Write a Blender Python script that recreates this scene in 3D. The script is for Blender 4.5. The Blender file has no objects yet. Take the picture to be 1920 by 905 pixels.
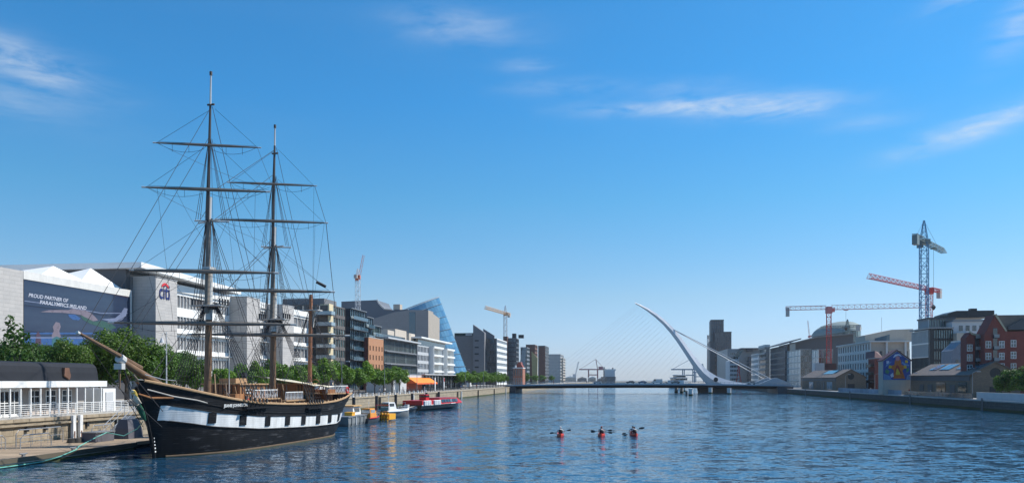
import bpy, bmesh, math, random
from mathutils import Vector, Matrix
random.seed(7)
R = math.radians
SC = bpy.context.scene
COL = SC.collection
# ------------------------------------------------------------------ camera
F, CX, HY, EYE = 1500.0, 960.0, 711.0, 6.5          # focal length in px of a 1920 px wide frame, eye height in m
cam_d = bpy.data.cameras.new('camera'); cam = bpy.data.objects.new('camera', cam_d); COL.objects.link(cam)
cam.location = (0, 0, EYE); cam.rotation_euler = (R(90), 0, 0)
cam_d.sensor_width = 36; cam_d.lens = 36 * F / 1920; cam_d.shift_y = (HY - 452.5) / 1920
cam_d.clip_start = 0.5; cam_d.clip_end = 30000
SC.camera = cam
# ------------------------------------------------------------------ light
SUN_AZ, SUN_EL = 72.0, 47.0                           # azimuth clockwise from +Y
sv = Vector((math.sin(R(SUN_AZ)) * math.cos(R(SUN_EL)), math.cos(R(SUN_AZ)) * math.cos(R(SUN_EL)), math.sin(R(SUN_EL))))
sd = bpy.data.lights.new('sun', 'SUN'); sun = bpy.data.objects.new('sun', sd); COL.objects.link(sun)
sd.energy = 5.0; sd.angle = R(0.53); sd.color = (1.0, 0.945, 0.86)
sun.rotation_euler = sv.to_track_quat('Z', 'Y').to_euler(); sun.location = (200, 100, 300)
SC.view_settings.view_transform = 'Standard'; SC.view_settings.look = 'None'
SC.view_settings.exposure = 0.3; SC.view_settings.gamma = 1.0
W = bpy.data.worlds.new('World'); SC.world = W; W.use_nodes = True
nt = W.node_tree; nt.nodes.clear()
def nn(t, typ, **kw):
    n = t.nodes.new(typ)
    for k, v in kw.items():
        setattr(n, k, v)
    return n
def lk(t, a, b): t.links.new(a, b)
def math_n(t, op, a, b=None, c=None, clamp=False):
    n = nn(t, 'ShaderNodeMath', operation=op, use_clamp=clamp)
    for i, x in enumerate((a, b, c)):
        if x is None: continue
        if isinstance(x, (int, float)): n.inputs[i].default_value = x
        else: lk(t, x, n.inputs[i])
    return n.outputs[0]
sky = nn(nt, 'ShaderNodeTexSky', sky_type='NISHITA', sun_disc=False)
sky.sun_elevation = R(SUN_EL); sky.sun_rotation = R(SUN_AZ)
sky.air_density = 1.0; sky.dust_density = 0.25; sky.ozone_density = 2.2; sky.altitude = 0
hs = nn(nt, 'ShaderNodeHueSaturation'); hs.inputs['Saturation'].default_value = 1.12; hs.inputs['Value'].default_value = 1.0
lk(nt, sky.outputs[0], hs.inputs['Color'])
tc = nn(nt, 'ShaderNodeTexCoord'); sx = nn(nt, 'ShaderNodeSeparateXYZ'); lk(nt, tc.outputs['Generated'], sx.inputs[0])
az = math_n(nt, 'ARCTAN2', sx.outputs[0], sx.outputs[1]); el = math_n(nt, 'ARCSINE', sx.outputs[2])
# clear-air tint by elevation, the same all round the horizon
gr = nn(nt, 'ShaderNodeValToRGB'); lk(nt, math_n(nt, 'DIVIDE', math_n(nt, 'ABSOLUTE', el), R(50)), gr.inputs[0]); ge = gr.color_ramp.elements
tints = ((0.0, (.74, .90, 1.42)), (1.5, (.74, .90, 1.40)), (5.75, (.80, .98, 1.17)), (12.4, (.54, 1.10, 1.28)), (19, (.38, 1.14, 1.46)), (25, (.40, 1.18, 1.48)), (50, (.40, 1.16, 1.46)))
for e_, c_ in tints[1:-1]: ge.new(e_ / 50)
for i_, (e_, c_) in enumerate(tints): ge[i_].position = e_ / 50; ge[i_].color = (*[v / 1.6 for v in c_], 1)
tint = nn(nt, 'ShaderNodeVectorMath', operation='MULTIPLY'); lk(nt, hs.outputs[0], tint.inputs[0])
tsc = nn(nt, 'ShaderNodeVectorMath', operation='SCALE'); tsc.inputs['Scale'].default_value = 1.6; lk(nt, gr.outputs[0], tsc.inputs[0]); lk(nt, tsc.outputs[0], tint.inputs[1])
cmb = nn(nt, 'ShaderNodeCombineXYZ'); lk(nt, az, cmb.inputs[0]); lk(nt, math_n(nt, 'MULTIPLY', el, 4.2), cmb.inputs[1])
n1 = nn(nt, 'ShaderNodeTexNoise'); n1.inputs['Scale'].default_value = 12; n1.inputs['Detail'].default_value = 9; n1.inputs['Roughness'].default_value = 0.62; n1.inputs['Distortion'].default_value = 0.35
lk(nt, cmb.outputs[0], n1.inputs['Vector'])
n2 = nn(nt, 'ShaderNodeTexNoise'); n2.inputs['Scale'].default_value = 2.2; n2.inputs['Detail'].default_value = 3
lk(nt, cmb.outputs[0], n2.inputs['Vector'])
# wisps of cirrus: (azimuth, elevation, half width, half height, tilt, weight) in degrees
wisps = [(11.5, 18.4, 7.0, 0.55, -0.02, 0.9), (17.6, 18.0, 5.0, 0.85, -0.05, 1.15), (12.5, 19.6, 3.5, 0.6, 0.02, 0.3), (30.6, 15.3, 4.6, 0.75, 0.22, 1.15), (-31.8, 18.6, 4.6, 1.4, -0.16, 0.9),
         (-33.5, 16.4, 5.0, 1.1, -0.1, 0.35), (-3.8, 23.7, 5.0, 1.2, -0.05, 0.5), (1.0, 21.4, 2.2, 0.5, 0, 0.4), (32.5, 20.6, 1.8, 1.5, 0.6, 0.75), (29.0, 22.4, 2.5, 0.5, 0.1, 0.4),
         (4.2, 20.0, 5, 0.6, 0.0, 0.35), (24.0, 16.3, 3, 0.5, 0.05, 0.3), (75, 24, 14, 2.5, 0.1, 0.8), (-80, 30, 16, 3, 0.1, 0.8), (140, 26, 18, 3, 0, 0.8), (-150, 20, 14, 2.5, -0.1, 0.8), (60, 45, 14, 4, 0.2, 0.6), (-40, 50, 16, 4, -0.1, 0.6)]
tot = None
for (wa, we, hw, hh, tl, wt) in wisps:
    da = math_n(nt, 'SUBTRACT', az, R(wa)); de = math_n(nt, 'SUBTRACT', el, R(we))
    de = math_n(nt, 'SUBTRACT', de, math_n(nt, 'MULTIPLY', da, tl))
    q = math_n(nt, 'ADD', math_n(nt, 'POWER', math_n(nt, 'DIVIDE', math_n(nt, 'ABSOLUTE', da), R(hw)), 2.0), math_n(nt, 'POWER', math_n(nt, 'DIVIDE', math_n(nt, 'ABSOLUTE', de), R(hh)), 2.0))
    g = math_n(nt, 'MULTIPLY', math_n(nt, 'POWER', 2.718, math_n(nt, 'MULTIPLY', q, -1.3)), wt)
    tot = g if tot is None else math_n(nt, 'ADD', tot, g)
fib = math_n(nt, 'MULTIPLY_ADD', n1.outputs[0], 3.0, -1.0, clamp=True)
dens = math_n(nt, 'MULTIPLY', math_n(nt, 'MULTIPLY', tot, fib), 0.62, clamp=True)
veil = math_n(nt, 'MULTIPLY', math_n(nt, 'MULTIPLY_ADD', n2.outputs[0], 2.0, -1.0, clamp=True), 0.04)
dens = math_n(nt, 'ADD', dens, veil, clamp=True)
mixc = nn(nt, 'ShaderNodeMixRGB'); mixc.inputs[2].default_value = (7.0, 7.6, 8.2, 1)
lk(nt, dens, mixc.inputs[0]); lk(nt, tint.outputs[0], mixc.inputs[1])
bg = nn(nt, 'ShaderNodeBackground'); bg.inputs['Strength'].default_value = 0.089
lk(nt, mixc.outputs[0], bg.inputs['Color'])
wo = nn(nt, 'ShaderNodeOutputWorld'); lk(nt, bg.outputs[0], wo.inputs['Surface'])
# ------------------------------------------------------------------ the river frame: a across (right bank positive), b downstream
TH = math.atan(0.14); CO, SI = math.cos(TH), math.sin(TH)
def rw(a, b, z=0.0): return Vector((CO * a + SI * b, -SI * a + CO * b, z))
def dep(a, b): return -SI * a + CO * b
def b_at(px, a):
    k = (px - CX) / F; D = a / (CO * k - SI); return D * (SI * k + CO)
def a_at(px, b):
    k = (px - CX) / F; D = b / (SI * k + CO); return D * (CO * k - SI)
def z_at(py, a, b): return EYE + (HY - py) * dep(a, b) / F
def pt(px, py, D): return Vector(((px - CX) / F * D, D, EYE + (HY - py) * D / F))
def ab(p): return (CO * p[0] - SI * p[1], SI * p[0] + CO * p[1])
LW, RW_, QL, QR = -55.3, 75.2, 2.8, 2.2               # river wall lines and quay levels
# ------------------------------------------------------------------ materials
MATS = {}
def mat(name, col, rough=0.7, metal=0.0, var=0.18, scale=0.8, bump=0.0, bscale=8.0, spec=0.5, streak=0.0, brick=None, rand=0.0, wave=None, scuff=None):
    if name in MATS: return MATS[name]
    m = bpy.data.materials.new(name); m.use_nodes = True; t = m.node_tree
    p = t.nodes['Principled BSDF']; p.inputs['Roughness'].default_value = rough; p.inputs['Metallic'].default_value = metal
    p.inputs['Specular IOR Level'].default_value = spec
    tcn = nn(t, 'ShaderNodeTexCoord'); vec = tcn.outputs['Object']
    rgb = nn(t, 'ShaderNodeRGB'); rgb.outputs[0].default_value = (*col, 1); cur = rgb.outputs[0]; hgt = None
    if brick:
        bw, bh, mort, c2, mc = brick
        s = nn(t, 'ShaderNodeSeparateXYZ'); lk(t, vec, s.inputs[0]); cc = nn(t, 'ShaderNodeCombineXYZ')
        lk(t, math_n(t, 'ADD', s.outputs[0], s.outputs[1]), cc.inputs[0]); lk(t, s.outputs[2], cc.inputs[1])
        bt = nn(t, 'ShaderNodeTexBrick'); lk(t, cc.outputs[0], bt.inputs['Vector'])
        bt.inputs['Color1'].default_value = (*col, 1); bt.inputs['Color2'].default_value = (*c2, 1); bt.inputs['Mortar'].default_value = (*mc, 1)
        bt.inputs['Scale'].default_value = 1; bt.inputs['Brick Width'].default_value = bw; bt.inputs['Row Height'].default_value = bh; bt.inputs['Mortar Size'].default_value = mort
        cur = bt.outputs['Color']; hgt = math_n(t, 'SUBTRACT', 1.0, bt.outputs['Fac'])
    if var > 0:
        nz = nn(t, 'ShaderNodeTexNoise'); nz.inputs['Scale'].default_value = scale; nz.inputs['Detail'].default_value = 6; nz.inputs['Roughness'].default_value = 0.65
        lk(t, vec, nz.inputs['Vector'])
        f = math_n(t, 'MULTIPLY_ADD', nz.outputs[0], var * 4, 1 - var * 2)
        if streak > 0:
            mp = nn(t, 'ShaderNodeMapping'); mp.inputs['Scale'].default_value = (1.6, 1.6, 0.12); lk(t, vec, mp.inputs[0])
            ns = nn(t, 'ShaderNodeTexNoise'); ns.inputs['Scale'].default_value = 1.4; ns.inputs['Detail'].default_value = 5; lk(t, mp.outputs[0], ns.inputs['Vector'])
            f = math_n(t, 'MULTIPLY', f, math_n(t, 'MULTIPLY_ADD', ns.outputs[0], streak * 4, 1 - streak * 2))
        if rand > 0:
            oi = nn(t, 'ShaderNodeObjectInfo'); f = math_n(t, 'MULTIPLY', f, math_n(t, 'MULTIPLY_ADD', oi.outputs['Random'], 2 * rand, 1 - rand))
        mx = nn(t, 'ShaderNodeVectorMath', operation='SCALE'); lk(t, cur, mx.inputs[0]); lk(t, f, mx.inputs['Scale']); cur = mx.outputs[0]
        lk(t, math_n(t, 'MULTIPLY_ADD', nz.outputs[0], 0.3, rough - 0.15, clamp=True), p.inputs['Roughness'])
    if scuff:
        sc_col, thr, sc_s = scuff; mps = nn(t, 'ShaderNodeMapping'); mps.inputs['Scale'].default_value = sc_s; lk(t, vec, mps.inputs[0])
        nsf = nn(t, 'ShaderNodeTexNoise'); nsf.inputs['Scale'].default_value = 1.0; nsf.inputs['Detail'].default_value = 8; nsf.inputs['Roughness'].default_value = .75; lk(t, mps.outputs[0], nsf.inputs['Vector'])
        mxs = nn(t, 'ShaderNodeMixRGB'); mxs.inputs[2].default_value = (*sc_col, 1); lk(t, math_n(t, 'MULTIPLY', math_n(t, 'SUBTRACT', nsf.outputs[0], thr), 5.0, clamp=True), mxs.inputs[0]); lk(t, cur, mxs.inputs[1]); cur = mxs.outputs[0]
    lk(t, cur, p.inputs['Base Color'])
    if wave:
        wt = nn(t, 'ShaderNodeTexWave', bands_direction=wave[0]); wt.inputs['Scale'].default_value = wave[1]; wt.inputs['Distortion'].default_value = 0.4
        lk(t, vec, wt.inputs['Vector']); hgt = wt.outputs['Fac']
    if bump > 0:
        if hgt is None:
            nb = nn(t, 'ShaderNodeTexNoise'); nb.inputs['Scale'].default_value = bscale; nb.inputs['Detail'].default_value = 5; lk(t, vec, nb.inputs['Vector']); hgt = nb.outputs[0]
        b = nn(t, 'ShaderNodeBump'); b.inputs['Strength'].default_value = bump; b.inputs['Distance'].default_value = 0.08
        lk(t, hgt, b.inputs['Height']); lk(t, b.outputs[0], p.inputs['Normal'])
    MATS[name] = m
    return m
def glass(name, c1, c2, rough=0.06, spec=0.9, metal=0.0):
    """Facade glazing seen from outside: dark rooms, some with pale blinds, a mirror skin on top."""
    if name in MATS: return MATS[name]
    m = bpy.data.materials.new(name); m.use_nodes = True; t = m.node_tree; p = t.nodes['Principled BSDF']
    oi = nn(t, 'ShaderNodeObjectInfo'); tcn = nn(t, 'ShaderNodeTexCoord')
    nz = nn(t, 'ShaderNodeTexNoise'); nz.inputs['Scale'].default_value = 0.55; nz.inputs['Detail'].default_value = 2
    ad = nn(t, 'ShaderNodeVectorMath', operation='ADD'); lk(t, tcn.outputs['Object'], ad.inputs[0]); 
    rv = nn(t, 'ShaderNodeVectorMath', operation='SCALE'); rv.inputs[0].default_value = (37, 91, 17); lk(t, oi.outputs['Random'], rv.inputs['Scale']); lk(t, rv.outputs[0], ad.inputs[1])
    lk(t, ad.outputs[0], nz.inputs['Vector'])
    f = math_n(t, 'MULTIPLY', math_n(t, 'POWER', oi.outputs['Random'], 2.2), math_n(t, 'MULTIPLY_ADD', nz.outputs[0], 2.4, -0.5, clamp=True))
    mx = nn(t, 'ShaderNodeMixRGB'); mx.inputs[1].default_value = (*c1, 1); mx.inputs[2].default_value = (*c2, 1); lk(t, f, mx.inputs[0])
    lk(t, mx.outputs[0], p.inputs['Base Color'])
    p.inputs['Roughness'].default_value = rough; p.inputs['Specular IOR Level'].default_value = spec; p.inputs['IOR'].default_value = 1.6; p.inputs['Metallic'].default_value = metal
    nb = nn(t, 'ShaderNodeTexNoise'); nb.inputs['Scale'].default_value = 0.35; lk(t, ad.outputs[0], nb.inputs['Vector'])
    b = nn(t, 'ShaderNodeBump'); b.inputs['Strength'].default_value = 0.12; b.inputs['Distance'].default_value = 0.15; lk(t, nb.outputs[0], b.inputs['Height']); lk(t, b.outputs[0], p.inputs['Normal'])
    MATS[name] = m
    return m
def leafmat(name, col):
    m = bpy.data.materials.new(name); m.use_nodes = True; t = m.node_tree; p = t.nodes['Principled BSDF']
    g = nn(t, 'ShaderNodeNewGeometry'); oi = nn(t, 'ShaderNodeObjectInfo')
    f = math_n(t, 'MULTIPLY', math_n(t, 'MULTIPLY_ADD', g.outputs['Random Per Island'], 0.9, 0.55), math_n(t, 'MULTIPLY_ADD', oi.outputs['Random'], 0.35, 0.82))
    mx = nn(t, 'ShaderNodeVectorMath', operation='SCALE'); mx.inputs[0].default_value = col; lk(t, f, mx.inputs['Scale'])
    lk(t, mx.outputs[0], p.inputs['Base Color']); p.inputs['Roughness'].default_value = 0.5; p.inputs['Specular IOR Level'].default_value = 0.3
    tr = nn(t, 'ShaderNodeBsdfTranslucent'); sc2 = nn(t, 'ShaderNodeVectorMath', operation='MULTIPLY'); lk(t, mx.outputs[0], sc2.inputs[0]); sc2.inputs[1].default_value = (1.5, 1.5, 0.6); lk(t, sc2.outputs[0], tr.inputs[0])
    ms = nn(t, 'ShaderNodeMixShader'); ms.inputs[0].default_value = 0.26; lk(t, p.outputs[0], ms.inputs[1]); lk(t, tr.outputs[0], ms.inputs[2])
    lk(t, ms.outputs[0], t.nodes['Material Output'].inputs[0]); MATS[name] = m
    return m
# ------------------------------------------------------------------ mesh builder
class MB:
    def __init__(s, off=(0, 0, 0)): s.v, s.f, s.m, s.o = [], [], [], off
    def add(s, pts, faces, m=0):
        n = len(s.v); ox, oy, oz = s.o
        s.v += [(p[0] - ox, p[1] - oy, p[2] - oz) for p in pts]
        for f in faces: s.f.append(tuple(i + n for i in f)); s.m.append(m)
        return s
    def box(s, x0, x1, y0, y1, z0, z1, m=0):
        if x1 < x0: x0, x1 = x1, x0
        if y1 < y0: y0, y1 = y1, y0
        if z1 < z0: z0, z1 = z1, z0
        return s.add([(x0, y0, z0), (x1, y0, z0), (x1, y1, z0), (x0, y1, z0), (x0, y0, z1), (x1, y0, z1), (x1, y1, z1), (x0, y1, z1)],
                     [(0, 3, 2, 1), (4, 5, 6, 7), (0, 1, 5, 4), (1, 2, 6, 5), (2, 3, 7, 6), (3, 0, 4, 7)], m)
    def poly(s, pts, m=0): return s.add(pts, [tuple(range(len(pts)))], m)
    def prism(s, pts, vec, m=0):
        n = len(pts); v = Vector(vec); q = [Vector(p) for p in pts]
        return s.add(q + [p + v for p in q], [tuple(range(n - 1, -1, -1)), tuple(range(n, 2 * n))] + [(i, (i + 1) % n, n + (i + 1) % n, n + i) for i in range(n)], m)
    def loft(s, rings, m=0, cap=True, closed=True):
        n = len(rings[0]); pts = [p for r in rings for p in r]; fs = []
        for i in range(len(rings) - 1):
            for j in range(n if closed else n - 1):
                k = (j + 1) % n; fs.append((i * n + j, i * n + k, (i + 1) * n + k, (i + 1) * n + j))
        if cap: fs += [tuple(range(n - 1, -1, -1)), tuple(range((len(rings) - 1) * n, len(rings) * n))]
        return s.add(pts, fs, m)
    def tube(s, pts, r, n=6, m=0, cap=True):
        P = [Vector(p) for p in pts]; rings = []
        for i, p in enumerate(P):
            d = (P[min(i + 1, len(P) - 1)] - P[max(i - 1, 0)])
            d = d.normalized() if d.length > 1e-9 else Vector((0, 0, 1))
            up = Vector((0, 0, 1)) if abs(d.z) < 0.93 else Vector((0, 1, 0))
            e = d.cross(up).normalized(); g = e.cross(d); rr = r[i] if isinstance(r, (list, tuple)) else r
            rings.append([p + e * (rr * math.cos(2 * math.pi * (j + .5) / n)) + g * (rr * math.sin(2 * math.pi * (j + .5) / n)) for j in range(n)])
        return s.loft(rings, m, cap)
    def cyl(s, x, y, z0, z1, r, n=12, m=0, r1=None):
        return s.loft([[(x + q * math.cos(2 * math.pi * j / n), y + q * math.sin(2 * math.pi * j / n), z) for j in range(n)] for z, q in ((z0, r), (z1, r if r1 is None else r1))], m)
    def ball(s, c, r, m=0, n=10, k=6, sc=(1, 1, 1)):
        rings = []
        for i in range(k + 1):
            a = -math.pi / 2 + math.pi * i / k; a = max(-1.5, min(1.5, a))
            rings.append([(c[0] + r * sc[0] * math.cos(a) * math.cos(2 * math.pi * j / n), c[1] + r * sc[1] * math.cos(a) * math.sin(2 * math.pi * j / n), c[2] + r * sc[2] * math.sin(a)) for j in range(n)])
        return s.loft(rings, m)
    def mesh(s, name, mats, smooth=False, fix=True):
        me = bpy.data.meshes.new(name); me.from_pydata(s.v, [], s.f)
        for mm in (mats if isinstance(mats, (list, tuple)) else [mats]): me.materials.append(mm)
        me.polygons.foreach_set('material_index', s.m)
        if fix:
            bm = bmesh.new(); bm.from_mesh(me); bmesh.ops.recalc_face_normals(bm, faces=bm.faces); bm.to_mesh(me); bm.free()
        if smooth:
            me.polygons.foreach_set('use_smooth', [True] * len(me.polygons))
            try: me.set_sharp_from_angle(angle=R(40))
            except Exception: pass
        me.update()
        return me
    def build(s, name, mats, parent=None, loc=(0, 0, 0), rot=(0, 0, 0), smooth=False, fix=True):
        return obj(name, s.mesh(name, mats, smooth, fix), parent, loc, rot)
def obj(name, me, parent=None, loc=(0, 0, 0), rot=(0, 0, 0), scale=(1, 1, 1)):
    o = bpy.data.objects.new(name, me); COL.objects.link(o); o.location = loc; o.rotation_euler = rot; o.scale = scale
    if parent: o.parent = parent
    return o
def tag(o, label, cat, group=None, kind=None):
    o['label'] = label; o['category'] = cat
    if group: o['group'] = group
    if kind: o['kind'] = kind
    return o
def thing(name, label, cat, loc=(0, 0, 0), rotz=0.0, group=None):
    o = bpy.data.objects.new(name, None); COL.objects.link(o); o.location = loc; o.rotation_euler = (0, 0, rotz); o.empty_display_size = 0.3
    return tag(o, label, cat, group)
def struct(o, label=None): o['kind'] = 'structure'; return o
def copytree(o, parent=None):
    c = o.copy(); COL.objects.link(c); c.parent = parent
    for ch in list(o.children): copytree(ch, c)
    return c
def text_mesh(body, size, mt, ext=0.01, align='LEFT', bold=0.0, shear=0.0):
    cu = bpy.data.curves.new('lettering', 'FONT'); cu.body = body; cu.size = size; cu.extrude = ext; cu.align_x = align; cu.offset = bold; cu.shear = shear; cu.resolution_u = 3
    o = bpy.data.objects.new('lettering', cu); COL.objects.link(o)
    dg = bpy.context.evaluated_depsgraph_get(); me = bpy.data.meshes.new_from_object(o.evaluated_get(dg))
    bpy.data.objects.remove(o); me.materials.clear(); me.materials.append(mt)
    return me
class Site:
    """A building standing in the river frame; all coordinates are (a, b, z)."""
    def __init__(s, name, label, cat, a, b, z=0.0, group=None):
        s.o = (a, b, z); s.root = thing(name, label, cat, rw(a, b, z), -TH, group)
    def mb(s): return MB(s.o)
    def part(s, name, m, mats, parent=None, smooth=False): return m.build(name, mats, parent or s.root, smooth=smooth)
    def box(s, name, mt, a0, a1, b0, b1, z0, z1, parent=None): return s.mb().box(a0, a1, b0, b1, z0, z1).build(name, mt, parent or s.root)
    def at(s, a, b, z): return (a - s.o[0], b - s.o[1], z - s.o[2])
    def facade(s, face, p, u0, u1, z0, z1, cols, rows, wall, gl, fr, pier=0.4, span=1.0, depth=0.3, nx=2, nz=1, fw=0.07, skip=None, name='wall', low=0.65, strips=True):
        def fb(m, a0, a1, w0, w1, c0, c1):
            if face == 'S': m.box(p - w1, p - w0, a0, a1, c0, c1)
            elif face == 'N': m.box(p + w0, p + w1, a0, a1, c0, c1)
            else: m.box(a0, a1, p + w0, p + w1, c0, c1)
        if u1 < u0: u0, u1 = u1, u0
        cw = (u1 - u0) / cols; rh = (z1 - z0) / rows; m = s.mb()
        zs = [(z0 + r * rh + span * low, z0 + (r + 1) * rh - span * (1 - low)) for r in range(rows)]
        prev = z0
        for lo, hi in zs:
            if lo > prev + 0.01: fb(m, u0, u1, 0, depth, prev, lo)
            if pier > 0:
                for c in range(cols + 1):
                    x0 = max(u0, u0 + c * cw - pier / 2); x1 = min(u1, u0 + c * cw + pier / 2)
                    fb(m, x0, x1, 0.003, depth, lo, hi)
            prev = hi
        if z1 > prev + 0.01: fb(m, u0, u1, 0, depth, prev, z1)
        if strips and m.f: m.build(name, wall, s.root)
        w = cw - pier; h = zs[0][1] - zs[0][0]; me = window_mesh(w, h, nx, nz, fr, gl, fw)
        rec = depth * 0.7
        for r, (lo, hi) in enumerate(zs):
            for c in range(cols):
                if skip and skip(c, r): continue
                x = u0 + c * cw + pier / 2
                if face == 'S': obj('window', me, s.root, s.at(p - rec, x, lo), (0, 0, R(90)))
                elif face == 'N': obj('window', me, s.root, s.at(p + rec, x + w, lo), (0, 0, R(-90)))
                else: obj('window', me, s.root, s.at(x, p + rec, lo))
WC = {}
def window_mesh(w, h, nx, nz, fr, gl, fw=0.07):
    key = (round(w, 3), round(h, 3), nx, nz, fr.name, gl.name, fw)
    if key in WC: return WC[key]
    m = MB(); d = 0.07
    m.box(0, w, 0, d, 0, fw, 0); m.box(0, w, 0, d, h - fw, h, 0); m.box(0, fw, 0, d, fw, h - fw, 0); m.box(w - fw, w, 0, d, fw, h - fw, 0)
    for i in range(1, nx): m.box(w * i / nx - fw / 2, w * i / nx + fw / 2, 0.004, d, fw, h - fw, 0)
    for i in range(1, nz): m.box(fw, w - fw, 0.008, d, h * i / nz - fw / 2, h * i / nz + fw / 2, 0)
    m.box(fw * .5, w - fw * .5, 0.035, 0.05, fw * .5, h - fw * .5, 1)
    me = m.mesh('window', [fr, gl], fix=False); WC[key] = me
    return me
ORD = ['first', 'second', 'third', 'fourth', 'fifth', 'sixth', 'seventh', 'eighth', 'ninth', 'tenth', 'eleventh', 'twelfth', 'thirteenth', 'fourteenth', 'fifteenth', 'sixteenth', 'seventeenth', 'eighteenth', 'nineteenth', 'twentieth']
# palette
WHITE = mat('white_paint', (0.78, 0.78, 0.76), 0.5, var=0.05)
OFFW = mat('off_white_render', (0.62, 0.61, 0.58), 0.7, var=0.1, streak=0.06)
CONC = mat('concrete', (0.42, 0.41, 0.39), 0.85, var=0.12, bump=0.15, streak=0.08)
STONE = mat('granite_panels', (0.45, 0.43, 0.41), 0.75, var=0.08, bump=0.25, brick=(2.4, 0.62, 0.02, (0.41, 0.395, 0.38), (0.27, 0.26, 0.25)))
DARKM = mat('dark_metal', (0.03, 0.033, 0.037), 0.45, 0.3, var=0.1)
GREYM = mat('grey_metal', (0.24, 0.25, 0.26), 0.45, 0.4, var=0.1)
STEEL = mat('galvanised_steel', (0.5, 0.51, 0.52), 0.4, 0.7, var=0.1)
LGREY = mat('light_grey_panel', (0.5, 0.51, 0.52), 0.5, var=0.06)
MGREY = mat('mid_grey_cladding', (0.16, 0.16, 0.165), 0.6, var=0.1, streak=0.05)
DGREY = mat('dark_grey_cladding', (0.075, 0.077, 0.085), 0.55, var=0.1, streak=0.05)
BROWNC = mat('brown_cladding', (0.115, 0.1, 0.09), 0.65, var=0.1, streak=0.05)
MAUVE = mat('mauve_grey_stone', (0.30, 0.275, 0.265), 0.75, var=0.06, bump=0.1, brick=(2.4, 1.2, 0.02, (0.28, 0.26, 0.25), (0.2, 0.18, 0.18)))
CREAM = mat('cream_panel', (0.62, 0.52, 0.33), 0.65, var=0.08)
ORANGEB = mat('orange_brick', (0.42, 0.19, 0.085), 0.85, var=0.1, bump=0.2, brick=(0.45, 0.15, 0.012, (0.37, 0.16, 0.075), (0.4, 0.28, 0.2)))
REDB = mat('red_brick', (0.24, 0.055, 0.04), 0.85, var=0.12, bump=0.2, brick=(0.45, 0.15, 0.012, (0.2, 0.045, 0.035), (0.2, 0.1, 0.08)))
BROWNB = mat('brown_brick', (0.2, 0.145, 0.1), 0.88, var=0.14, bump=0.3, brick=(0.5, 0.16, 0.014, (0.15, 0.11, 0.08), (0.24, 0.2, 0.16)))
BEIGE = mat('beige_render', (0.47, 0.41, 0.34), 0.8, var=0.07, streak=0.05)
SLATE = mat('slate_roof', (0.19, 0.155, 0.13), 0.7, var=0.15, bump=0.3, brick=(0.6, 0.25, 0.02, (0.16, 0.13, 0.11), (0.08, 0.07, 0.06)))
GLD = glass('dark_glazing', (0.012, 0.017, 0.022), (0.22, 0.24, 0.25))
GLB = glass('blue_glazing', (0.03, 0.07, 0.10), (0.2, 0.27, 0.31), 0.05)
GLG = glass('green_glazing', (0.03, 0.06, 0.058), (0.22, 0.3, 0.29), 0.06)
GLP = glass('pale_glazing', (0.2, 0.26, 0.29), (0.45, 0.5, 0.52), 0.1)
GLM = glass('mirror_glazing', (0.42, 0.5, 0.54), (0.6, 0.66, 0.68), 0.12, 0.8, 0.55)
GLT = glass('teal_glazing', (0.03, 0.09, 0.10), (0.2, 0.33, 0.35), 0.05, 1.0)
WOOD = mat('varnished_wood', (0.30, 0.13, 0.05), 0.5, var=0.25, scale=3, wave=('Z', 3), bump=0.1)
WOODL = mat('scrubbed_wood', (0.40, 0.25, 0.13), 0.7, var=0.2, scale=3)
ROPE = mat('tarred_rope', (0.035, 0.035, 0.04), 0.85, var=0.1)
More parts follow.
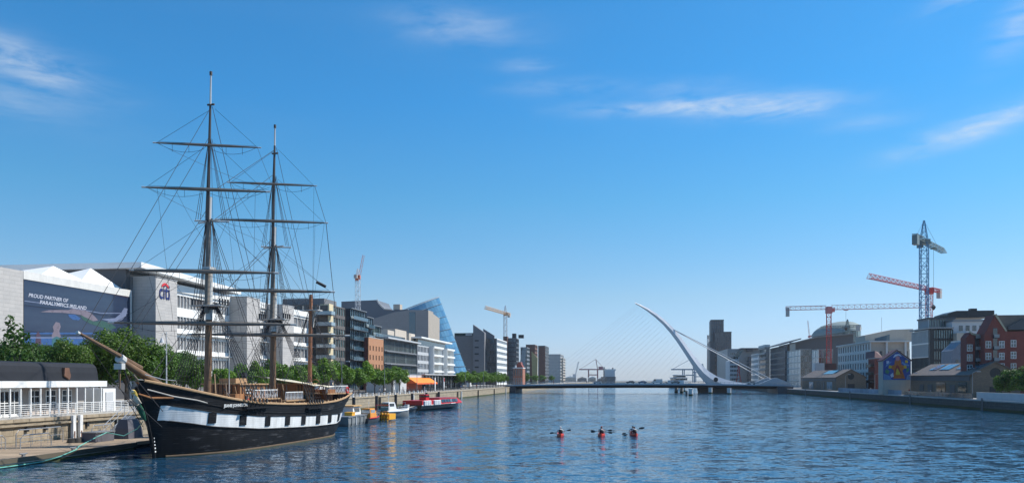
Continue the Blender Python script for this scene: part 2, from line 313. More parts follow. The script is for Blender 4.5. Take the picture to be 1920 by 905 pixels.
# ------------------------------------------------------------------ setting: water, ground
def water_mat():
    m = bpy.data.materials.new('river_water'); m.use_nodes = True; t = m.node_tree; p = t.nodes['Principled BSDF']
    p.inputs['Base Color'].default_value = (0.013, 0.058, 0.114, 1); p.inputs['Roughness'].default_value = 0.06; p.inputs['IOR'].default_value = 1.33
    tcn = nn(t, 'ShaderNodeTexCoord')
    def noise(sc, det, sx_, sy_, rough=0.55, dist=0.0):
        mp = nn(t, 'ShaderNodeMapping'); mp.inputs['Scale'].default_value = (sx_, sy_, 1); mp.inputs['Rotation'].default_value = (0, 0, R(14)); lk(t, tcn.outputs['Object'], mp.inputs[0])
        n = nn(t, 'ShaderNodeTexNoise'); n.inputs['Scale'].default_value = sc; n.inputs['Detail'].default_value = det; n.inputs['Roughness'].default_value = rough; n.inputs['Distortion'].default_value = dist
        lk(t, mp.outputs[0], n.inputs['Vector']); return n.outputs[0]
    def slopes(sc, det, sx_, sy_, rot, dist=0.0):
        mp = nn(t, 'ShaderNodeMapping'); mp.inputs['Scale'].default_value = (sx_, sy_, 1); mp.inputs['Rotation'].default_value = (0, 0, R(rot)); lk(t, tcn.outputs['Object'], mp.inputs[0])
        n = nn(t, 'ShaderNodeTexNoise'); n.inputs['Scale'].default_value = sc; n.inputs['Detail'].default_value = det; n.inputs['Roughness'].default_value = 0.55; n.inputs['Distortion'].default_value = dist; lk(t, mp.outputs[0], n.inputs['Vector'])
        v = nn(t, 'ShaderNodeVectorMath', operation='SUBTRACT'); lk(t, n.outputs['Color'], v.inputs[0]); v.inputs[1].default_value = (.5, .5, .5); return v.outputs[0]
    def vmul(a, vec):
        v = nn(t, 'ShaderNodeVectorMath', operation='MULTIPLY'); lk(t, a, v.inputs[0]); v.inputs[1].default_value = vec; return v.outputs[0]
    def vadd(a, b):
        v = nn(t, 'ShaderNodeVectorMath', operation='ADD'); lk(t, a, v.inputs[0])
        if isinstance(b, tuple): v.inputs[1].default_value = b
        else: lk(t, b, v.inputs[1])
        return v.outputs[0]
    big = vmul(slopes(0.7, 2, 0.45, 1.0, 10, 0.5), (.26, .34, 0)); mid = vmul(slopes(2.1, 3, 0.5, 1.0, -6, 0.4), (.44, .56, 0)); fin = vmul(slopes(6.5, 2, 0.7, 1.0, 4), (.30, .32, 0))
    g = noise(0.016, 3, 0.55, 1.6, 0.6, 0.6); amp = math_n(t, 'MULTIPLY_ADD', math_n(t, 'MULTIPLY_ADD', g, 3.0, -1.0, clamp=True), 0.95, 0.45)
    sl = nn(t, 'ShaderNodeVectorMath', operation='SCALE'); lk(t, vadd(vadd(big, mid), fin), sl.inputs[0]); lk(t, amp, sl.inputs['Scale'])
    nv = nn(t, 'ShaderNodeVectorMath', operation='NORMALIZE'); lk(t, vadd(sl.outputs[0], (0.0, 0.0, 1.0)), nv.inputs[0]); lk(t, nv.outputs[0], p.inputs['Normal'])
    return m
struct(MB().poly([(-4000, -200, 0), (4500, -200, 0), (4500, 7000, 0), (-4000, 7000, 0)]).build('river', water_mat(), fix=False))
PAVE = mat('quay_paving', (0.30, 0.28, 0.25), 0.85, var=0.12, bump=0.1)
ASPH = mat('asphalt', (0.05, 0.05, 0.052), 0.9, var=0.12, bump=0.2)
QSTONE = mat('quay_stone', (0.33, 0.27, 0.19), 0.9, var=0.2, scale=0.5, bump=0.4, streak=0.15, rand=0.15)
QDARK = mat('dark_quay_stone', (0.11, 0.10, 0.085), 0.85, var=0.2, scale=0.5, bump=0.5, streak=0.18, brick=(1.4, 0.5, 0.03, (0.085, 0.08, 0.07), (0.04, 0.04, 0.035)))  # right quay stone, darker in tone than the left quay
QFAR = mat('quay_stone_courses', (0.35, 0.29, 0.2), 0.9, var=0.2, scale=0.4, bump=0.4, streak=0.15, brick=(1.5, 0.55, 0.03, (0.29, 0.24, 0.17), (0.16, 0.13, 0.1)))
WEED = mat('green_weed', (0.05, 0.062, 0.02), 0.9, var=0.25)
def rpoly(name, pts, z, mt):
    o = MB().poly([rw(a, b, z) for a, b in pts]).build(name, mt, fix=False); return struct(o)
rpoly('ground_left', [(-2600, -80), (LW - 0.5, -80), (LW - 0.5, 1500), (-2600, 1500)], QL, PAVE)
rpoly('ground_right', [(RW_ + 0.5, -80), (2600, -80), (2600, 1500), (RW_ + 0.5, 1500)], QR, PAVE)
rpoly('road_left', [(-86, -80), (-70, -80), (-70, 1450), (-86, 1450)], QL + 0.006, ASPH)
rpoly('road_right', [(90, -80), (98, -80), (98, 1450), (90, 1450)], QR + 0.006, ASPH)
for nm, a, q in (('kerb_left', -69.9, QL), ('kerb_right', 89.7, QR)):
    m = MB(); P = [rw(a, -80), rw(a + 0.3, -80), rw(a + 0.3, 1450), rw(a, 1450)]
    m.prism([(p.x, p.y, q) for p in P], (0, 0, 0.13)); struct(m.build(nm, CONC))
m = MB()
for k in range(150):
    b = 20 + k * 6; P = [rw(-78.1, b), rw(-77.9, b), rw(-77.9, b + 3), rw(-78.1, b + 3)]; m.poly([(p.x, p.y, QL + 0.011) for p in P])
struct(m.build('road_marking', WHITE, fix=False))
struct(MB().poly([rw(-900, 1500, 1.2), rw(2600, 1500, 1.2), rw(2600, 3500, 1.2), rw(-900, 3500, 1.2)]).build('far_harbour_ground', mat('harbour_ground', (0.2, 0.19, 0.16), 0.9), fix=False))
# river walls
wl = Site('river_wall', 'pale stone river wall of the left quay with dressed blocks', 'wall', LW, 60, 0)
wl.part('core', wl.mb().box(LW - 1.2, LW - 0.06, -80, 140, -2, QL - 0.25).box(LW - 1.2, LW, 140, 398, -2, QL - 0.25).box(LW - 1.2, LW, 416, 1500, -2, QL - 0.25), QFAR)
cm = MB().box(-0.9, 0.14, 0, 1.96, 0, 0.3).mesh('coping_stone', QSTONE)
for k in range(52): obj('coping_stone', cm, wl.root, wl.at(LW, 42 + k * 2.0, QL - 0.25))
wl.part('coping', wl.mb().box(LW - 0.9, LW + 0.14, 146.5, 398, QL - 0.25, QL + 0.05).box(LW - 0.9, LW + 0.14, 416, 1490, QL - 0.25, QL + 0.05), QSTONE)
bmes = [MB().box(-0.3, 0.0, 0, w - 0.03, 0, 0.59).mesh('stone_block', QSTONE) for w in (1.2, 1.5, 0.9)]
nb_ = 0
for row in range(4):
    b = 56.0 + 0.4 * (row % 2)
    while b < 118 and nb_ < 290:
        i = random.randrange(3); w = (1.2, 1.5, 0.9)[i]
        obj('stone_block', bmes[i], wl.root, wl.at(LW + random.uniform(-0.025, 0.02), b, 0.12 + row * 0.62)); b += w; nb_ += 1
wl.part('weed_line', wl.mb().box(LW - 0.5, LW + 0.03, 118.2, 396, -0.5, 0.45), WEED)
for k, b in enumerate((128, 152, 176, 205, 232, 262, 268, 300, 338, 372)):
    wl.part('timber_fender', wl.mb().box(LW + 0.145, LW + 0.5, b, b + 0.45, -1, QL - 0.3), mat('fender_timber', (0.05, 0.045, 0.04), 0.9) if k % 3 else WHITE)
wr = Site('river_wall', 'dark stone river wall of the right quay', 'wall', RW_, 150, 0)
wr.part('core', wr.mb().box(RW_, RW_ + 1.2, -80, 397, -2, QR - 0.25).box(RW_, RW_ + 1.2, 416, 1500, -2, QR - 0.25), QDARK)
wr.part('coping', wr.mb().box(RW_ - 0.1, RW_ + 0.8, -80, 397, QR - 0.25, QR + 0.05).box(RW_ - 0.1, RW_ + 0.8, 416, 1490, QR - 0.25, QR + 0.05), CONC)
wr.part('weed_line', wr.mb().box(RW_ - .03, RW_ + .4, -80, 396, -.5, .5), WEED)
for b in (181, 224, 281, 347):
    wr.part('ladder', wr.mb().box(RW_ - 0.35, RW_ - 0.12, b, b + 0.06, 0, QR + 0.4).box(RW_ - 0.35, RW_ - 0.12, b + 0.5, b + 0.56, 0, QR + 0.4).box(RW_ - 0.3, RW_ - 0.2, b + .06, b + 0.5, 0.4, 0.46).box(RW_ - 0.3, RW_ - 0.2, b + .06, b + 0.5, 0.9, 0.96).box(RW_ - 0.3, RW_ - 0.2, b + .06, b + 0.5, 1.4, 1.46), GREYM)
# ------------------------------------------------------------------ left bank: the long stone and white office with the banner
FA = -94.5; TA = -90.0
bB0, bB1 = b_at(45, FA), b_at(247, FA)
C = Site('office_building', 'long white and grey stone office with swimmer banner, corner tower logo and oversailing roof', 'building', FA, bB1, QL)
C.part('wall', C.mb().box(-122, FA - 0.3, b_at(-140, FA), bB1 - 0.01, QL, 23.4).box(FA - 0.3, FA, b_at(-140, FA), bB0 - 0.15, QL, 23.7), STONE)
C.part('parapet', C.mb().box(-122, FA + 0.05, bB0 - 0.15, bB1 - 0.02, 22.45, 23.75).box(FA - .3, FA + 0.05, bB1 - 0.5, bB1 - 0.02, QL, 22.45), OFFW)
for px, py in ((100, 498.5), (170, 502.5)):
    bb = b_at(px, FA - 3); bw = 6.0; z = z_at(py, FA - 3, bb)
    C.part('roof_pyramid', C.mb().add([(FA - 0.6, bb - bw, 23.76), (FA - 0.6, bb + bw, 23.76), (FA - 11, bb + bw, 23.76), (FA - 11, bb - bw, 23.76), (FA - 3, bb, z)], [(0, 1, 4), (1, 2, 4), (2, 3, 4), (3, 0, 4), (0, 3, 2, 1)]), WHITE)
# the printed banner on glazed panels
def banner_mat():
    m = bpy.data.materials.new('banner_print'); m.use_nodes = True; t = m.node_tree; p = t.nodes['Principled BSDF']
    tcn = nn(t, 'ShaderNodeTexCoord'); mp = nn(t, 'ShaderNodeMapping'); mp.inputs['Scale'].default_value = (1, 0.05, 0.25); lk(t, tcn.outputs['Object'], mp.inputs[0])
    n = nn(t, 'ShaderNodeTexNoise'); n.inputs['Scale'].default_value = 1.3; n.inputs['Detail'].default_value = 5; lk(t, mp.outputs[0], n.inputs['Vector'])
    r = nn(t, 'ShaderNodeValToRGB'); lk(t, n.outputs[0], r.inputs[0]); e = r.color_ramp.elements
    e[0].position = 0.36; e[0].color = (0.018, 0.027, 0.06, 1); e[1].position = 0.72; e[1].color = (0.045, 0.07, 0.115, 1)
    lk(t, r.outputs[0], p.inputs['Base Color']); p.inputs['Roughness'].default_value = 0.12; return m
BAN = banner_mat(); zb0, zb1 = 6.0, 22.42; NB = 6; NR = 4
pm = MB().box(-0.12, -0.03, 0.03, (bB1 - bB0) / NB - 0.03, 0.03, (zb1 - zb0) / NR - 0.03).mesh('banner_panel', BAN)
for i in range(NB):
    for j in range(NR): 
        o = obj('banner_panel', pm, C.root, C.at(FA, bB0 + (bB1 - bB0 - .5) / NB * i, zb0 + (zb1 - zb0) / NR * j))
C.box('banner_backing', DGREY, FA - 0.3, FA - 0.13, bB0 - 0.14, bB1 - 0.51, QL, 22.44)
def bpt(px, py):
    b = b_at(px, FA); return (FA - 0.02, b, z_at(py, FA, b))
def print_part(name, pts, mt, off=0.0):
    C.part(name, C.mb().prism([(p[0] + off, p[1], p[2]) for p in [bpt(*q) for q in pts]], (0.012, 0, 0)), mt)
SKIN_P = mat('print_skin', (0.17, 0.14, 0.17), 0.3); GRN_P = mat('print_green', (0.035, 0.085, 0.07), 0.3); BLU_P = mat('print_blue', (0.035, 0.09, 0.24), 0.3); PALE_P = mat('print_pale', (0.16, 0.19, 0.29), 0.3); RED_P = mat('print_red', (0.07, 0.04, 0.06), 0.3); TEAL_P = mat('print_teal', (0.04, 0.12, 0.14), 0.3)
print_part('print_swimmer', [(76, 584.5), (92, 581), (115, 580.5), (128, 581), (137, 578), (146, 580), (160, 581), (170, 586), (178, 593), (184, 600), (174, 602), (164, 597), (152, 590), (138, 588), (118, 586), (98, 585.5)], SKIN_P)
print_part('print_suit', [(150, 590), (164, 596), (176, 602.5), (192, 601), (208, 606), (219, 614), (205, 618), (186, 612), (168, 606), (156, 599)], GRN_P)
print_part('print_cap', [(128, 589), (140, 589), (151, 596), (148, 600), (137, 599), (130, 594)], BLU_P)
print_part('print_splash', [(190, 598), (216, 596), (226, 588), (233, 577), (240, 578), (236, 592), (228, 600), (214, 604)], PALE_P)
print_part('print_line', [(46, 563), (100, 570), (140, 577), (190, 586), (240, 586), (240, 587.5), (190, 587.5), (140, 578.5), (100, 571.5), (46, 564.5)], PALE_P, -0.008)
print_part('print_streak', [(145, 532), (180, 541), (240, 553), (244, 558), (200, 550), (160, 541)], RED_P, -0.006)
print_part('print_lane', [(46, 623), (246, 623), (246, 626), (46, 626)], BLU_P, -0.006)
print_part('print_lane', [(46, 631), (160, 631), (160, 646), (46, 646)], BLU_P, -0.004)
print_part('print_lane', [(46, 631.5), (190, 632), (190, 634), (46, 633.5)], PALE_P, 0.002)
print_part('print_figure', [(98, 640), (97, 628), (101, 620), (99, 612), (105, 603), (112, 605), (114, 612), (111, 620), (114, 630), (114, 644)], SKIN_P)
print_part('print_figure', [(97, 650), (98, 634), (106, 630), (115, 634), (114, 652)], TEAL_P, 0.012)
print_part('print_figure', [(66, 645), (68, 626), (72, 620), (76, 628), (78, 645)], RED_P)
LETP = mat('print_lettering', (0.5, 0.52, 0.6), 0.35, var=0)
for body, px, py, sz in (('PROUD PARTNER OF', 53, 556, 0.85), ('PARALYMPICS IRELAND', 74, 569, 0.85)):
    p = bpt(px, py); w = b_at(53 + (75 if px == 53 else 88) + (0 if px == 53 else 21), FA) - p[1]
    me = text_mesh(body, sz, LETP, 0.004, bold=0.012, shear=0.2); wid = max(v.co.x for v in me.vertices)
    obj('lettering', me, C.root, C.at(FA + 0.015, p[1], p[2]), (R(90), 0, R(90)), (w / wid, 1, 1))
# main block behind: roof, towers, banded floors
bT = [(b_at(292, TA), b_at(332, TA)), (b_at(463, TA), b_at(488, TA)), (b_at(530, TA), b_at(551, TA))]
bE = b_at(590, FA)
C.part('wall', C.mb().box(-125, FA - 0.32, bB1 + 0.01, bE, QL, 26.6), MGREY)
for k, (t0, t1) in enumerate(bT):
    C.part('stone_tower', C.mb().box(FA - 3, TA, t0, t1, QL, 26.4), STONE)
    C.part('tower_cap', C.mb().box(FA - 3.1, TA + 0.1, t0 - 0.1, t1 + 0.1, 26.403, 26.55), LGREY)
GLC = glass('office_ribbon_glazing', (0.03, 0.045, 0.055), (0.3, 0.32, 0.33), 0.08)
segs = [(bT[0][1] + 0.02, bT[1][0] - 0.02, 24), (bT[1][1] + 0.02, bT[2][0] - 0.02, 8), (bT[2][1] + 0.02, bE, 10)]
for s0, s1, n in segs:
    C.facade('S', FA, s0, s1, 7.165, 25.165, n, 4, WHITE, GLC, LGREY, pier=0.1, span=1.9, depth=0.5, nx=1, name='spandrel_band')
    C.part('spandrel_band', C.mb().box(FA - 0.5, FA + 0.35, s0, s1, 25.17, 26.75), WHITE); C.part('spandrel_band', C.mb().box(FA - 0.5, FA + 0.02, s0, s1, 6.2, 7.16), WHITE)
    C.facade('S', FA - 0.6, s0, s1, QL, 6.2, max(3, n // 2), 1, LGREY, GLD, GREYM, pier=0.4, span=0.5, depth=0.3, nx=2, nz=2, name='ground_floor_wall')
    for k in range(3): C.part('balcony_ledge', C.mb().box(FA, FA + 0.9, s0, s1, 7.3 + 4.5 * k, 7.5 + 4.5 * k), WHITE)
rb0, rb1 = b_at(265, -91.0), b_at(470, -91.0)
C.part('roof', C.mb().prism([(-126, rb0, 27.75), (-91, rb0, 27.75), (-93.5, rb1, 27.45), (-126, rb1 - 4, 27.45)], (0, 0, 1.1)), WHITE)
C.part('clerestory', C.mb().box(-122, -96, rb0 + 1.5, rb1 - 5, 26.62, 27.6), GLC)
C.part('roof_plant', C.mb().box(-124, -100, bT[1][1], bE - 4, 26.62, 28.1), LGREY)
C.part('west_gable_wall', C.mb().box(-125, FA - 0.4, rb0 + 1.0, bB1 + 0.005, 23.8, 27.74), DGREY)
# the tower sign
SGN = mat('sign_blue', (0.012, 0.02, 0.13), 0.4, var=0); SGR = mat('sign_red', (0.6, 0.03, 0.03), 0.4, var=0)
sb = b_at(297.5, TA); se = b_at(317.5, TA); me = text_mesh('citi', 4.3, SGN, 0.05, bold=0.03); wid = max(v.co.x for v in me.vertices)
sgn = obj('lettering', me, C.root, C.at(TA + 0.06, sb, z_at(558.5, TA, sb)), (R(90), 0, R(90)), ((se - sb) / wid, 1, 1))
am = C.mb(); cb = b_at(309, TA); cz = z_at(539.5, TA, cb)
arc = [(TA + 0.03, cb + 1.25 * math.cos(R(a)), cz + 0.95 * math.sin(R(a))) for a in range(12, 169, 12)]; arc2 = [(TA + 0.03, cb + 0.95 * math.cos(R(a)), cz + 0.52 * math.sin(R(a)) - 0.05) for a in range(12, 169, 12)]
for i in range(len(arc) - 1): am.prism([arc[i], arc[i + 1], arc2[i + 1], arc2[i]], (0.1, 0, 0))
C.part('sign_arc', am, SGR)
# ------------------------------------------------------------------ left bank: brown apartment block with the cream corner
A0 = -89.0; p0, p1 = b_at(617, A0), b_at(647, A0)
B = Site('apartment_block', 'dark brown apartment block with cream corner panel and glass balconies', 'building', A0, p0, QL)
aw = a_at(500, p0); zt = z_at(570, A0, p0)
B.part('wall', B.mb().box(aw, A0 - 0.3, p0 + 0.3, p1, QL, zt - 0.3), BROWNC)
B.facade('W', p0, aw, A0 - 3.6, QL, zt, 9, 8, BROWNC, GLD, DARKM, pier=1.15, span=1.35, nx=2)
B.facade('S', A0, p0 + 3.4, p1, QL, zt, 5, 8, BROWNC, GLG, STEEL, pier=0.5, span=1.0, nx=2)
B.part('corner_panel', B.mb().box(A0 - 0.35, A0 + 0.05, p0 - 0.05, p0 + 3.38, QL + 2, zt + 0.2).box(A0 - 3.55, A0 - 0.36, p0 + 1.6, p0 + 1.9, QL + 2, zt + 0.2), CREAM)
B.part('penthouse', B.mb().box(aw + 4, A0 - 2.5, p0 + 2.5, p1 - 1, zt - 0.29, z_at(559, A0, p0 + 3)), MGREY)
rh = (zt - QL) / 8
for k in range(1, 8):
    z = QL + rh * k
    bl = B.part('balcony', B.mb().box(A0 - 3.55, A0 + 1.4, p0 - 1.7, p0 + 1.6, z - 0.12, z + 0.1), DGREY)
    B.part('balustrade', B.mb().box(A0 - 3.5, A0 + 1.38, p0 - 1.68, p0 - 1.64, z + 0.101, z + 1.15).box(A0 + 1.34, A0 + 1.38, p0 - 1.63, p0 + 1.55, z + 0.101, z + 1.15), GLP, parent=bl)
    B.part('balcony_door', B.mb().box(A0 - 3.4, A0 - 0.5, p0 + 1.52, p0 + 1.58, z + 0.12, z + 2.4), GLD)
# dark stepped glass block
p2, p3 = b_at(657, A0), b_at(713, A0)
B = Site('glass_apartment_block', 'dark glass apartment block stepping down in planted terraces behind the orange brick block', 'building', A0, p2, QL)
steps = [(b_at(657, A0), b_at(686, A0), 578), (b_at(686, A0), b_at(699, A0), 594), (b_at(699, A0), b_at(714, A0), 610)]
awg = a_at(647, p2)
for k, (s0, s1, py) in enumerate(steps):
    z1 = z_at(py, A0, s0); n = max(2, int((z1 - QL) / 3.3))
    B.part('wall', B.mb().box(A0 - 12 if k else awg, A0 - 0.35, s0 + 0.3, s1 - 0.01, QL, z1 - 0.15), DGREY)
    B.facade('S', A0, s0, s1 - 0.02, QL, z1, max(3, int((s1 - s0) / 1.6)), n, DARKM, GLB if k < 2 else GLG, STEEL, pier=0.12, span=0.5, nx=1, nz=1)
    if k == 0: B.facade('W', s0, awg, A0 - 0.36, QL, z1, 5, n, DGREY, GLD, DARKM, pier=0.7, span=1.3, nx=1)
    B.part('roof_edge', B.mb().box(A0 - 11, A0 + 0.5, s0 - 0.2, s1 - 0.25, z1 + 0.003, z1 + 0.25), GREYM)
    B.part('terrace_balustrade', B.mb().box(A0 + 0.30, A0 + 0.34, s0, s1 - 0.3, z1 - n * 0 - 3.6, z1 - 2.4), GLP)
    for f in range(1, n): 
        bl = B.part('balcony', B.mb().box(A0 + 0.003, A0 + 1.1, s0 + 0.3, s1 - 0.5, QL + (z1 - QL) / n * f - 0.12, QL + (z1 - QL) / n * f + 0.05), DGREY)
        B.part('balustrade', B.mb().box(A0 + 1.05, A0 + 1.09, s0 + 0.3, s1 - 0.5, QL + (z1 - QL) / n * f + 0.053, QL + (z1 - QL) / n * f + 1.1), GLB, parent=bl)
# orange brick block
OA = -86.5; q0, q1 = b_at(691, OA), b_at(719, OA)
B = Site('brick_block', 'orange brick block with small dark windows beside the dark glass apartments', 'building', OA, q0, QL)
zt = z_at(632, OA, q0)
B.part('wall', B.mb().box(a_at(682, q0), OA - 0.3, q0 + 0.3, q1, QL, zt - 0.2), ORANGEB)
B.facade('S', OA, q0, q1, QL, zt - 2.2, 5, 5, ORANGEB, GLD, DARKM, pier=2.3, span=1.5, nx=1)
B.part('wall', B.mb().box(OA - 0.3, OA, q0, q1, zt - 2.197, zt), ORANGEB)
B.facade('W', q0, a_at(682, q0), OA - 0.31, QL, zt, 2, 5, REDB, GLD, DARKM, pier=0.5, span=1.2, nx=1)
B.part('parapet', B.mb().box(a_at(682, q0), OA + 0.08, q0 - 0.08, q1, zt + 0.003, zt + 0.2), CONC)
# grey glazed office with a flat brim roof
GA = -88.0; g0, g1 = b_at(721, GA), b_at(781, GA)
B = Site('glazed_office', 'long grey glazed office with pale brim roof and roof garden', 'building', GA, g0, QL)
zt = z_at(634, GA, g0)
B.part('wall', B.mb().box(GA - 20, GA - 0.35, g0 + .3, g1, QL, zt - 0.1), MGREY)
B.facade('S', GA, g0, g1, QL, zt, 26, 4, MGREY, GLG, STEEL, pier=0.2, span=0.85, nx=2, nz=2)
B.facade('W', g0, GA - 20, GA - 0.36, QL, zt, 8, 4, MGREY, GLD, GREYM, pier=0.4, span=1.2)
B.part('roof', B.mb().box(GA - 20.5, GA + 1.8, g0 - 1, g1 + 1, zt + 0.003, zt + 0.55), LGREY)
for k in range(3): B.part('sunshade', B.mb().box(GA + 0.003, GA + 1.0, g0, g1, QL + (zt - QL) / 4 * (k + 1) - 0.12, QL + (zt - QL) / 4 * (k + 1) + 0.12), GREYM)
for (x0, x1, y0, y1) in ((727, 739, 618, 634), (741, 762, 616, 634), (767, 778, 624, 640)):
    b0_, b1_ = b_at(x0, GA - 4), b_at(x1, GA - 4)
    B.part('roof_pavilion', B.mb().box(GA - 9, GA - 4, b0_, b1_, zt + 0.55, z_at(y0, GA - 4, b0_)), BEIGE)
B.part('pavilion_glazing', B.mb().box(GA - 4, GA - 3.9, g0 + 4, g1 - 4, zt + 0.56, zt + 2.4), GLD)
# white framed office
WA = -88.0; w0, w1 = b_at(783, WA), b_at(851, WA)
B = Site('white_office', 'white framed office with stacked floor slabs below the leaning glass drum', 'building', WA, w0, QL)
zt = z_at(648, WA, w0 + 10)
B.part('wall', B.mb().box(WA - 20, WA - 0.35, w0 + .3, w1, QL, zt - 0.1), MGREY)
B.facade('S', WA, w0, b_at(810, WA), QL, zt, 10, 5, LGREY, GLD, STEEL, pier=0.7, span=1.3, nx=1)
B.facade('S', WA, b_at(810, WA) + 0.02, w1, QL, zt, 26, 5, WHITE, GLP, STEEL, pier=0.15, span=1.1, nx=1)
B.facade('W', w0, WA - 20, WA - 0.36, QL, zt, 7, 5, MGREY, GLD, GREYM, pier=0.6, span=1.3)
for (x0, x1) in ((811, 829), (836, 850)):
    b0_, b1_ = b_at(x0, WA + 1.5), b_at(x1, WA + 1.5)
    for k in range(1, 6): B.part('floor_slab', B.mb().box(WA + 0.003, WA + 2.4, b0_, b1_, QL + (zt - QL) / 5 * k - 0.45, QL + (zt - QL) / 5 * k + 0.35), WHITE)
    B.part('side_fin', B.mb().box(WA + 0.006, WA + 2.2, b0_ - 0.5, b0_ - 0.01, QL + 3, zt + 0.3), WHITE)
B.part('upper_floor', B.mb().box(WA - 16, WA - 2, b_at(792, WA), b_at(842, WA), zt + 0.003, zt + 3.2), GLG)
B.part('roof', B.mb().box(WA - 17, WA + 0.6, b_at(788, WA), b_at(846, WA), zt + 3.203, zt + 3.9), WHITE)
# convention hall with the leaning glass drum
HA = -92.0; hb0, hb1 = 446.0, 478.0
B = Site('convention_hall', 'grey stone convention hall with a leaning blue glass drum', 'building', HA, hb0, QL)
hbx = dep(HA, hb0)
al, ar = a_at(688, 436), a_at(803, 436); zl, zr = z_at(601, al, 436), z_at(581, ar, 436)
B.part('stone_wing', B.mb().prism([(al - 25, 436, QL), (ar, 436, QL), (ar, 436, zr), (ar - 10, 436, zr + 0.3), (ar - 20, 436, zr - 1), (al, 436, zl), (al - 25, 436, zl - 2)], (0, 12, 0)), MAUVE)
B.part('wing_return', B.mb().prism([(ar + 0.01, 436.1, QL), (ar + 4.1, 446, QL), (ar + 4.1, 446, zr - 4), (ar + 0.01, 436.1, zr)], (-1, 3, 0)), BEIGE)
B.part('wing_slot_glazing', B.mb().box(a_at(767, 436), a_at(779, 436), 435.85, 435.98, 15, zr - 1), GLB)
# drum: sheared cylinder, rings of panes
ND, NZ = 44, 13; RAD = 16.0; ctop = 0
def drum(i, t):
    ang = 2 * math.pi * i / ND
    base = (a_at(878, 462) - RAD, 466.0); top = (a_at(819.5, 466) - RAD, 470.0)
    zt_ = QL + 4 + (z_at(558, -107, 470) - QL - 4 + 6.0 * math.cos(ang) - 6.0 + 2.6 * math.sin(ang)) * t
    return (base[0] + (top[0] - base[0]) * t + RAD * math.cos(ang), base[1] + (top[1] - base[1]) * t + RAD * math.sin(ang), zt_)
DG = [glass('drum_glass_%d' % k, c, d, 0.05, 1.0, 0.15) for k, (c, d) in enumerate((((0.09, 0.22, 0.33), (0.14, 0.28, 0.38)), ((0.08, 0.19, 0.30), (0.18, 0.33, 0.42)), ((0.12, 0.26, 0.37), (0.15, 0.28, 0.38))))]
rings = [[drum(i, j / NZ) for i in range(ND)] for j in range(NZ + 1)]
dr = B.part('glass_drum', B.mb().loft([[(c[0] + (x - c[0]) * 0.985, c[1] + (y - c[1]) * 0.985, z) for (x, y, z) in r] for r in rings for c in [(sum(p[0] for p in r) / ND, sum(p[1] for p in r) / ND)]]), DARKM, smooth=True)
vis = [i for i in range(ND) if i >= ND // 2 - 3 or i < 4]
for j in range(NZ):
    for i in vis:
        k = (i + 1) % ND; q = [Vector(rings[j][i]), Vector(rings[j][k]), Vector(rings[j + 1][k]), Vector(rings[j + 1][i])]
        c = sum(q, Vector()) / 4; q = [c + (p - c) * 0.965 for p in q]
        m = MB(B.o); m.poly(q); m.build('pane', DG[random.randrange(3)], dr, fix=False)
m = B.mb(); rt = rings[NZ]; m.loft([[(x, y, z + 0.1) for x, y, z in rt], [(x, y, z + 0.9) for x, y, z in rt]], cap=False)
B.part('drum_rim', m, STEEL)
for j in range(1, NZ, 1):
    if j % 2 == 0:
        m = B.mb()
        for i in list(range(ND - 11, ND)) + [0, 1]:
            k = (i + 1) % ND; p = Vector(rings[j][i]); q = Vector(rings[j][k]); cc = Vector((sum(x[0] for x in rings[j]) / ND, sum(x[1] for x in rings[j]) / ND, p.z))
            po, qo = p + (p - cc).normalized() * .4, q + (q - cc).normalized() * .4
            m.prism([p, q, qo, po], (0, 0, 0.16))
        B.part('maintenance_ledge', m, GREYM)
        i = ND - 8; p = Vector(rings[j][i]); q = Vector(rings[j][i + 2]); cc = Vector((sum(x[0] for x in rings[j]) / ND, sum(x[1] for x in rings[j]) / ND, p.z)); B.part('ledge_fin', B.mb().prism([p, q, q + (q - cc).normalized() * 1.5, p + (p - cc).normalized() * .8], (0, 0, .3)), WHITE)
# dark building with the swooping roof
s0 = 452.0; aL, aR, aC = a_at(640, s0), a_at(706, s0), a_at(724, s0); zt = z_at(562, aR, s0)
B = Site('swoop_roofed_hall', 'dark grey hall with a roof that swoops down to the right', 'building', aL, s0, QL)
prof = [(aL, s0, QL), (a_at(765, s0), s0, QL), (a_at(765, s0), s0, z_at(580, aC, s0)), (aC + 3, s0, z_at(581, aC, s0)), (aC - 1, s0, z_at(580, aC, s0)), (aR + 2.8, s0, z_at(575, aR, s0)), (aR + 1, s0, z_at(569, aR, s0)), (aR, s0, zt), (aL, s0, z_at(565, aL, s0))]
B.part('wall', B.mb().prism(prof, (0, 25, 0)), mat('swoop_cladding', (0.12, 0.135, 0.16), 0.6, var=0.06))
m = B.mb(); rim = prof[3:8]
for i in range(len(rim) - 1): m.prism([rim[i], rim[i + 1], (rim[i + 1][0] + 0.7, s0 - 0.3, rim[i + 1][2] + 0.4), (rim[i][0] + 0.7, s0 - 0.3, rim[i][2] + 0.4)], (0, -0.3, 0))
B.part('roof_rim', m, OFFW)
B.part('roof_plant', B.mb().box(aC + 4, aC + 8, s0 + 1, s0 + 6, z_at(580, aC, s0), z_at(570, aC, s0)), BEIGE)
B.facade('W', s0 - 0.3, aL + 4, aL + 20, 12, 40, 5, 6, MGREY, GLB, STEEL, pier=2.2, span=3, strips=False)
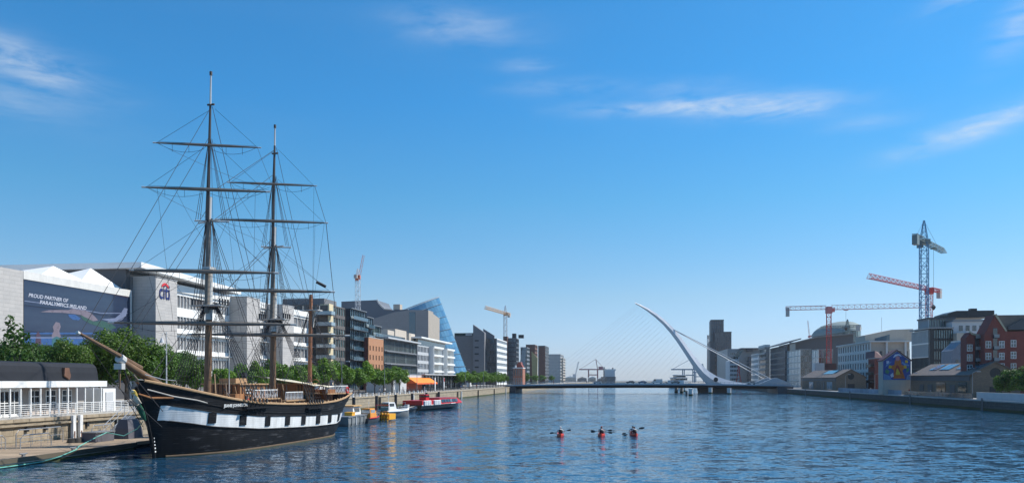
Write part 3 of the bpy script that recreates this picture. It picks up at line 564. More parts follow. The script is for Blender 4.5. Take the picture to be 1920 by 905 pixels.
# office with two sail shaped stone fins
PA = -88.0; b0 = b_at(932, PA); b1 = b_at(950.5, PA)
B = Site('sail_fin_office', 'grey office with two sail shaped stone fins and white banded river front', 'building', PA, b0, QL)
zt = z_at(634, PA, b0)
aw2 = a_at(870, b0); ax = a_at(890, b0); ay = a_at(911, b0); az_ = a_at(925, b0)
B.part('wall', B.mb().box(aw2, PA - 0.35, b0 + 0.3, b1, QL, zt - 0.2), DGREY)
B.part('wing_wall', B.mb().box(aw2 - 6, ax - 0.02, b0 - 4, b0 + 0.29, QL, z_at(630, aw2, b0)), MGREY)
B.part('wing_cap', B.mb().box(aw2 - 6, ax - 0.02, b0 - 4, b0 + 0.29, z_at(630, aw2, b0) + 0.003, z_at(624.5, aw2, b0)), GLG)
B.part('sail_fin', B.mb().prism([(ax, b0 - 6, QL), (ay, b0 - 6, QL), (ay, b0 - 6, z_at(623, ay, b0 - 6)), (ax, b0 - 6, z_at(608, ax, b0 - 6))], (0, 5.9, 0)), mat('fin_stone', (0.2, 0.2, 0.21), 0.7, var=0.08, bump=0.1, brick=(3, 1.4, 0.03, (0.18, 0.18, 0.19), (0.13, 0.13, 0.14))))
a5 = a_at(906, b0 + 4); B.part('sail_fin', B.mb().prism([(a5, b0 + 4, zt - 3), (az_, b0 + 4, zt - 3), (az_, b0 + 4, z_at(628, az_, b0)), (a5, b0 + 4, z_at(615, a5, b0))], (0, 2, 0)), MATS['fin_stone'])
B.facade('W', b0, ay + 0.02, PA - 0.36, QL, zt, 8, 8, DGREY, GLD, GREYM, pier=0.25, span=1.0, nx=1)
B.facade('S', PA, b0, b1, QL, zt, 14, 8, WHITE, GLP, STEEL, pier=0.3, span=2.0, nx=2)
for k in range(6): B.part('fin_slot', B.mb().box(ax + 1.2, ay - 4, b0 - 6.08, b0 - 6.01, 10 + k * 4.6, 11 + k * 4.6), DARKM)
B.part('wing_sign', B.mb().box(aw2 + 2, ax - 1, b0 - 4.1, b0 - 4.02, z_at(629, aw2, b0), z_at(626, aw2, b0)), LGREY)
# blocks further down the left quay
def block(name, label, a, px0, px1, py, wall, gl, cols, rows, west_px=None, wcols=4, fr=STEEL, pier=0.6, span=1.3, wwall=None, rail=True, wgl=None):
    b0, b1 = b_at(px0, a), b_at(px1, a); B = Site(name, label, 'building', a, b0, QL if a < 0 else QR); gz = QL if a < 0 else QR
    zt = z_at(py, a, b0 if a < 0 else min(b0, b1)); lo, hi = min(b0, b1), max(b0, b1); face = 'S' if a < 0 else 'N'; sg = -1 if a < 0 else 1
    aw = a_at(west_px, lo) if west_px is not None else a + sg * 18
    i0, i1 = (aw, a - 0.32) if a < 0 else (a + 0.32, aw)
    B.part('wall', B.mb().box(i0, i1, lo + 0.31, hi, gz, zt - 0.15), wall)
    B.facade(face, a, lo, hi, gz, zt, cols, rows, wall, gl, fr, pier=pier, span=span, nx=1)
    B.facade('W', lo, i0, i1, gz, zt, wcols, rows, wwall or wall, wgl or gl, fr, pier=pier, span=span, nx=1)
    B.part('parapet', B.mb().box(i0 - 0.05, i1 + 0.4 if a < 0 else i1 + 0.05, lo - 0.08, hi, zt + 0.003, zt + 0.35) if a < 0 else B.mb().box(i0 - 0.4, i1 + 0.05, lo - 0.08, hi, zt + 0.003, zt + 0.35), GREYM)
    return B, lo, hi, zt, aw
B, lo, hi, zt, aw = block('blue_glass_tower', 'blue glass block with rooftop plant behind the small red brick house', -84, 968, 973, 634, DGREY, GLB, 6, 10, 952.5, 7, wgl=GLB, pier=0.3)
B.part('roof_plant', B.mb().box(aw + 3, aw + 6, lo + 2, lo + 6, zt + .36, zt + 4).box(aw + 8, aw + 12, lo + 2, lo + 6, zt + .36, zt + 3), DARKM)
B.part('brick_stair_tower', B.mb().box(aw - 3.4, aw - 0.2, lo - 3, lo + 4, QL, zt + 1.5), mat('brown_tower_brick', (0.16, 0.08, 0.06), 0.85))
B, lo, hi, zt, aw = block('tilted_glass_office', 'green glass office with a slanting glazed front', -80, 988, 993, 651, GREYM, GLG, 5, 9, 976, 5, pier=0.25)
B.part('slanting_glazing', B.mb().prism([(aw - 4, lo - 1, QL), (aw + 3, lo - 1, QL), (aw + 5, lo - 1, zt), (aw + 2, lo - 1, zt)], (0, 0.8, 0)), GLP)
B, lo, hi, zt, aw = block('brown_office', 'brown brick office with a pale gold edge fin', -80, 1003, 1008, 646, mat('brown_tower_brick', (0.16, 0.08, 0.06), 0.85), GLD, 5, 10, 986, 7, pier=1.2)
B.part('gold_fin', B.mb().prism([(a_at(998, lo - 2), lo - 2, QL), (a_at(1007, lo - 2), lo - 2, QL), (a_at(1008, lo - 2), lo - 2, zt - 12), (a_at(996.5, lo - 2), lo - 2, zt - 6)], (0, 1.9, 0)), mat('gold_panel', (0.36, 0.3, 0.14), 0.6))
B, lo, hi, zt, aw = block('black_grid_office', 'black and brick office with white window reveals at the far end', -78, 1022, 1029, 648, DGREY, GLD, 5, 11, 1009, 6, pier=0.5)
B.part('brick_pier', B.mb().box(-84, -77.8, lo - 0.6, lo - 0.1, QL, zt - 1), mat('brown_tower_brick', (0.16, 0.08, 0.06), 0.85))
B, lo, hi, zt, aw = block('grey_grid_block', 'grey grid fronted block standing last along the left quay', -76, 1051, 1057, 664, CONC, GLB, 5, 9, 1029, 8, pier=1.4, span=1.4)
B, lo, hi, zt, aw = block('pink_end_block', 'pinkish slim block beside the grey grid block', -74, 1056, 1060, 671, BEIGE, GLD, 3, 9, 1050.5, 3, pier=1.2)
# small red brick house by the bridge end
a0, b0 = a_at(962, 470), 470
B = Site('red_brick_house', 'small red brick gabled house by the left end of the bridge', 'building', a0, b0, QL)
a1 = a_at(980, 470); zt = z_at(690, a0, 470)
B.part('wall', B.mb().box(a0, a1, b0 + 0.3, b0 + 12, QL, zt), mat('warm_brick', (0.34, 0.14, 0.09), 0.85)); B.facade('W', b0, a0, a1, QL, zt, 4, 2, MATS['warm_brick'], GLD, WHITE, pier=0.6, span=1.2)
B.part('parapet', B.mb().box(a0 - 0.2, a1 + 0.2, b0 - 0.2, b0 + 12, zt + 0.003, zt + 0.5).box(a0 + 1, a0 + 1.8, b0 + .5, b0 + 1.5, zt + .5, zt + 1.8), WHITE)
a2, a3 = a_at(966, 484), a_at(981.5, 484)
B.part('gabled_wing', B.mb().prism([(a2, 484, QL), (a3, 484, QL), (a3, 484, z_at(690, a3, 484)), ((a2 + a3) / 2 + 1, 484, z_at(682, a3, 484)), ((a2 + a3) / 2 + 0.8, 484, z_at(678, a3, 484)), ((a2 + a3) / 2 - 0.6, 484, z_at(678, a3, 484)), (a2, 484, z_at(688, a3, 484))], (0, 8, 0)), REDB)
# ------------------------------------------------------------------ right bank: two brick river sheds
def shed(label, px_near, px_far, awid, eave, apex, skylights, window_boxes):
    a = 82.0; b0, b1 = b_at(px_near, a), b_at(px_far, a); B = Site('brick_shed', label, 'building', a, b0, QR)
    mid = a + awid / 2
    m = B.mb().box(a, a + awid, b0 + 0.35, b1, QR, eave); B.part('wall', m, BROWNB)
    g = B.mb(); r = 1.25; gz = eave + (apex - eave) * 0.12
    # gable with a real round opening: ring of quads round the window, outline around it
    N = 24; ring = [(mid + r * math.cos(2 * math.pi * i / N), b0, gz + r * math.sin(2 * math.pi * i / N)) for i in range(N)]
    def outer(i):
        an = 2 * math.pi * i / N; dx, dz = math.cos(an), math.sin(an); t = 99
        if dx > 1e-6: t = min(t, (awid / 2) / dx)
        if dx < -1e-6: t = min(t, -(awid / 2) / dx)
        if dz < -1e-6: t = min(t, (gz - QR) / -dz)
        sl = (apex - eave) / (awid / 2); den = dz + sl * abs(dx)
        if den > 1e-6: t = min(t, (apex - gz) / den)
        return (mid + dx * t, b0, gz + dz * t)
    out = [outer(i) for i in range(N)]
    for i in range(N):
        k = (i + 1) % N; g.prism([ring[i], ring[k], out[k], out[i]], (0, 0.34, 0))
    g.prism([(a, b0 + .01, QR), (a, b0 + .01, QR + 1), (a + .8, b0 + .01, QR)], (0, .3, 0)); g.prism([(a + awid, b0 + .01, QR), (a + awid, b0 + .01, QR + 1), (a + awid - .8, b0 + .01, QR)], (0, .3, 0))
    B.part('gable', g, BROWNB)
    rw_ = B.mb(); pts = [(mid + r * math.cos(2 * math.pi * i / N), b0 + 0.2, gz + r * math.sin(2 * math.pi * i / N)) for i in range(N)]
    rw_.prism(pts, (0, 0.05, 0)); w = B.part('round_window', rw_, DARKM)
    B.part('glazing_bar', B.mb().box(mid - .05, mid + .05, b0 + .15, b0 + .19, gz - r, gz + r).box(mid - r, mid + r, b0 + .14, b0 + .185, gz - .05, gz + .05), DARKM, parent=w)
    B.part('doorway', B.mb().box(mid - 1.3, mid + 1.3, b0 - 0.06, b0 - 0.01, QR, QR + 2.6), DARKM)
    for s in (-1, 1):
        e = (a - 0.45 if s < 0 else a + awid + 0.45)
        B.part('roof_slope', B.mb().prism([(e, b0 - 0.35, eave - 0.25), (mid, b0 - 0.35, apex + 0.06), (mid, b0 - 0.35, apex + 0.26), (e, b0 - 0.35, eave - 0.05)], (0, b1 - b0 + 0.7, 0)), SLATE)
    for (y0, y1) in skylights:
        m = B.mb(); f = lambda t: (a - 0.45 + t * (mid - a + 0.45), eave - 0.05 + t * (apex + 0.31 - eave))
        (x0, z0), (x1, z1) = f(0.42), f(0.86); n = max(1, round((y1 - y0) / 1.6))
        for i in range(n):
            u0, u1 = y0 + (y1 - y0) * i / n + 0.06, y0 + (y1 - y0) * (i + 1) / n - 0.06
            B.part('rooflight', B.mb().prism([(x0, b0 + u0, z0 + 0.08), (x1, b0 + u0, z1 + 0.08), (x1, b0 + u1, z1 + 0.08), (x0, b0 + u1, z0 + 0.08)], (0, 0, 0.09)), GLB)
    B.part('eaves_band', B.mb().box(a - 0.12, a - 0.01, b0 + .4, b1, eave - 1.5, eave - 0.35), DGREY)
    for (y0, y1, z0, z1, mt) in window_boxes:
        B.part('shop_window', B.mb().box(a - 0.14, a - 0.005, b0 + y0, b0 + y1, QR + z0, QR + z1), mt)
    return B
ORGL = glass('orange_glazing', (0.25, 0.1, 0.04), (0.4, 0.2, 0.1))  # panes tinted orange in the base colour
shed('brown brick river shed with solar rooflights and round gable window beside the tree', 1820, 1708, 11.0, 7.7, 10.6, [(2, 14), (18, 25), (27, 32)], [(2, 7, 1.2, 3.6, GLG), (2, 7, 0.2, 1.1, DARKM), (15, 21, 1.2, 3.6, ORGL), (15, 21, 0.2, 1.1, GLD), (9, 12, .3, 3, DGREY), (24, 27, .3, 3, DGREY), (30, 33, .3, 3, DGREY)])
S2 = shed('brown brick river shed with long rooflight, the smaller one near the bridge', 1568, 1503, 11.0, 7.4, 10.3, [(14, 30)], [(6, 14, 0.3, 3.4, GLP), (24, 32, 0.3, 3.4, DARKM), (38, 46, 0.3, 3.4, GLP), (18, 21, 0.3, 3.4, DGREY)])
# mural gable
b0 = 246.0; a0, a1 = a_at(1655, b0), a_at(1708, b0)
B = Site('mural_house', 'gabled house painted with a blue mural of an orange star figure', 'building', a0, b0, QR)
zp, ze, zm = z_at(657, a0, b0), z_at(676, a0, b0), z_at(711, a0, b0); mid = (a0 + a1) / 2
B.part('wall', B.mb().prism([(a0, b0, QR), (a1, b0, QR), (a1, b0, ze), (mid, b0, zp), (a0, b0, ze)], (0, 4, 0)), BEIGE)
MB_BLUE = mat('mural_blue', (0.035, 0.075, 0.26), 0.7, var=0.3, scale=0.6)
def mur(name, pts, mt, d): B.part(name, B.mb().prism([(a_at(x, b0), b0 - d, z_at(y, a0, b0)) for x, y in pts], (0, 0.008, 0)), mt)
mur('mural_field', [(1656, 711.5), (1707, 711.5), (1707, 676.5), (1682, 658.5), (1656, 676.5)], MB_BLUE, 0.02)
MO = mat('mural_orange', (0.52, 0.14, 0.02), 0.7, var=0.25, scale=1.2); MY = mat('mural_yellow', (0.65, 0.42, 0.03), 0.7, var=0.15); MW = mat('mural_white', (0.55, 0.58, 0.66), 0.7, var=0.2); MR = mat('mural_red', (0.36, 0.04, 0.03), 0.7)
mur('mural_figure', [(1675, 709), (1697, 709), (1692, 694), (1699, 687), (1690, 683), (1689, 674), (1683, 671), (1678, 675), (1677, 683), (1667, 687), (1676, 694)], MO, 0.034)
mur('mural_heart', [(1680, 702), (1687, 702), (1689, 694), (1683, 690), (1678, 694)], MY, 0.048)
mur('mural_hand', [(1666, 690), (1671, 690), (1672, 685), (1667, 684)], MY, 0.048); mur('mural_hand', [(1695, 690), (1700, 690), (1699, 684), (1694, 685)], MY, 0.048)
mur('mural_cloud', [(1674, 671), (1678, 664), (1686, 663), (1691, 668), (1684, 666), (1679, 668)], MW, 0.034)
mur('mural_spot', [(1662, 681), (1667, 681), (1667, 676), (1662, 676)], MW, 0.034); mur('mural_spot', [(1697, 680), (1702, 680), (1702, 675), (1697, 675)], MY, 0.034)
mur('mural_wave', [(1657, 711), (1672, 711), (1668, 704), (1657, 700)], mat('mural_pale_blue', (0.12, 0.25, 0.45), 0.7), 0.034)
mur('mural_wave', [(1699, 711), (1706.5, 711), (1706.5, 700), (1701, 703)], MATS['mural_pale_blue'], 0.034)
MP_ = mat('mural_pink', (0.5, 0.2, 0.22), 0.7, var=.2)
mur('mural_head', [(1680, 676), (1686, 676), (1687, 669), (1683, 666.5), (1679, 669)], MP_, 0.048)
mur('mural_band', [(1676, 700), (1679, 700), (1682, 688), (1688, 700), (1691, 700), (1684, 684), (1681, 684)], MR, 0.056)
mur('mural_leaf', [(1659, 697), (1665, 701), (1668, 695), (1662, 691)], mat('mural_green', (0.06, 0.22, 0.1), 0.7), 0.034); mur('mural_leaf', [(1700, 698), (1705, 694), (1704, 688), (1699, 692)], MATS['mural_green'], 0.034)
mur('mural_swirl', [(1660, 688), (1664, 685), (1670, 680), (1672, 677), (1668, 678), (1662, 682)], MATS['mural_pale_blue'], 0.034); mur('mural_swirl', [(1690, 680), (1697, 685), (1705, 686), (1704, 683), (1697, 681), (1692, 677)], MATS['mural_pale_blue'], 0.034); mur('mural_swirl', [(1671, 707), (1676, 705), (1674, 698), (1669, 702)], MW, 0.04)
for s in (-1, 1):
    e = a0 - 0.3 if s < 0 else a1 + 0.3
    B.part('roof_slope', B.mb().prism([(e, b0 - 0.2, ze - 0.1), (mid, b0 - 0.2, zp + 0.05), (mid, b0 - 0.2, zp + 0.3), (e, b0 - 0.2, ze + 0.15)], (0, 4.4, 0)), mat('maroon_roof', (0.10, 0.035, 0.045), 0.7))
# red brick block with dark balconies left of the mural
B, lo, hi, zt, aw = block('balcony_block', 'dark red brick block with black balconies left of the mural house', 96, 1640, 1628, 672, REDB, GLD, 6, 4, 1656, 4, pier=0.9)
for k in range(1, 4): B.part('balcony', B.mb().box(94.8, 95.99, lo + 1, hi - 1, QR + (zt - QR) / 4 * k - .1, QR + (zt - QR) / 4 * k + 1.0), DARKM)
B.part('red_roof', B.mb().prism([(96, lo, zt + .36), (aw, lo, zt + .36), (aw - 1, lo + 3, z_at(659, 100, lo)), (97, lo + 3, z_at(657, 100, lo))], (0, 12, 0)), MATS['maroon_roof'])
# pale apartment block with grid of windows
a = 98.0; b0, b1 = b_at(1632, a), b_at(1571, a)
B = Site('pale_apartment_block', 'pale rendered apartment block with tall window grid and flat canopy roof', 'building', a, b0, QR)
zt = z_at(641, a, b0); aw = a_at(1706, b0)
B.part('wall', B.mb().box(a + 0.35, aw, b0 + .35, b1, QR, zt), BEIGE)
B.facade('N', a, b0, b1, QR, zt, 13, 5, OFFW, GLD, LGREY, pier=1.5, span=1.2, nx=2)
B.facade('W', b0, a + 0.36, aw, QR, zt - 3, 6, 4, BEIGE, GLD, DARKM, pier=1.4, span=1.6)
B.part('canopy', B.mb().box(a - 0.8, aw + 0.3, b0 - 1.2, b1, zt + 0.003, zt + 0.5), OFFW)
for x in (1660, 1695): B.part('canopy_post', B.mb().box(a_at(x, b0), a_at(x, b0) + 0.7, b0 - 0.9, b0 - 0.3, QR + 8, zt), OFFW)
B.part('upper_block', B.mb().prism([(a_at(1622, b0 + 6), b0 + 6, zt + .5), (a_at(1712, b0 + 6), b0 + 6, zt + .5), (a_at(1712, b0 + 6), b0 + 6, z_at(617, a, b0 + 6)), (a_at(1672, b0 + 6), b0 + 6, z_at(618, a, b0 + 6)), (a_at(1622, b0 + 6), b0 + 6, z_at(628, a, b0 + 6))], (0, 14, 0)), BEIGE)
B.part('upper_glazing', B.mb().prism([(a_at(1640, b0 + 6), b0 + 5.9, zt + .6), (a_at(1668, b0 + 6), b0 + 5.9, zt + .6), (a_at(1668, b0 + 6), b0 + 5.9, z_at(627, a, b0 + 6)), (a_at(1640, b0 + 6), b0 + 5.9, z_at(634, a, b0 + 6))], (0, 0.08, 0)), GLB)
xa = a_at(1653, b0 + 8); B.part('mast_aerial', B.mb().tube([(xa, b0 + 8, z_at(622, a, b0)), (xa, b0 + 8, z_at(592, a, b0))], 0.06, 4), GREYM)
# stepped glass office behind the big shed
a = 101.0; b0 = b_at(1744, a); b1 = b_at(1709, a)
B = Site('stepped_glass_office', 'teal glass office with stepped upper floors and dark flat roof behind the shed', 'building', a, b0, QR)
z1 = z_at(617, a, b0); aw = a_at(1787, b0); z2 = z_at(597, a, b0 + 4)
B.part('wall', B.mb().box(a + .35, aw, b0 + .35, b1, QR, z1 - .1), DGREY)
zq = QR + (z1 - QR) * .56; B.facade('N', a, b0 + 1.2, b1, QR, zq, 14, 3, DARKM, GLT, STEEL, pier=0.25, span=0.5, nx=1); B.facade('N', a, b0 + 1.2, b1, zq + .003, z1, 14, 2, STEEL, GLM, STEEL, pier=0.25, span=0.5, nx=1, name='upper_wall')
B.facade('W', b0, a + 1.2, aw, QR, z1, 8, 6, DARKM, GLT, DARKM, pier=0.2, span=0.7, nx=1)
B.part('corner_pillar', B.mb().box(a - 0.1, a + 1.19, b0 - 0.1, b0 + 1.19, QR, z1 + 0.2), DARKM)
B.part('roof_ledge', B.mb().box(a - 0.6, aw, b0 - 0.6, b1, z1 + 0.21, z1 + 0.7), GREYM)
c0, c1 = a + 1.5, a_at(1772, b0 + 3)
B.facade('N', c0, b0 + 6, b1 - 2, z1 + .71, z2, 9, 1, LGREY, GLM, STEEL, pier=0.15, span=0.5, nx=1, name='upper_wall')
B.part('upper_core', B.mb().box(c0 + .35, aw + 3, b0 + 6.4, b1 - 2, z1 + .71, z2), GREYM)
B.facade('W', b0 + 6, c0 + .36, aw, z1 + .71, z2, 6, 1, GREYM, GLG, DARKM, pier=0.2, span=0.6, nx=1, name='upper_wall')
B.part('upper_roof', B.mb().box(c0 - .4, aw + 3, b0 + 5.5, b1 - 2, z2 + .003, z2 + .5), DGREY)
zz3 = z_at(583.5, a, b0 + 8); e0 = a_at(1778, b0 + 6)
B.part('dark_penthouse', B.mb().prism([(e0, b0 + 6.6, z2 + .51), (a_at(1866, b0 + 6), b0 + 6.6, z2 + .51), (a_at(1866, b0 + 6), b0 + 6.6, zz3), (a_at(1795, b0 + 6), b0 + 6.6, zz3), (e0, b0 + 6.6, zz3 - 1.0)], (0, 12, 0)), DARKM)
B.part('white_side_block', B.mb().box(aw + .02, a_at(1862, b0 + 1), b0 + 1, b0 + 12, QR, z_at(603, a, b0)), LGREY)
B.part('stone_side_block', B.mb().box(aw + .01, a_at(1823, b0 - 3), b0 - 3, b0 + .98, QR, z_at(625, a, b0)), BEIGE)
B.part('pent_terrace', B.mb().box(aw + .2, a_at(1862, b0 + .5), b0 + .6, b0 + 13, z_at(603, a, b0) + .003, z_at(599, a, b0)), GREYM)
for k in range(4):
    for j in range(3): B.part('window', B.mb().box(aw + 2.2 + k * 2.1, aw + 3.4 + k * 2.1, b0 + .9, b0 + .985, z_at(623, a, b0) + .5, z_at(610, a, b0)) if j == 0 else B.mb().box(a_at(1790, b0) + k * 1.5, a_at(1790, b0) + k * 1.5 + .8, b0 - 3.08, b0 - 3.01, QR + 5 + j * 3.2, QR + 6.8 + j * 3.2), GLD)
xa = a_at(1762, b0 + 8); B.part('roof_plant', B.mb().box(xa, xa + 1.6, b0 + 8, b0 + 10, z2 + .5, z_at(589, a, b0)).box(a_at(1820, b0 + 10), a_at(1832, b0 + 10), b0 + 10, b0 + 12, zz3, zz3 + 1), DARKM)
# grey gabled house in front
b2 = b_at(1800, 96); g0, g1 = a_at(1785, b2), a_at(1822, b2)
B = Site('grey_gabled_house', 'small blue grey gabled house squeezed between glass office and red brick warehouse', 'building', g0, b2, QR)
B.part('wall', B.mb().prism([(g0, b2, QR), (g1, b2, QR), (g1, b2, z_at(655, 96, b2)), ((g0 + g1) / 2, b2, z_at(640, 96, b2)), (g0, b2, z_at(657, 96, b2))], (0, 8, 0)), mat('blue_grey_render', (0.2, 0.23, 0.27), 0.8))
B.part('roof_slope', B.mb().prism([((g0 + g1) / 2, b2 - .3, z_at(640, 96, b2)), (g1 + .8, b2 - .3, z_at(655, 96, b2)), (g1 + .8, b2 - .3, z_at(652, 96, b2)), ((g0 + g1) / 2, b2 - .3, z_at(637, 96, b2))], (0, 8.3, 0)), OFFW)
for k in range(3):
    for j in range(2): B.part('window', B.mb().box(g0 + 1 + k * 1.5, g0 + 1.8 + k * 1.5, b2 - .07, b2 - .01, QR + 6 + j * 2.6, QR + 7.4 + j * 2.6), GLD)
# red brick warehouse apartments
b0 = 207.0
def gx(px): return a_at(px, b0)
def gz(py): return z_at(py, 100, b0)
B = Site('red_brick_warehouse', 'tall red brick gabled warehouse with white windows at the right edge', 'building', gx(1823), b0, QR)
B.part('gable_wing', B.mb().prism([(gx(1822), b0 + 3, QR), (gx(1850), b0 + 3, QR), (gx(1850), b0 + 3, gz(626)), (gx(1830), b0 + 3, gz(620)), (gx(1822), b0 + 3, gz(630))], (0, 3.5, 0)), REDB)
B.part('gable', B.mb().prism([(gx(1846), b0, QR), (gx(1888), b0, QR), (gx(1888), b0, gz(619)), (gx(1866), b0, gz(588)), (gx(1846), b0, gz(625))], (0, 5, 0)), REDB)
B.part('wall', B.mb().box(gx(1888) + .01, gx(1990), b0 + 0.5, b0 + 8, QR, gz(620)), REDB)
B.part('gable_coping', B.mb().prism([(gx(1864), b0 - .2, gz(588)), (gx(1885), b0 - .2, gz(620)), (gx(1888), b0 - .2, gz(620)), (gx(1868), b0 - .2, gz(587))], (0, 0.9, 0)), mat('sandstone', (0.45, 0.4, 0.28), 0.8))
B.part('wing_coping', B.mb().prism([(gx(1828), b0 + 2.8, gz(620)), (gx(1832), b0 + 2.8, gz(625)), (gx(1848), b0 + 2.8, gz(626.5)), (gx(1848), b0 + 2.8, gz(624.5)), (gx(1833), b0 + 2.8, gz(622.5)), (gx(1829), b0 + 2.8, gz(617.5))], (0, 0.7, 0)), MATS['sandstone'])
B.part('roof', B.mb().prism([(gx(1866), b0 + .72, gz(589)), (gx(1990), b0 + .72, gz(589)), (gx(1990), b0 + 8, gz(620)), (gx(1887), b0 + 0.72, gz(619))], (0, 1, -.2)), SLATE)
B.part('dormer', B.mb().prism([(gx(1892), b0 + .3, gz(617)), (gx(1925), b0 + .3, gz(617)), (gx(1925), b0 + .3, gz(597)), (gx(1918), b0 + .3, gz(597)), (gx(1892), b0 + .3, gz(611))], (0, 3, 0)), DGREY)
ww = window_mesh(1.25, 1.7, 2, 2, WHITE, GLD, 0.09)
for (px, py, d) in [(x, y, 0) for x in (1853, 1878) for y in (645, 667, 687)] + [(x, y, .5) for x in (1902, 1930, 1955) for y in (643, 665, 687)] + [(x, y, 3) for x in (1828,) for y in (650, 669, 689)] + [(1902, 707, .5), (1878, 707, 0), (1853, 707, 0)]:
    m = B.mb().box(gx(px - 5.6), gx(px + 5.6), b0 + d - 0.02, b0 + d - .004, gz(py + 8), gz(py - 8))
    obj('window', ww, B.root, B.at(gx(px) - .62, b0 + d - 0.09, gz(py) - .85))
for px, d in ((1866, 0), (1842, 3)):
    B.part('loading_bay', B.mb().box(gx(px - 4), gx(px + 4), b0 + d - .05, b0 + d - .005, QR + 2, gz(614 if px == 1866 else 632)), GLD)
    for py in (633, 655, 677, 698):
        bl = B.part('balcony', B.mb().box(gx(px - 5), gx(px + 5), b0 + d - .9, b0 + d - .06, gz(py), gz(py - 1)), DARKM)
        B.part('balcony_rail', B.mb().box(gx(px - 5), gx(px + 5), b0 + d - .9, b0 + d - .86, gz(py - 1) + .003, gz(py - 7)), GREYM, parent=bl)
# offices further along the right quay
B, lo, hi, zt, aw = block('mirror_panel_office', 'office with pale glass end panel and brown flank right of the dark curved office', 100, 1500, 1473, 655, OFFW, GLM, 10, 6, 1521, 5, pier=0.1, span=0.35, wwall=BROWNC, wgl=GLD)
B, lo, hi, zt, aw = block('pale_panel_block', 'narrow pale panelled block left of the red crane mast', 99, 1534, 1522, 655, OFFW, GLM, 4, 5, 1562, 5, pier=0.1, span=0.3, wwall=MGREY, wgl=GLD)
B, lo, hi, zt, aw = block('dark_curved_office', 'dark navy glass office with overhanging dark roof left of the mirrored office', 99, 1472, 1444, 648, mat('navy_cladding', (0.035, 0.045, 0.065), 0.5), GLB, 16, 7, 1476, 2, pier=0.3, span=0.9)
B.part('brim_roof', B.mb().prism([(96, lo - 2, zt + .36), (aw + 8, lo - 2, zt + 4), (aw + 8, hi, zt + 4), (96, hi, zt + .36)], (0, 0, 0.7)), DGREY)
B = Site('dark_roofed_terrace', 'dark roofed office terrace rising behind the mirrored office', 'building', 108, 548, QR)
bq = 548.0
B.part('wall', B.mb().prism([(a_at(1474, bq), bq, QR), (a_at(1600, bq), bq, QR), (a_at(1600, bq), bq, z_at(627, 120, bq)), (a_at(1530, bq), bq, z_at(632, 120, bq)), (a_at(1498, bq), bq, z_at(640, 120, bq)), (a_at(1474, bq), bq, z_at(646, 120, bq))], (0, 20, 0)), DGREY)
B.part('glazing_box', B.mb().box(a_at(1480, bq), a_at(1491, bq), bq - 1, bq - .1, QR + 20, z_at(641, 120, bq)), GLP)
B.part('roof', B.mb().prism([(a_at(1472, bq), bq - 2, z_at(645.5, 120, bq)), (a_at(1500, bq), bq - 2, z_at(638.5, 120, bq)), (a_at(1533, bq), bq - 2, z_at(630.5, 120, bq)), (a_at(1602, bq), bq - 2, z_at(625, 120, bq)), (a_at(1602, bq), bq - 2, z_at(627, 120, bq)), (a_at(1533, bq), bq - 2, z_at(632.5, 120, bq)), (a_at(1500, bq), bq - 2, z_at(640.5, 120, bq)), (a_at(1472, bq), bq - 2, z_at(647.5, 120, bq))], (0, 24, 0)), MGREY)
B, lo, hi, zt, aw = block('rounded_balcony_tower', 'slim grey glass corner tower with dark balcony bands', 98, 1436, 1424, 651, GREYM, GLD, 5, 7, 1443.5, 3, pier=0.3, span=1.3)
B.part('pale_cap', B.mb().box(97.2, aw, lo - .5, hi, zt + .36, zt + 2), OFFW)  # off-white cap along the tower top
for k in range(1, 8): B.part('balcony', B.mb().box(97.2, 97.99, lo, hi, QR + (zt - QR) / 7 * k - .9, QR + (zt - QR) / 7 * k), GREYM)
B, lo, hi, zt, aw = block('white_window_block', 'white office with rows of small dark windows left of the slim tower', 98, 1421, 1408.5, 662, WHITE, GLD, 8, 6, 1424, 3, pier=0.8, span=1.7)
B, lo, hi, zt, aw = block('dark_flat_roofed_block', 'dark block with flat oversailing roof behind the bridge stays', 104, 1404, 1386, 668, DGREY, GLD, 8, 6, 1409, 2, pier=0.6)
B.part('roof', B.mb().box(98, a_at(1425, lo + 3), lo + 3, hi, z_at(653.5, 104, lo), z_at(651.5, 104, lo)).box(a_at(1400, lo + 4), a_at(1411, lo + 4), lo + 3.5, lo + 8, z_at(658.5, 104, lo), z_at(654.5, 104, lo)), DGREY)
B.part('rear_wall', B.mb().box(a_at(1364, lo + 9), a_at(1424, lo + 9), lo + 9, hi + 30, QR, z_at(652.5, 104, lo)), GREYM)
B = Site('slant_topped_block', 'pale grey block with a slanted glass top behind the bridge stays', 'building', a_at(1368, 640), 640, QR); bq = 640.0
B.part('wall', B.mb().prism([(a_at(1368, bq), bq, QR), (a_at(1385, bq), bq, QR), (a_at(1385, bq), bq, z_at(664, 100, bq)), (a_at(1379, bq), bq, z_at(668, 100, bq)), (a_at(1374, bq), bq, z_at(673, 100, bq)), (a_at(1368, bq), bq, z_at(676, 100, bq))], (0, 25, 0)), LGREY)
B.part('slanted_glazing', B.mb().prism([(a_at(1372, bq), bq - .2, z_at(674, 100, bq)), (a_at(1392, bq), bq - .2, z_at(654, 100, bq)), (a_at(1394, bq), bq - .2, z_at(654, 100, bq)), (a_at(1386, bq), bq - .2, z_at(668, 100, bq))], (0, 20, 0)), GLG)
for k in range(5):
    for j in range(7): B.part('window', B.mb().box(a_at(1369.5 + k * 3, bq), a_at(1371.6 + k * 3, bq), bq - .3, bq - .05, 6 + j * 3.3, 7.6 + j * 3.3), GLD)
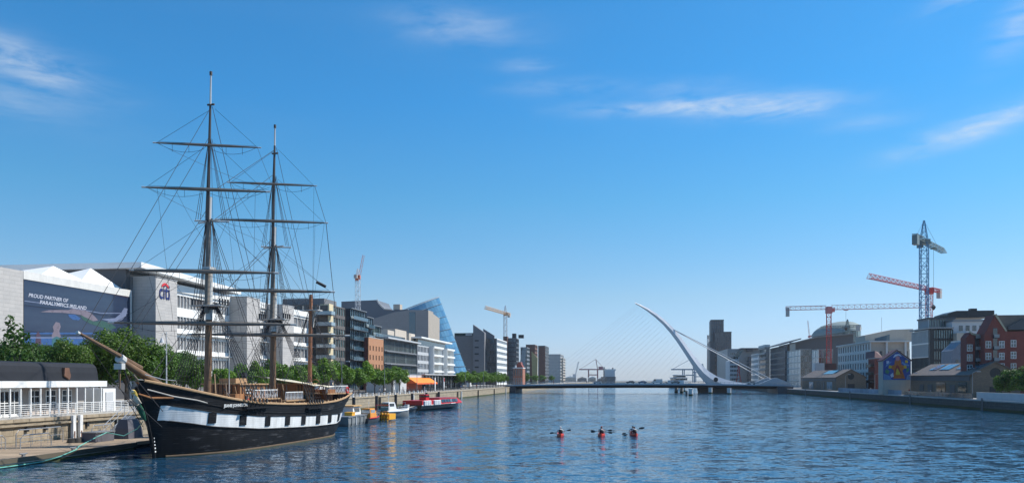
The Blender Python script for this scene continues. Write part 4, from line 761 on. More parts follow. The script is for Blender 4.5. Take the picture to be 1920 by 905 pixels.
# residential tower
bq = 800.0
B = Site('tall_tower', 'tall dark brown stepped tower, the highest building on the skyline', 'building', a_at(1333, bq), bq, QR)
TW = mat('tower_fins', (0.12, 0.105, 0.105), 0.6, var=0.08)
for (x0, x1, py, d, cols, wm) in ((1333.5, 1357, 600.5, 6, 6, TW), (1340, 1371.5, 623, 2, 8, TW), (1331.5, 1341, 641, 0, 3, DGREY)):
    A0_, A1_ = a_at(x0, bq + d), a_at(x1, bq + d); zt = z_at(py, A0_, bq + d); n = max(8, int((zt - QR) / 4.2))
    B.part('wall', B.mb().box(A0_, A1_, bq + d + .4, bq + d + 18 - (5 if d == 0 else 0), QR, zt - .1), wm)
    B.facade('W', bq + d, A0_, A1_, QR, zt, cols, n, wm, GLB if d != 2 else GLD, DARKM, pier=1.3, span=1.2, depth=0.4, nx=1)
    B.part('parapet', B.mb().box(A0_ - .2, A1_ + .2, bq + d - .2, bq + d + 12, zt + .003, zt + .8), DGREY)
# power station chimneys on the skyline
for k, px in enumerate((1327.6, 1331.2)):
    D = 2400 + 90 * k; c = pt(px, 628, D); r = 3.4
    B = thing('power_station_chimney', ('dark banded chimney, the left one of the skyline pair', 'pale chimney, the right one of the skyline pair')[k], 'chimney', (c.x, c.y, 1.2), group='power station chimneys')
    MB().cyl(0, 0, 0, c.z - 3, r * 1.15, 16, 0, r * 0.8).build('shaft', MGREY if k == 0 else OFFW, B, smooth=True)
    MB().cyl(0, 0, c.z - 25, c.z - 12, r * .95, 16, 0, r * 0.93).build('band', OFFW if k == 0 else mat('faded_red', (0.4, 0.2, 0.2), 0.8), B, smooth=True)
    MB().cyl(0, 0, c.z - 3, c.z - 1.2, r * .95, 16).build('rim', DGREY, B)
# arena dome
c = pt(1567, 640, 620)
B = thing('arena', 'glass arena with a curved grey shell roof behind the red crane', 'building', (c.x, c.y, QR))
zr0, zr1 = 6.5 + (711 - 634) * 620 / 1500, 6.5 + (711 - 602.5) * 620 / 1500
N = 40; rx, ry = 16.5, 26
m = MB(); ringsA = []
for i in range(9):
    t = i / 8; q = math.cos(t * math.pi / 2); ringsA.append([(rx * max(q, .03) * math.cos(2 * math.pi * j / N) + 3 * t, ry * max(q, .03) * math.sin(2 * math.pi * j / N), (zr0 + 4 - QR) + (zr1 - zr0 - 4) * math.sin(t * math.pi / 2) + 2.5 * math.cos(2 * math.pi * j / N) * (1 - t)) for j in range(N)])
m.loft(ringsA); m.build('shell_roof', mat('shell_zinc', (0.24, 0.29, 0.28), 0.75, 0.0, spec=.2), B, smooth=True)
MB().loft([[(rx * .97 * math.cos(2 * math.pi * j / N), ry * .97 * math.sin(2 * math.pi * j / N), z + (2.5 * math.cos(2 * math.pi * j / N) if z > 20 else 0)) for j in range(N)] for z in (0, zr0 + 4 - QR)]).build('drum_wall', DGREY, B)
for j in range(N // 2, N):
    a0_, a1_ = 2 * math.pi * (j + .06) / N, 2 * math.pi * (j + .94) / N
    z0, z1 = zr0 - 4 - QR, zr0 + 3.6 - QR
    MB().poly([(rx * .985 * math.cos(a0_), ry * .985 * math.sin(a0_), z0), (rx * .985 * math.cos(a1_), ry * .985 * math.sin(a1_), z0), (rx * .985 * math.cos(a1_), ry * .985 * math.sin(a1_), z1 + 2.4 * math.cos(a1_)), (rx * .985 * math.cos(a0_), ry * .985 * math.sin(a0_), z1 + 2.4 * math.cos(a0_))]).build('pane', GLG, B, fix=False)
# quayside walls and hoardings, right
B = Site('hoarding', 'pale grey concrete flood wall along the right quay under the tree', 'wall', 76.6, 150, QR)
b = 60.0; pmesh = MB().box(0, 0.25, 0.02, 3.96, 0, 1.45).mesh('wall_panel', LGREY)
while b < b_at(1838, 76.6): obj('wall_panel', pmesh, B.root, B.at(76.6, b, QR)); b += 4
B.box('capping', OFFW, 76.55, 76.9, 60, b - .05, QR + 1.453, QR + 1.56)
B = Site('quay_terrace_wall', 'dark glazed parapet on the quay in front of the large brick shed', 'wall', 75.9, b + .3, QR)
e = b_at(1693, 75.9); n = int((e - b) / 2.4); pmesh = MB().box(0, 0.12, 0.04, 2.36, 0, 1.15).mesh('parapet_panel', glass('smoked_screen', (0.03, 0.045, 0.055), (0.08, 0.1, 0.12)))
for k in range(n): obj('parapet_panel', pmesh, B.root, B.at(75.9, b + .3 + k * 2.4, QR + .1))
B.box('base', DGREY, 75.85, 76.1, b + .3, b + .3 + n * 2.4, QR, QR + .1)
B = Site('quay_hoarding', 'low blue grey hoarding on the quay below the mural', 'wall', 76.2, b_at(1690, 76.2), QR)
e0, e1 = b_at(1690, 76.2), b_at(1568, 76.2); n = int((e1 - e0) / 3); HO = mat('blue_grey_hoarding', (0.26, 0.3, 0.36), 0.7, rand=0.25, var=.1)
pmesh = MB().box(0, 0.12, 0.03, 2.95, 0, 1.3).mesh('hoarding_panel', HO)
for k in range(n): obj('hoarding_panel', pmesh, B.root, B.at(76.2, e0 + k * 3, QR + .05))
B.box('base_rail', CONC, 76.1, 76.5, e0, e0 + n * 3, QR, QR + .05)
B = Site('site_cabin', 'pale site cabin with dark box on top below the red crane', 'cabin', a_at(1528, 396), 396, QR)
B.part('cabin_wall', B.mb().box(a_at(1528, 396), a_at(1546, 396), 396, 402, QR + 3, z_at(680, 95, 396)), LGREY); B.part('dark_box', B.mb().box(a_at(1546.5, 396), a_at(1568, 396), 396, 402, QR, z_at(680.5, 95, 396)), mat('maroon_metal', (0.07, 0.03, 0.035), 0.6)); B.part('stilts', B.mb().box(a_at(1528, 396), a_at(1530, 396), 396, 396.4, QR, QR + 3).box(a_at(1543, 396), a_at(1545, 396), 396, 396.4, QR, QR + 3), GREYM)
# ------------------------------------------------------------------ tower cranes
def lattice(m, P, Q, w, n, r, up=Vector((0, 0, 1)), tri=False, w1=None):
    P, Q = Vector(P), Vector(Q); d = (Q - P).normalized(); e = d.cross(up).normalized(); g = e.cross(d)
    cs = [(-.5, -.5), (.5, -.5), (.5, .5), (-.5, .5)] if not tri else [(-.5, -.5), (.5, -.5), (0, .5)]
    def c(t, k):
        ww = w + (w1 - w) * t if w1 else w
        return P + (Q - P) * t + e * cs[k][0] * ww + g * cs[k][1] * ww
    for k in range(len(cs)): m.tube([c(0, k), c(1, k)], r, 4)
    for i in range(n):
        t0, t1 = i / n, (i + 1) / n
        for k in range(len(cs)):
            k2 = (k + 1) % len(cs)
            m.tube([c(t0, k), c(t1, k2)] if i % 2 == 0 else [c(t0, k2), c(t1, k)], r * .6, 4, cap=False)
            m.tube([c(t1, k), c(t1, k2)], r * .6, 4, cap=False)
def crane(label, base, zm, mw, jdir, jl, cl, jz, jw, mats, top=0, drop=0.0, cw=(2, 3), r=.16, base_z=2.5, hook=None, n_mast=None, jib_rise=0.0, tie=True, jn=None):
    mm, mj, mc = mats; T = thing('tower_crane', label, 'crane', (base[0], base[1], base_z), 0, 'tower cranes'); H = zm - base_z
    d = Vector((jdir[0], jdir[1], 0)).normalized(); m = MB(); lattice(m, (0, 0, 0), (0, 0, H), mw, n_mast or int(H / mw / 1.1), r, Vector(d)); m.build('mast', mm, T, fix=False)
    MB().box(-mw * 1.6, mw * 1.6, -mw * 1.6, mw * 1.6, -0.3, 0.6).build('base', CONC, T)
    Z = H + jz
    tip = d * jl + Vector((0, 0, Z + jib_rise)); m = MB(); lattice(m, d * (mw * .6) + Vector((0, 0, Z)), tip, jw, jn or int(jl / jw / 1.15), r * .7, tri=True); m.build('jib', mj, T, fix=False)
    tail = d * -cl + Vector((0, 0, Z)); m = MB(); lattice(m, d * (-mw * .6) + Vector((0, 0, Z)), tail, jw * .8, max(3, int(cl / jw)), r * .7); m.build('counter_jib', mj, T, fix=False)
    e = Vector((-d.y, d.x, 0)); q = [tail + d * s + e * t for s, t in ((0, -.9), (cw[0], -.9), (cw[0], .9), (0, .9))]
    MB().prism([(p.x, p.y, p.z - cw[1] + .4) for p in q], (0, 0, cw[1])).build('counterweight', mc, T)
    MB().box(-mw * .62, mw * .62, -mw * .62, mw * .62, H - .6, Z + .4).build('slewing_ring', mj, T)
    p = d * (mw * .9) + e * (mw * .75); MB().box(p.x - .9, p.x + .9, p.y - .8, p.y + .8, Z - 2.2, Z - .2).build('cab', mj, T)
    if top:
        m = MB(); lattice(m, (0, 0, Z + .4), (0, 0, Z + top), mw * .9, 5, r * .7, Vector(d), w1=.4); m.build('tower_top', mm, T, fix=False)
        if tie:
            m = MB(); m.tube([(0, 0, Z + top), d * jl * .6 + Vector((0, 0, Z + jw * .5))], r * .35, 4); m.tube([(0, 0, Z + top), d * -cl * .85 + Vector((0, 0, Z))], r * .35, 4); m.build('tie_bar', mm, T)
    if hook:
        p = d * hook[0] + Vector((0, 0, Z - jw * .5)); m = MB(); m.tube([p, p - Vector((0, 0, hook[1]))], .05, 4); m.build('hoist_rope', ROPE, T)
        MB().box(p.x - .9, p.x + .9, p.y - .7, p.y + .7, p.z - .5, p.z - .01).build('trolley', mj, T)
        h = p - Vector((0, 0, hook[1])); m = MB(); m.loft([[(h.x + s * a_, h.y + s * b_, h.z - z) for a_, b_ in ((-.5, -.4), (.5, -.4), (.5, .4), (-.5, .4))] for s, z in ((.3, 0), (1.3, .8), (1.0, 1.5), (.2, 2.1))]); m.build('hook_block', DARKM, T)
    return T
CR = mat('crane_red', (0.50, 0.035, 0.03), 0.5, var=.08); CRW = mat('crane_faded_red', (0.52, 0.2, 0.2), 0.5, var=.08); CBL = mat('crane_blue', (0.06, 0.2, 0.36), 0.5, var=.08); CYW = mat('crane_buff', (0.62, 0.42, 0.26), 0.5, var=.08); CGN = mat('crane_grey_green', (0.16, 0.2, 0.19), 0.5); CWH = mat('crane_pale', (0.62, 0.62, 0.62), 0.5)
c = pt(1554, 585, 402); T = crane('red flat top crane with a long level jib', c, c.z, 2.1, (.96, -.28), 47, 20.5, 2.4, 2.3, (CR, CRW, CONC), r=.16, hook=(8, 8.5), cw=(1.8, 4.5))
c = pt(1732.5, 455, 300); crane('tall blue hammerhead crane with grey counterweights', c, c.z, 2.6, (19, 22), 31, 13, 0.8, 2.0, (CBL, CGN, CGN), top=7.5, r=.17, cw=(3, 3.4), hook=(14, 22))
c = pt(1742, 549, 385); crane('red and pink flat top crane behind the blue mast', c, c.z, 2.4, (-49, -47), 70, 15, 2.0, 2.1, (CRW, CR, CONC), r=.16, cw=(2.4, 4))
c = pt(947.5, 590, 650); crane('buff crane above the left quay offices', c, c.z, 2.4, (-14.4, -52), 54, 13, 1.5, 2.2, (CWH, CYW, CONC), top=6, r=.2, cw=(3, 3), tie=False)
c = pt(671, 521, 430); crane('grey masted luffing crane with a steep red jib above the brown block', c, c.z, 2.1, (.3, 1), 6, 3, 1.0, 1.1, (CWH, mat('crane_orange', (0.5, 0.13, 0.05), 0.5), CONC), top=4, r=.11, jib_rise=12, cw=(1.0, 1.8), tie=False)
c = pt(1589, 613, 575); crane('small grey crane peeping over the arena roof', c, c.z, 2.2, (-.9, 1), 20, 9.5, .6, 1.7, (CGN, CGN, CONC), top=5, r=.25, cw=(3, 4), tie=False)
c = pt(1519.5, 626, 800); crane('thin luffing crane far behind the dark roofed terrace', c, c.z - 2, 1.6, (-.5, .1), 2.4, 2.5, .5, .8, (CWH, CRW, CONC), r=.14, jib_rise=15, cw=(1, 1), tie=False)
# ------------------------------------------------------------------ bridge
BB = 400.0
B = Site('cable_stayed_bridge', 'white cable stayed bridge with a curved leaning pylon across the river', 'bridge', 10, BB, 0)
BWH = mat('bridge_white', (0.74, 0.75, 0.77), 0.4, var=.04); BGR = mat('bridge_belly', (0.045, 0.05, 0.06), 0.6); BFA = mat('bridge_fascia', (0.42, 0.46, 0.5), 0.5, var=.05)
def camb(a): return 0.6 * (1 - ((a - 12) / 68.0) ** 2)
AS = [-57 + i * (134 / 24) for i in range(25)]; b_n, b_f = 387.0, 413.0
def strip(name, f, mt):
    m = B.mb(); m.loft([f(a) for a in AS]); return B.part(name, m, mt)
strip('deck', lambda a: [(a, b_n + .5, 3.0 + camb(a)), (a, b_f - .5, 3.0 + camb(a)), (a, b_f - .5, 3.85 + camb(a)), (a, b_n + .5, 3.85 + camb(a))], ASPH)
strip('fascia', lambda a: [(a, b_n, 3.35 + camb(a)), (a, b_n + .49, 3.2 + camb(a)), (a, b_n + .49, 4.0 + camb(a)), (a, b_n, 4.0 + camb(a))], BFA)
strip('belly', lambda a: [(a, b_n + 1.0, 3.1 + camb(a)), (a, b_n + 6, 1.9 + camb(a)), (a, b_f - 6, 1.9 + camb(a)), (a, b_f - 1, 3.1 + camb(a))], BGR)
strip('parapet_rail', lambda a: [(a, b_n + .1, 4.85 + camb(a)), (a, b_n + .22, 4.85 + camb(a)), (a, b_n + .22, 4.97 + camb(a)), (a, b_n + .1, 4.97 + camb(a))], STEEL)
strip('parapet_mid_rail', lambda a: [(a, b_n + .1, 4.4 + camb(a)), (a, b_n + .18, 4.4 + camb(a)), (a, b_n + .18, 4.48 + camb(a)), (a, b_n + .1, 4.48 + camb(a))], STEEL)
pmesh = MB().box(-.06, .06, 0.05, .3, 0, 1.15).mesh('parapet_post', STEEL)
for i in range(66): a = -55 + i * 2; obj('parapet_post', pmesh, B.root, B.at(a, b_n + .02, 3.85 + camb(a)))
def bp(px, py): a = a_at(px, BB); return (a, z_at(py, a, BB))
outer = [(1190, 566.5), (1199, 570), (1215, 577.5), (1232, 588), (1247, 600), (1262, 614), (1276, 630.5), (1289, 649), (1301, 666), (1314, 682), (1328, 695), (1344, 705), (1362, 711.5), (1382, 716), (1404, 719)]
inner = [(1192, 570), (1200, 574), (1214, 583.5), (1230, 596), (1243.5, 608.5), (1257, 624), (1269, 640), (1281, 658), (1292, 675), (1303, 692), (1311, 704), (1318, 712), (1324, 719), (1326, 722), (1328, 724)]
m = B.mb(); rg = []
for i, (o, n) in enumerate(zip(outer, inner)):
    oa, oz = bp(*o); ia, iz = bp(*n); w = 0.7 + 1.5 * min(1, i / 9); mx_, mz_ = (oa + ia) / 2, (oz + iz) / 2
    rg.append([(oa, BB - w * .45, oz), (mx_, BB - w, mz_), (ia, BB - w * .3, iz), (ia, BB + w * .3, iz), (mx_, BB + w, mz_), (oa, BB + w * .45, oz)])
m.loft(rg); py_ = B.part('pylon', m, BWH)
ha, hz = bp(1341, 711); m = B.mb(); m.prism([(ha + 1.05 * math.cos(t * .5236), BB - 2.9, hz + 1.15 * math.sin(t * .5236)) for t in range(12)], (0, .1, 0)); B.part('pylon_porthole', m, DARKM, parent=py_)
cab = mat('stay_cable', (0.7, 0.72, 0.74), 0.5)
for k in range(25):
    t = 0.02 + 0.62 * k / 24; f = t * (len(inner) - 1) ; i = int(f); fr = f - i; q = (inner[i][0] + (inner[i + 1][0] - inner[i][0]) * fr, inner[i][1] + (inner[i + 1][1] - inner[i][1]) * fr)
    ia, iz = bp(*q); da = -44 + 76 * k / 24
    B.part('stay_cable', B.mb().tube([(ia, BB, iz), (da, BB, 4.2 + camb(da))], 0.032, 4), cab)
for s in (-1, 1):
    for (x, y, ex) in ((1262, 617, 72.5),):
        ia, iz = bp(x, y); B.part('back_stay', B.mb().tube([(ia, BB + s * .8, iz), (ex, BB + s * 10.5, 4.6)], 0.2, 8), BFA, smooth=True)
    B.part('anchor_block', B.mb().prism([(63, BB + s * 10.5 - 1, 4.5), (77.5, BB + s * 10.5 - 1, 3.6), (77.5, BB + s * 10.5 - 1, 4.6), (71, BB + s * 10.5 - 1, 7.3), (69, BB + s * 10.5 - 1, 7.0)], (0, 2, 0)), BFA)
pa0, pa1 = a_at(1312, BB), a_at(1366, BB)
B.part('river_pier', B.mb().prism([(pa0, BB - 6, -2), (pa1, BB - 6, -2), (pa1, BB - 6, 3.2), (pa0 - 1, BB - 6, 3.2)], (0, 12, 0)), mat('pier_concrete', (0.09, 0.08, 0.075), 0.8))
B.part('abutment', B.mb().box(-58, -52.5, b_n - .5, b_f + .5, -2, 3.3), BGR); B.part('abutment', B.mb().box(71, 78, b_n - .5, b_f + .5, -2, 3.3), DGREY)
for k, (px, py, D) in enumerate(((1268, 735, 400), (1278, 735, 398), (1295, 741, 330), (1332, 737, 374), (1367, 738.5, 360), (1283, 733, 450))):
    c = pt(px, py, 1500 * 6.5 / (py - 711)); B_ = thing('mooring_dolphin', ('pale round pile left of the bridge pier', 'second pale pile left of the bridge pier', 'pair of pale piles standing nearest in front of the bridge', 'white topped pile in front of the pylon pier', 'white topped pile right of the pylon pier', 'small pale pile behind the bridge')[k], 'pile', (c.x, c.y, 0), group='piles by the bridge')
    r = 0.9; MB().cyl(0, 0, -2, 2.6, r, 14).build('pile', OFFW, B_, smooth=True); MB().cyl(0, 0, -0.5, .6, r + .03, 14).build('tide_mark', WEED, B_, smooth=True); MB().cyl(0, 0, 2.601, 2.8, r * 1.1, 14).build('cap', LGREY, B_)
    if k == 2: MB().cyl(-1.7, 0, -2, 1.9, .45, 12).build('pile', BROWNC, B_, smooth=True)
# ------------------------------------------------------------------ harbour beyond the bridge
def gantry(label, px, D, hgt, half, boom, mt):
    c = pt(px, 712, D); T = thing('quay_crane', label, 'crane', (c.x, c.y, 1.2), 0, 'harbour gantry cranes'); r = .9
    for x in (-half, half):
        for y in (-6, 6): MB().tube([(x, y, 0), (x, y, hgt * .55)], r, 4).build('leg', mt, T)
    MB().box(-half - .5, half + .5, -6.5, 6.5, hgt * .3, hgt * .34).build('portal_beam', mt, T)
    m = MB(); m.box(-boom, boom * .9, -2, 2, hgt * .53, hgt * .58); m.build('boom', mt, T)
    MB().tube([(half, 0, hgt * .58), (half * .6, 0, hgt)], r, 4).build('mast', mt, T)
    m = MB(); m.tube([(half * .6, 0, hgt), (-boom * .9, 0, hgt * .58)], .35, 4); m.tube([(half * .6, 0, hgt), (boom * .8, 0, hgt * .58)], .35, 4); m.build('stay', mt, T)
    MB().box(boom * .4, boom * .7, -3, 3, hgt * .58, hgt * .68).build('machinery_house', mt, T)
gantry('faded red harbour gantry crane above the bridge deck', 1112, 1600, 46, 9, 28, mat('gantry_red', (0.25, 0.1, 0.12), 0.7)); gantry('blue harbour gantry crane seen left of the pylon foot', 1291, 1250, 38, 8, 27, mat('gantry_blue', (0.06, 0.16, 0.26), 0.7)); gantry('second blue harbour gantry crane half hidden by the pylon', 1312, 1350, 32, 8, 12, MATS['gantry_blue'])
c = pt(1077, 712, 1550); T = thing('mobile_harbour_crane', 'slender grey mobile crane with raised boom left of the gantry crane', 'crane', (c.x, c.y, 1.2)); m = MB(); lattice(m, (0, 0, 6), (8, 0, 40), 1.8, 14, .35); m.build('boom', CWH, T, fix=False); MB().box(-3, 3, -3, 3, 0, 16).build('tower', LGREY, T)
c = pt(1144, 712, 1500); T = thing('cargo_ship', 'grey cargo ship moored beyond the bridge', 'ship', (c.x, c.y, 0)); MB().loft([[(x * s, y, z) for x, y in ((-10, -4), (-8, -10), (8, -10), (10, -4), (10, 60), (-10, 60))] for s, z in ((.85, -1), (1, 6), (1.05, 12))]).build('hull', DGREY, T); MB().box(-9, 9, 0, 14, 12, 23).build('superstructure', LGREY, T); MB().box(-11, 11, 1, 5, 23, 26).build('bridge_deck', OFFW, T); MB().box(-10.5, -8.4, 15, 19, 12, 30).build('funnel', DGREY, T); MB().box(6, 8, 15, 19, 12, 29).build('funnel', DGREY, T)
for k, (x0, x1, py) in enumerate(((1060, 1078, 706.5), (1084, 1100, 708), (1104, 1117, 707), (1122, 1132, 709))):
    c0, c1 = pt(x0, 712, 1520 + 15 * k), pt(x1, 712, 1520 + 15 * k); T = thing('harbour_shed', ('long white harbour shed beside the left quay blocks', 'low buff harbour shed', 'white roofed harbour shed under the gantry crane', 'small white harbour shed beside the cargo ship')[k], 'shed', (c0.x, c0.y, 1.2), group='harbour sheds'); zt = 6.5 + (711 - py) * c0.y / 1500
    MB().box(0, c1.x - c0.x, 0, 20, 0, zt - 2).build('wall', (BEIGE, MGREY)[k % 2], T); w = c1.x - c0.x; MB().prism([(-.5, 0, zt - 1.99), (w + .5, 0, zt - 1.99), (w * .5, 0, zt + 1)], (0, 20, 0)).build('roof', WHITE if k != 1 else BEIGE, T); MB().box(w * .3, w * .7, -.15, -.02, 0, 4).build('door', GREYM, T)
c = pt(1279, 718, 620); T = thing('white_ferry', 'small white ship with tiered upper decks beyond the bridge', 'ship', (c.x, c.y, 0)); 
MB().loft([[(x * s, y, z) for x, y in ((0, -6), (4, -3), (5, 6), (5, 30), (-5, 30), (-5, 6), (-4, -3))] for s, z in ((.7, -1), (1, 3), (1.1, 6))]).build('hull', WHITE, T)
MB().box(-4.4, 4.4, 2, 24, 6.01, 7.6).build('lower_deckhouse', GLD, T); MB().box(-4.8, 4.8, 1, 25, 7.603, 8.2).build('deck_edge', WHITE, T); MB().box(-3.4, 3.4, 3, 18, 8.203, 9.8).build('wheelhouse', GLD, T); MB().box(-3.8, 3.8, 2.5, 19, 9.803, 10.3).build('wheelhouse_roof', WHITE, T); MB().tube([(0, 8, 10.3), (0, 8, 14)], .12, 5).build('mast', WHITE, T)
# red lattice sculpture-like crane near the far quay
c = pt(1385, 717, 520); T = thing('red_quay_crane', 'small red lattice crane on the far right quay behind the stays', 'crane', (c.x, c.y, QR)); m = MB()
for x in (-2.2, 2.2): m.tube([(x, 0, 0), (x * .25, 0, 8), (x * .1, 0, 14)], .3, 4)
for k in range(5): m.tube([(-2.1 + k * .4, 0, 1 + k * 2), (2.1 - k * .4, 0, 1.2 + k * 2)], .2, 4)
m.build('frame', CR, T); MB().box(-4, 5, -1, 1, 0.02, 1.0).build('base', CR, T)
# ------------------------------------------------------------------ trees
LEAF = [leafmat('leaf_mid', (0.085, 0.175, 0.022)), leafmat('leaf_bright', (0.115, 0.215, 0.026)), leafmat('leaf_dark', (0.05, 0.115, 0.02)), leafmat('leaf_quay', (0.058, 0.125, 0.018)), leafmat('leaf_quay_pale', (0.08, 0.15, 0.02))]
BARK = mat('bark', (0.09, 0.07, 0.055), 0.9, var=.2, bump=.4)
def crown_mesh(seed, rx, ry, rz, nblob, nleaf, ls, mt, low=-0.55, airy=0.0):
    rnd = random.Random(seed); blobs = []
    for i in range(nblob):
        while True:
            p = Vector((rnd.uniform(-1, 1), rnd.uniform(-1, 1), rnd.uniform(low, 1)))
            if 0.25 < p.length < 0.86: break
        blobs.append((Vector((p.x * rx, p.y * ry, p.z * rz)), rnd.uniform(.24, .44) * min(rx, rz)))
    blobs.append((Vector((0, 0, 0.1 * rz)), .6 * min(rx, rz)))
    vs, fs = [], []
    tw = sum(b[1] ** 2 for b in blobs)
    for c, r in blobs:
        for _ in range(int(nleaf * r * r / tw)):
            d = Vector((rnd.gauss(0, 1), rnd.gauss(0, 1), rnd.gauss(0.25, 1))).normalized()
            q = c + d * r * (rnd.uniform(.72, 1.04) if rnd.random() > .12 else rnd.uniform(1.0, 1.25 + airy)); n = (d + Vector((rnd.gauss(0, .55), rnd.gauss(0, .55), rnd.gauss(.3, .45)))).normalized()
            e = n.orthogonal().normalized(); e = (Matrix.Rotation(rnd.uniform(0, 6.28), 3, n) @ e); g = n.cross(e); s = ls * rnd.uniform(.6, 1.35)
            k = len(vs); vs += [q - e * s * .5, q + g * s * .34 + n * s * .06, q + e * s * .55 - n * s * .08, q - g * s * .34 + n * s * .06]; fs.append((k, k + 1, k + 2, k + 3))
    me = bpy.data.meshes.new('crown'); me.from_pydata(vs, [], fs); me.materials.append(mt); me.update()
    return me
def trunk_mesh(seed, h, r, spread, up):
    rnd = random.Random(seed); m = MB(); m.tube([(0, 0, -.1), (rnd.uniform(-.1, .1), rnd.uniform(-.1, .1), h * .5), (0, 0, h)], [r, r * .8, r * .6], 8)
    for k in range(7):
        a = k * .9 + rnd.uniform(-.3, .3); e = Vector((math.cos(a) * spread * rnd.uniform(.5, 1), math.sin(a) * spread * rnd.uniform(.5, 1), h + up * rnd.uniform(.3, 1)))
        s = Vector((0, 0, h * rnd.uniform(.72, .98))); m.tube([s, s.lerp(e, .5) + Vector((0, 0, .25)), e], [r * .45, r * .28, r * .1], 5)
    return m.mesh('trunk', BARK, True)
# kinds: (crown mesh, trunk mesh, crown height)
KINDS = []
for i in range(4): KINDS.append((crown_mesh(20 + i, 2.9, 2.9, 2.5, 17, 3900, .36, LEAF[i % 2]), trunk_mesh(i, 2.5, .17, 1.6, 2.4), 4.6))
BIG = [(crown_mesh(50 + i, 4.3, 4.3, 3.9, 28, 12500, .30, LEAF[(3, 4, 2)[i]]), trunk_mesh(9 + i, 3.4, .28, 2.4, 3.4), 6.4) for i in range(3)]
def tree(kind, loc, label, group, s=1.0, rz=None, sz=None, name='street_tree'):
    cm_, tm, ch = kind; T = thing(name, label, 'tree', loc, random.uniform(0, 6.28) if rz is None else rz, group); sz = sz or s
    obj('trunk', tm, T, (0, 0, 0), (0, 0, 0), (s, s, sz)); obj('crown', cm_, T, (0, 0, ch * sz), (0, 0, 0), (s, s, sz)); return T
def top_scale(kind, a, b, py, rz): return (z_at(py, a, b) - QL) / (kind[2] + rz)
# big trees behind the pavilion
bigs = [(-30, -72, 645, 1.0), (28, -70, 636, 1.0), (78, -74, 640, .9), (132, -70, 636, .9), (188, -71, 634, .95), (237, -68, 617, 1.1), (286, -67, 640, .95), (322, -66, 660, .75), (345, -72, 655, .9)]
blab = ['broad green tree at the left edge behind the pavilion', 'round green tree in front of the stone wall left of the banner', 'green tree under the left part of the banner', 'pale green tree below the middle of the banner', 'green tree behind the right end of the pavilion roof', 'tallest bushy green tree behind the bowsprit', 'bushy green tree below the tower with the logo', 'small dark tree behind the ship bow', 'tree behind the foremast of the ship']
for i, (px, a, py, w) in enumerate(bigs):
    b = b_at(px, a); k = BIG[(0, 2, 0, 1, 0, 1, 0, 2, 0)[i]]; h = top_scale(k, a, b, py, 3.7); tree(k, rw(a, b, QL), blab[i], 'large trees behind the pavilion', w * max(.7, min(1.1, h)), sz=h)
# a sparse young tree in front of the stone wall
spk = (crown_mesh(77, 1.6, 1.6, 3.0, 12, 260, .5, LEAF[2], low=-1, airy=.6), trunk_mesh(77, 4.0, .09, 1.2, 5.5), 7.4)
b = b_at(30, -66); tree(spk, rw(-66, b, QL), 'spindly young tree with sparse leaves before the pale stone wall', 'large trees behind the pavilion', sz=top_scale(spk, -66, b, 571, 3.0), name='young_tree')
b = b_at(368, -64); n = 0
while b < b_at(752, -64):
    k = KINDS[n % 4]; h = top_scale(k, -64, b, 681 + random.uniform(-5, 5) + (4 if b > 170 else 0) + (5 if b > 200 else 0), 2.4)
    tree(k, rw(-64 + random.uniform(-.4, .4), b, QL), 'round clipped street tree, %s from the left in the row behind the ship' % ORD[n], 'street trees behind the ship', random.uniform(.85, 1.25) * h, sz=h * random.uniform(.93, 1.08)); b += 7.2 + random.uniform(-.9, .9); n += 1
b = b_at(864, -62); n = 0
while b < b_at(948, -62):
    k = KINDS[(n + 1) % 4]; h = top_scale(k, -62, b, 696 + (b - 310) * .045 + random.uniform(-2, 2), 2.4)
    tree(k, rw(-62, b, QL), 'clipped green tree, %s from the left in the row towards the bridge' % ORD[n], 'street trees by the leaning glass drum', random.uniform(1.0, 1.15), sz=h); b += 8.4; n += 1
for k_, (px, D, py) in enumerate(((985, 560, 708), (1003, 640, 707), (1018, 720, 708), (1034, 800, 709))):
    c = pt(px, 712, D); tree(KINDS[k_], (c.x, c.y, QL), 'small green tree, %s from the left beyond the bridge end' % ORD[k_], 'trees beyond the bridge end', 1.25, sz=1.1)
b = 172.0; rt = (crown_mesh(91, 3.4, 3.4, 2.7, 30, 7000, .34, LEAF[2]), trunk_mesh(91, 2.0, .22, 2.2, 2), 3.6)
for k_, (px, py, D) in enumerate(((1893, 696, 176), (1926, 690, 170))):
    c = pt(px, 720, D); tree(rt, (c.x, c.y, QR), ('dense dark green tree on the right quay before the round window', 'dense dark green tree cut by the right edge')[k_], 'trees on the right quay', (.95, 1.1)[k_], sz=(6.5 + (711 - py) * D / 1500 - QR) / 6.2)
# ------------------------------------------------------------------ pavilion on the left quay
PA_ = -56.2; pb1 = b_at(199, PA_)
P = Site('quay_pavilion', 'long white quay pavilion with dark curved roof band and glazed front', 'building', PA_, 70, QL)
PDARK = mat('dark_roof_membrane', (0.022, 0.025, 0.032), 0.75, var=.12, streak=.1, spec=.2)
m = P.mb(); prof = [(-.15, 6.36), (-.25, 7.2), (-.4, 7.8), (-.7, 8.12), (-1.3, 8.25), (-7.6, 8.25), (-7.9, 7.6), (-8.0, 6.36)]
m.loft([[(PA_ + x * (1 if t else 1), b, z) for x, z in prof] for t, b in enumerate((30, pb1 - 1.1))]); P.part('roof', m, PDARK)
fm = MB().box(-.06, .12, .015, 2.985, 0, .62).mesh('fascia_panel', WHITE)
b = pb1 - 39
while b < pb1 - .5: obj('fascia_panel', fm, P.root, P.at(PA_, b, 5.74)); b += 3
P.part('soffit', P.mb().box(PA_ - 8, PA_ - .07, 30, pb1 + .2, 5.76, 6.35), WHITE)
colm = MB().box(-.06, .06, -.06, .06, 0, 5.74 - QL).mesh('column', WHITE)
